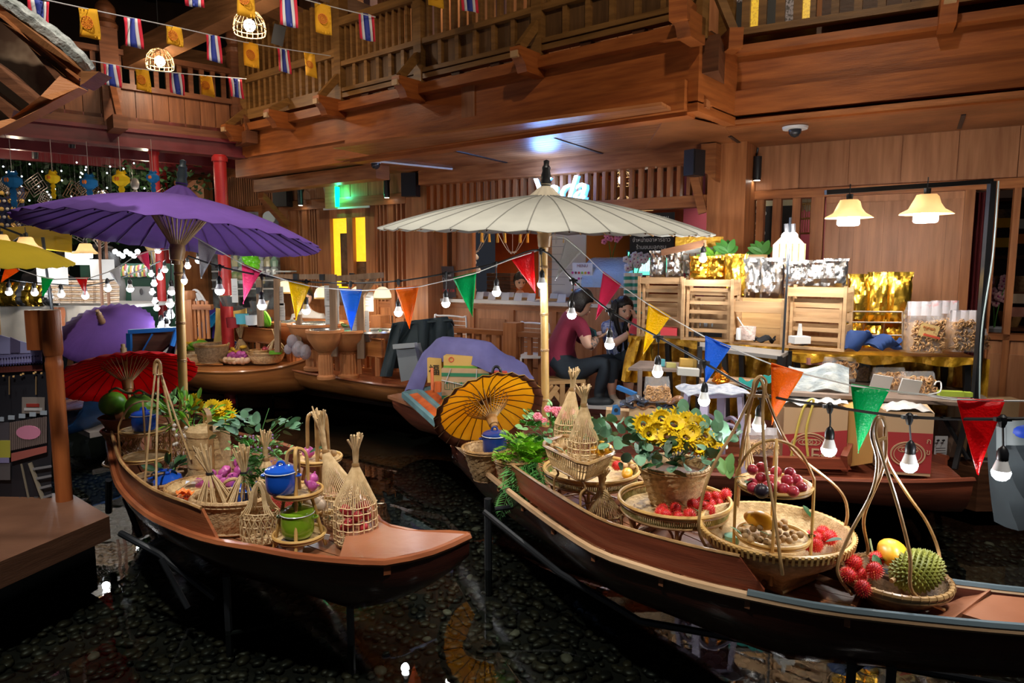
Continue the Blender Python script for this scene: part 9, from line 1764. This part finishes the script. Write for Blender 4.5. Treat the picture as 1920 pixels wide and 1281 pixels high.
def person(label,J,E,mats,head=None,hands=(),zones=None,shoes=(),name='person'):
 """J: joints name -> (point, radius); E: bones (a, b, material index); one skinned, subdivided body surface"""
 names=list(J);me=bpy.data.meshes.new('tmp');me.from_pydata([tuple(J[k][0])for k in names],[(names.index(a),names.index(b))for a,b,_ in E],[])
 o=bpy.data.objects.new('tmp',me);C.objects.link(o);md=o.modifiers.new('s','SKIN');md.use_smooth_shade=True
 for i,k in enumerate(names):r=J[k][1];r=r if isinstance(r,tuple)else (r,r);me.skin_vertices[0].data[i].radius=r
 me.skin_vertices[0].data[0].use_root=True;md2=o.modifiers.new('b','SUBSURF');md2.levels=2
 bpy.context.view_layer.update();ev=bpy.data.meshes.new_from_object(o.evaluated_get(bpy.context.evaluated_depsgraph_get()));bpy.data.objects.remove(o)
 m=MB();m.v=[v.co.copy()for v in ev.vertices];m.f=[tuple(p.vertices)for p in ev.polygons]
 segs=[(V(J[a][0]),V(J[b][0]),k)for a,b,k in E]
 def near(c):
  best=(1e9,0)
  for a,b,k in segs:
   ab=b-a;t_=max(0,min(1,(c-a).dot(ab)/max(ab.length_squared,1e-9)));d=(c-a-ab*t_).length
   if d<best[0]:best=(d,k,)
  return best[1]
 m.m=[near(sum((m.v[i]for i in f),V())/len(f))for f in m.f]
 for v in m.v:v+=V((noise.noise(v*14),noise.noise(v*14+V((5,0,0))),noise.noise(v*14+V((0,5,0)))))*.006
 b=MB();hm=None
 if head:hm=headmesh(b,*head)
 for h in hands:handmesh(b,*h)
 k=len(m.v);m.v+=b.v;m.f+=[tuple(i+k for i in f)for f in b.f];m.m+=[{0:0,1:4,2:5,3:6}[q]for q in b.m]
 p=sum(m.v,V())/len(m.v);z=min(v.z for v in m.v)
 o=ob(name,m,mats,loc=(p.x,p.y,z),ang=180);tag(o,label,'person')
 return o,hm
LIPS,EYEW=flat((.42,.14,.12)),flat((.75,.73,.7))
def hair(par,c,M,s=1,back=1.0,mat=HAIR,long=0,puff=1.0,locks=0,w_=.09):
 m=MB();k0=0;m.ball((0,0,0),(.084*puff,.100*puff,.118*puff),26,18)
 for i,v in enumerate(m.v):
  hl=.030+.020*cos(v.x*60)
  if v.y>.02 and v.z<hl+.02:v.y=min(v.y,.02+max(0,(v.z+.0))*.9);
  if v.z<-.03:v.z=-.03+(v.z+.03)*.7;v.x*=.93
  v+=v.normalized()*noise.noise(v*38)*.007
  v.z+=.006;m.v[i]=V(c)+M@(v*s)
 ob('hair',m,mat,par,ang=180)
 if long:
  for sd in (-1,1):
   m=MB();
   def g(u,v):return V(c)+M@(V((sd*(.055+.032*sin(pi*min(v*1.5,1)))+.006*sin(u*25),-.055+.085*u,.075-v*.10))*s)+V((sd*.02*v,0,-v*long+.012*sin(u*9+v*6)*0))+V((.02*sin(v*3)*sd,0,0))
   m.grid(g,12,12,.02);ob('hair_lock',m,mat,par,ang=180)
  m=MB();m.grid(lambda u,v:V(c)+M@(V(((u-.5)*.15*(1+.2*v),-.075-.02*sin(pi*u),.05-v*.08))*s)+V((0,.01*v,-v*long*1.05+.01*sin(u*20))),16,10,.03);ob('hair_back',m,mat,par,ang=180)
MAROON=pm('maroon_shirt',(.24,.018,.05),.85,var=.15,bump=.2,bscale=90);TROU=pm('dark_trousers',(.018,.03,.045),.85,var=.3)
# the seated man, back to us
Jm={'pel':(at(1046,694,6.28),(.175,.15)),'mid':(at(1044,656,6.30),(.17,.145)),'chest':(at(1053,612,6.30),(.175,.135)),'neck':(at(1070,590,6.30),.062),'nk2':(at(1076,582,6.30),.055),'sr':(at(1088,606,6.12),.072),'er':(at(1103,652,6.02),.048),'wr':(at(1121,634,6.10),.030),'sl':(at(1058,600,6.50),.07),'el':(at(1092,640,6.52),.046),'wl':(at(1116,626,6.36),.030),'sr2':(at(1098,632,6.06),.062),'hr':(at(1072,700,6.14),.105),'kr':(at(1138,677,5.98),.078),'ar':(at(1122,742,6.00),.050),'tr':(at(1133,757,5.92),.035),'hl':(at(1075,696,6.42),.10),'kl':(at(1150,672,6.28),.074),'al':(at(1138,740,6.26),.048),'tl':(at(1150,752,6.20),.034),'hem':(at(1035,706,6.26),(.19,.16))}
Em=[('pel','mid',1),('mid','chest',1),('pel','hem',1),('chest','neck',1),('neck','nk2',0),('chest','sr',1),('sr','sr2',1),('sr2','er',0),('er','wr',0),('chest','sl',1),('sl','el',1),('el','wl',0),('pel','hr',2),('hr','kr',2),('kr','ar',2),('ar','tr',3),('pel','hl',2),('hl','kl',2),('kl','al',2),('al','tl',3)]
SHOE=pm('dark_shoe',(.03,.04,.05),.6);hc=at(1088,569,6.30)
man,hM=person('seated person in maroon T-shirt seen from behind, bent over a phone',Jm,Em,[SKIN,MAROON,TROU,SHOE,HAIR,LIPS,EYEW],head=(hc,(.86,.22,-.42),1.12),hands=((at(1121,634,6.10),at(1136,626,6.12)-at(1121,634,6.10),(0,.3,1),.7,1.0,1),(at(1116,626,6.36),(1,-.3,.1),(0,-.4,1),.7,1.0,-1)))
hair(man,hc,hM,1.14,puff=1.06)
m=MB();m.box(at(1107,622,6.18),(.02,.15,.08),(.3,-.4,.5));tag(ob('phone',m,flat((.05,.18,.22),rough=.2)),'teal cased phone held by the person in maroon','phone')
m=MB();q=at(1120,762,5.94);m.box(q,(.27,.10,.03),(0,0,-.25));ob('sole',m,PAPER,man);m=MB();m.ball(q+V((.02,0,.04)),(.13,.052,.045),14,8);ob('shoe',m,SHOE,man)
TAT=pm('tattoo_ink',(.42,.25,.18),.5,col2=(.10,.10,.10),nscale=60,contrast=(.45,.52));a,b=Jm['er'][0],Jm['wr'][0];m=MB();m.tube([a.lerp(b,.12),a.lerp(b,.5),a.lerp(b,.88)],[.047,.043,.034],12,caps=False);ob('tattoo',m,TAT,man)
# the woman leaning on her hand
BLS=pm('striped_blouse',(.09,.12,.30),.8,col2=(.34,.38,.52),nscale=9,stretch=(5,5,.6),contrast=(.48,.56));SKT=pm('dark_skirt',(.022,.035,.05),.85,var=.3)
Jw={'pel':(at(1172,690,6.45),(.15,.14)),'mid':(at(1164,655,6.42),(.13,.11)),'chest':(at(1157,622,6.40),(.15,.11)),'neck':(at(1160,602,6.38),.048),'nk2':(at(1163,593,6.37),.045),'sr':(at(1138,613,6.34),.068),'er':(at(1150,646,6.10),.048),'wr':(at(1182,624,6.08),.027),'sl':(at(1178,614,6.44),.062),'el':(at(1204,642,6.20),.042),'wl':(at(1194,603,6.20),.027),'sr2':(at(1142,630,6.24),.06),'hr':(at(1160,695,6.30),.10),'kr':(at(1146,683,6.00),.085),'c1':(at(1146,712,6.02),.060),'ar':(at(1148,742,6.05),.034),'tr':(at(1157,756,5.95),.030),'hl':(at(1185,694,6.40),.10),'kl':(at(1178,688,6.05),.085),'cl':(at(1178,712,6.08),.055),'al':(at(1180,745,6.15),.034),'tl':(at(1186,757,6.05),.03)}
Ew=[('pel','mid',2),('mid','chest',1),('chest','neck',1),('neck','nk2',0),('chest','sr',1),('sr','sr2',1),('sr2','er',1),('er','wr',0),('chest','sl',1),('sl','el',1),('el','wl',0),('pel','hr',2),('hr','kr',2),('kr','c1',2),('c1','ar',0),('ar','tr',3),('pel','hl',2),('hl','kl',2),('kl','cl',2),('cl','al',0),('al','tl',3)]
hc=at(1170,579,6.28);wom,wM=person('seated person with long black hair and striped blue blouse, resting cheek on hand',Jw,Ew,[SKIN,BLS,SKT,flat((.45,.36,.28)),HAIR,LIPS,EYEW],head=(hc,(.22,-.93,-.30),1.02,0,.12),hands=((at(1182,624,6.08),(.5,-.1,.8),(-.3,-.8,.3),.8,.95,1),(at(1194,603,6.20),(-.35,.05,1),(-.7,-.2,-.2),.5,.95,-1)))
hair(wom,hc,wM,1.04,long=.36)
m=MB();m.box(at(1190,612,6.0),(.07,.012,.14),(.2,.25,0));tag(ob('phone',m,flat((.65,.08,.12),rough=.3)),'red patterned phone held by the long-haired person','phone')
m=MB();m.tube(ring(at(1178,627,6.07),.034,14,Matrix.Rotation(1.1,3,'Y')),.004,5,closed=True);ob('bracelet',m,flat((.8,.5,.1)),wom)
for nm,(dx,dy)in (('shoe',(0,0)),):m=MB();m.ball(at(1153,757,5.98),(.12,.05,.045),12,7,Matrix.Rotation(-.5,3,'Z'));ob(nm,m,flat((.5,.42,.33)),wom)
m=MB();m.tube([at(1186,655,6.1),at(1190,700,6.2)],.008,5);ob('blue_strap',m,flat((.02,.12,.4)),wom)
t=thing('low_stool','dark low stool under the long-haired person','stool',V((at(1180,700,6.5).x,6.5,.36)));q=V(t['_o']);m=MB();m.box(q+V((0,0,.27)),(.34,.3,.04));ob('seat',m,DARK_H,t)
for sx,sy in ((-1,-1),(1,-1),(1,1),(-1,1)):m=MB();m.box(q+V((sx*.14,sy*.12,.13)),(.04,.04,.26));ob('leg',m,DARK_H,t)
# people further off, upper bodies above counters
def stander(px,pyh,Y,face,shirt,label,hs=1.0,lng=0,arms=((.10,-.22,-.20),(-.10,-.22,-.20)),trous=TROU,cap=None):
 h=at(px,pyh,Y);f=V(face).normalized();x=f.cross(V((0,0,1))).normalized()
 def P(a,b,c):return h+x*a+V((f.x,f.y,0))*b+V((0,0,c))
 zf=FL-h.z+.03;k=(-.75-zf)/1
 J={'pel':(P(0,0,-.78),(.14,.10)),'mid':(P(0,0,-.56),(.13,.10)),'chest':(P(0,0,-.34),(.16,.11)),'neck':(P(0,-.01,-.18),.055),'nk2':(P(0,0,-.11),.05)}
 E=[('pel','mid',1),('mid','chest',1),('chest','neck',1),('neck','nk2',0)]
 for s,n_ in ((1,'r'),(-1,'l')):
  wv=arms[0 if s>0 else 1];J['s'+n_]=(P(s*.17,0,-.27),.06);J['e'+n_]=(P(s*.22,.04,-.50),.045);J['w'+n_]=(P(s*.10+wv[0]*0,.26,-.48+wv[2]*.2),.03);J['h'+n_]=(P(s*.09,0,-.86),.09);J['k'+n_]=(P(s*.09,.02,(-.86+zf)/2),.065);J['a'+n_]=(P(s*.09,0,zf+.06),.045);J['t'+n_]=(P(s*.09,.12,zf+.02),.035)
  E+=[('chest','s'+n_,1),('s'+n_,'e'+n_,1),('e'+n_,'w'+n_,0),('pel','h'+n_,2),('h'+n_,'k'+n_,2),('k'+n_,'a'+n_,2),('a'+n_,'t'+n_,3)]
 o,M=person(label,J,E,[SKIN,shirt,trous,SHOE,HAIR,LIPS,EYEW],head=(h,face,hs),hands=tuple((J['w'+n_][0],(f.x-x.x*s*.4,f.y-x.y*s*.4,0),(0,0,-1),.5,1,s)for s,n_ in ((1,'r'),(-1,'l'))))
 hair(o,h,M,1.04,long=lng);return o,h,M
stander(575,556,9.0,(.1,-.95,-.35),flat((.60,.56,.52),rough=.9),'cook in a pale shirt working behind the clay stoves')
stander(117,489,8.2,(.75,-.55,-.3),flat((.03,.03,.04),rough=.9),'person in black apron holding the white sign, far stall',lng=.12)
stander(205,480,8.6,(-.6,.75,-.1),flat((.30,.29,.28),rough=.9),'person in grey top with back turned, beside the sweets',lng=.12)
stander(75,478,8.4,(-.3,.9,0),flat((.02,.02,.025),rough=.9),'person in dark clothes behind the mustard umbrella',lng=.1)
stander(183,474,9.0,(.2,.9,0),flat((.16,.08,.06),rough=.9),'person with dark bobbed hair beyond the paper sign',lng=.08)
o,h,M=stander(975,527,8.9,(.2,-.9,-.4),flat((.62,.58,.55),rough=.9),'person in white bent behind the counter, by the red pennant')
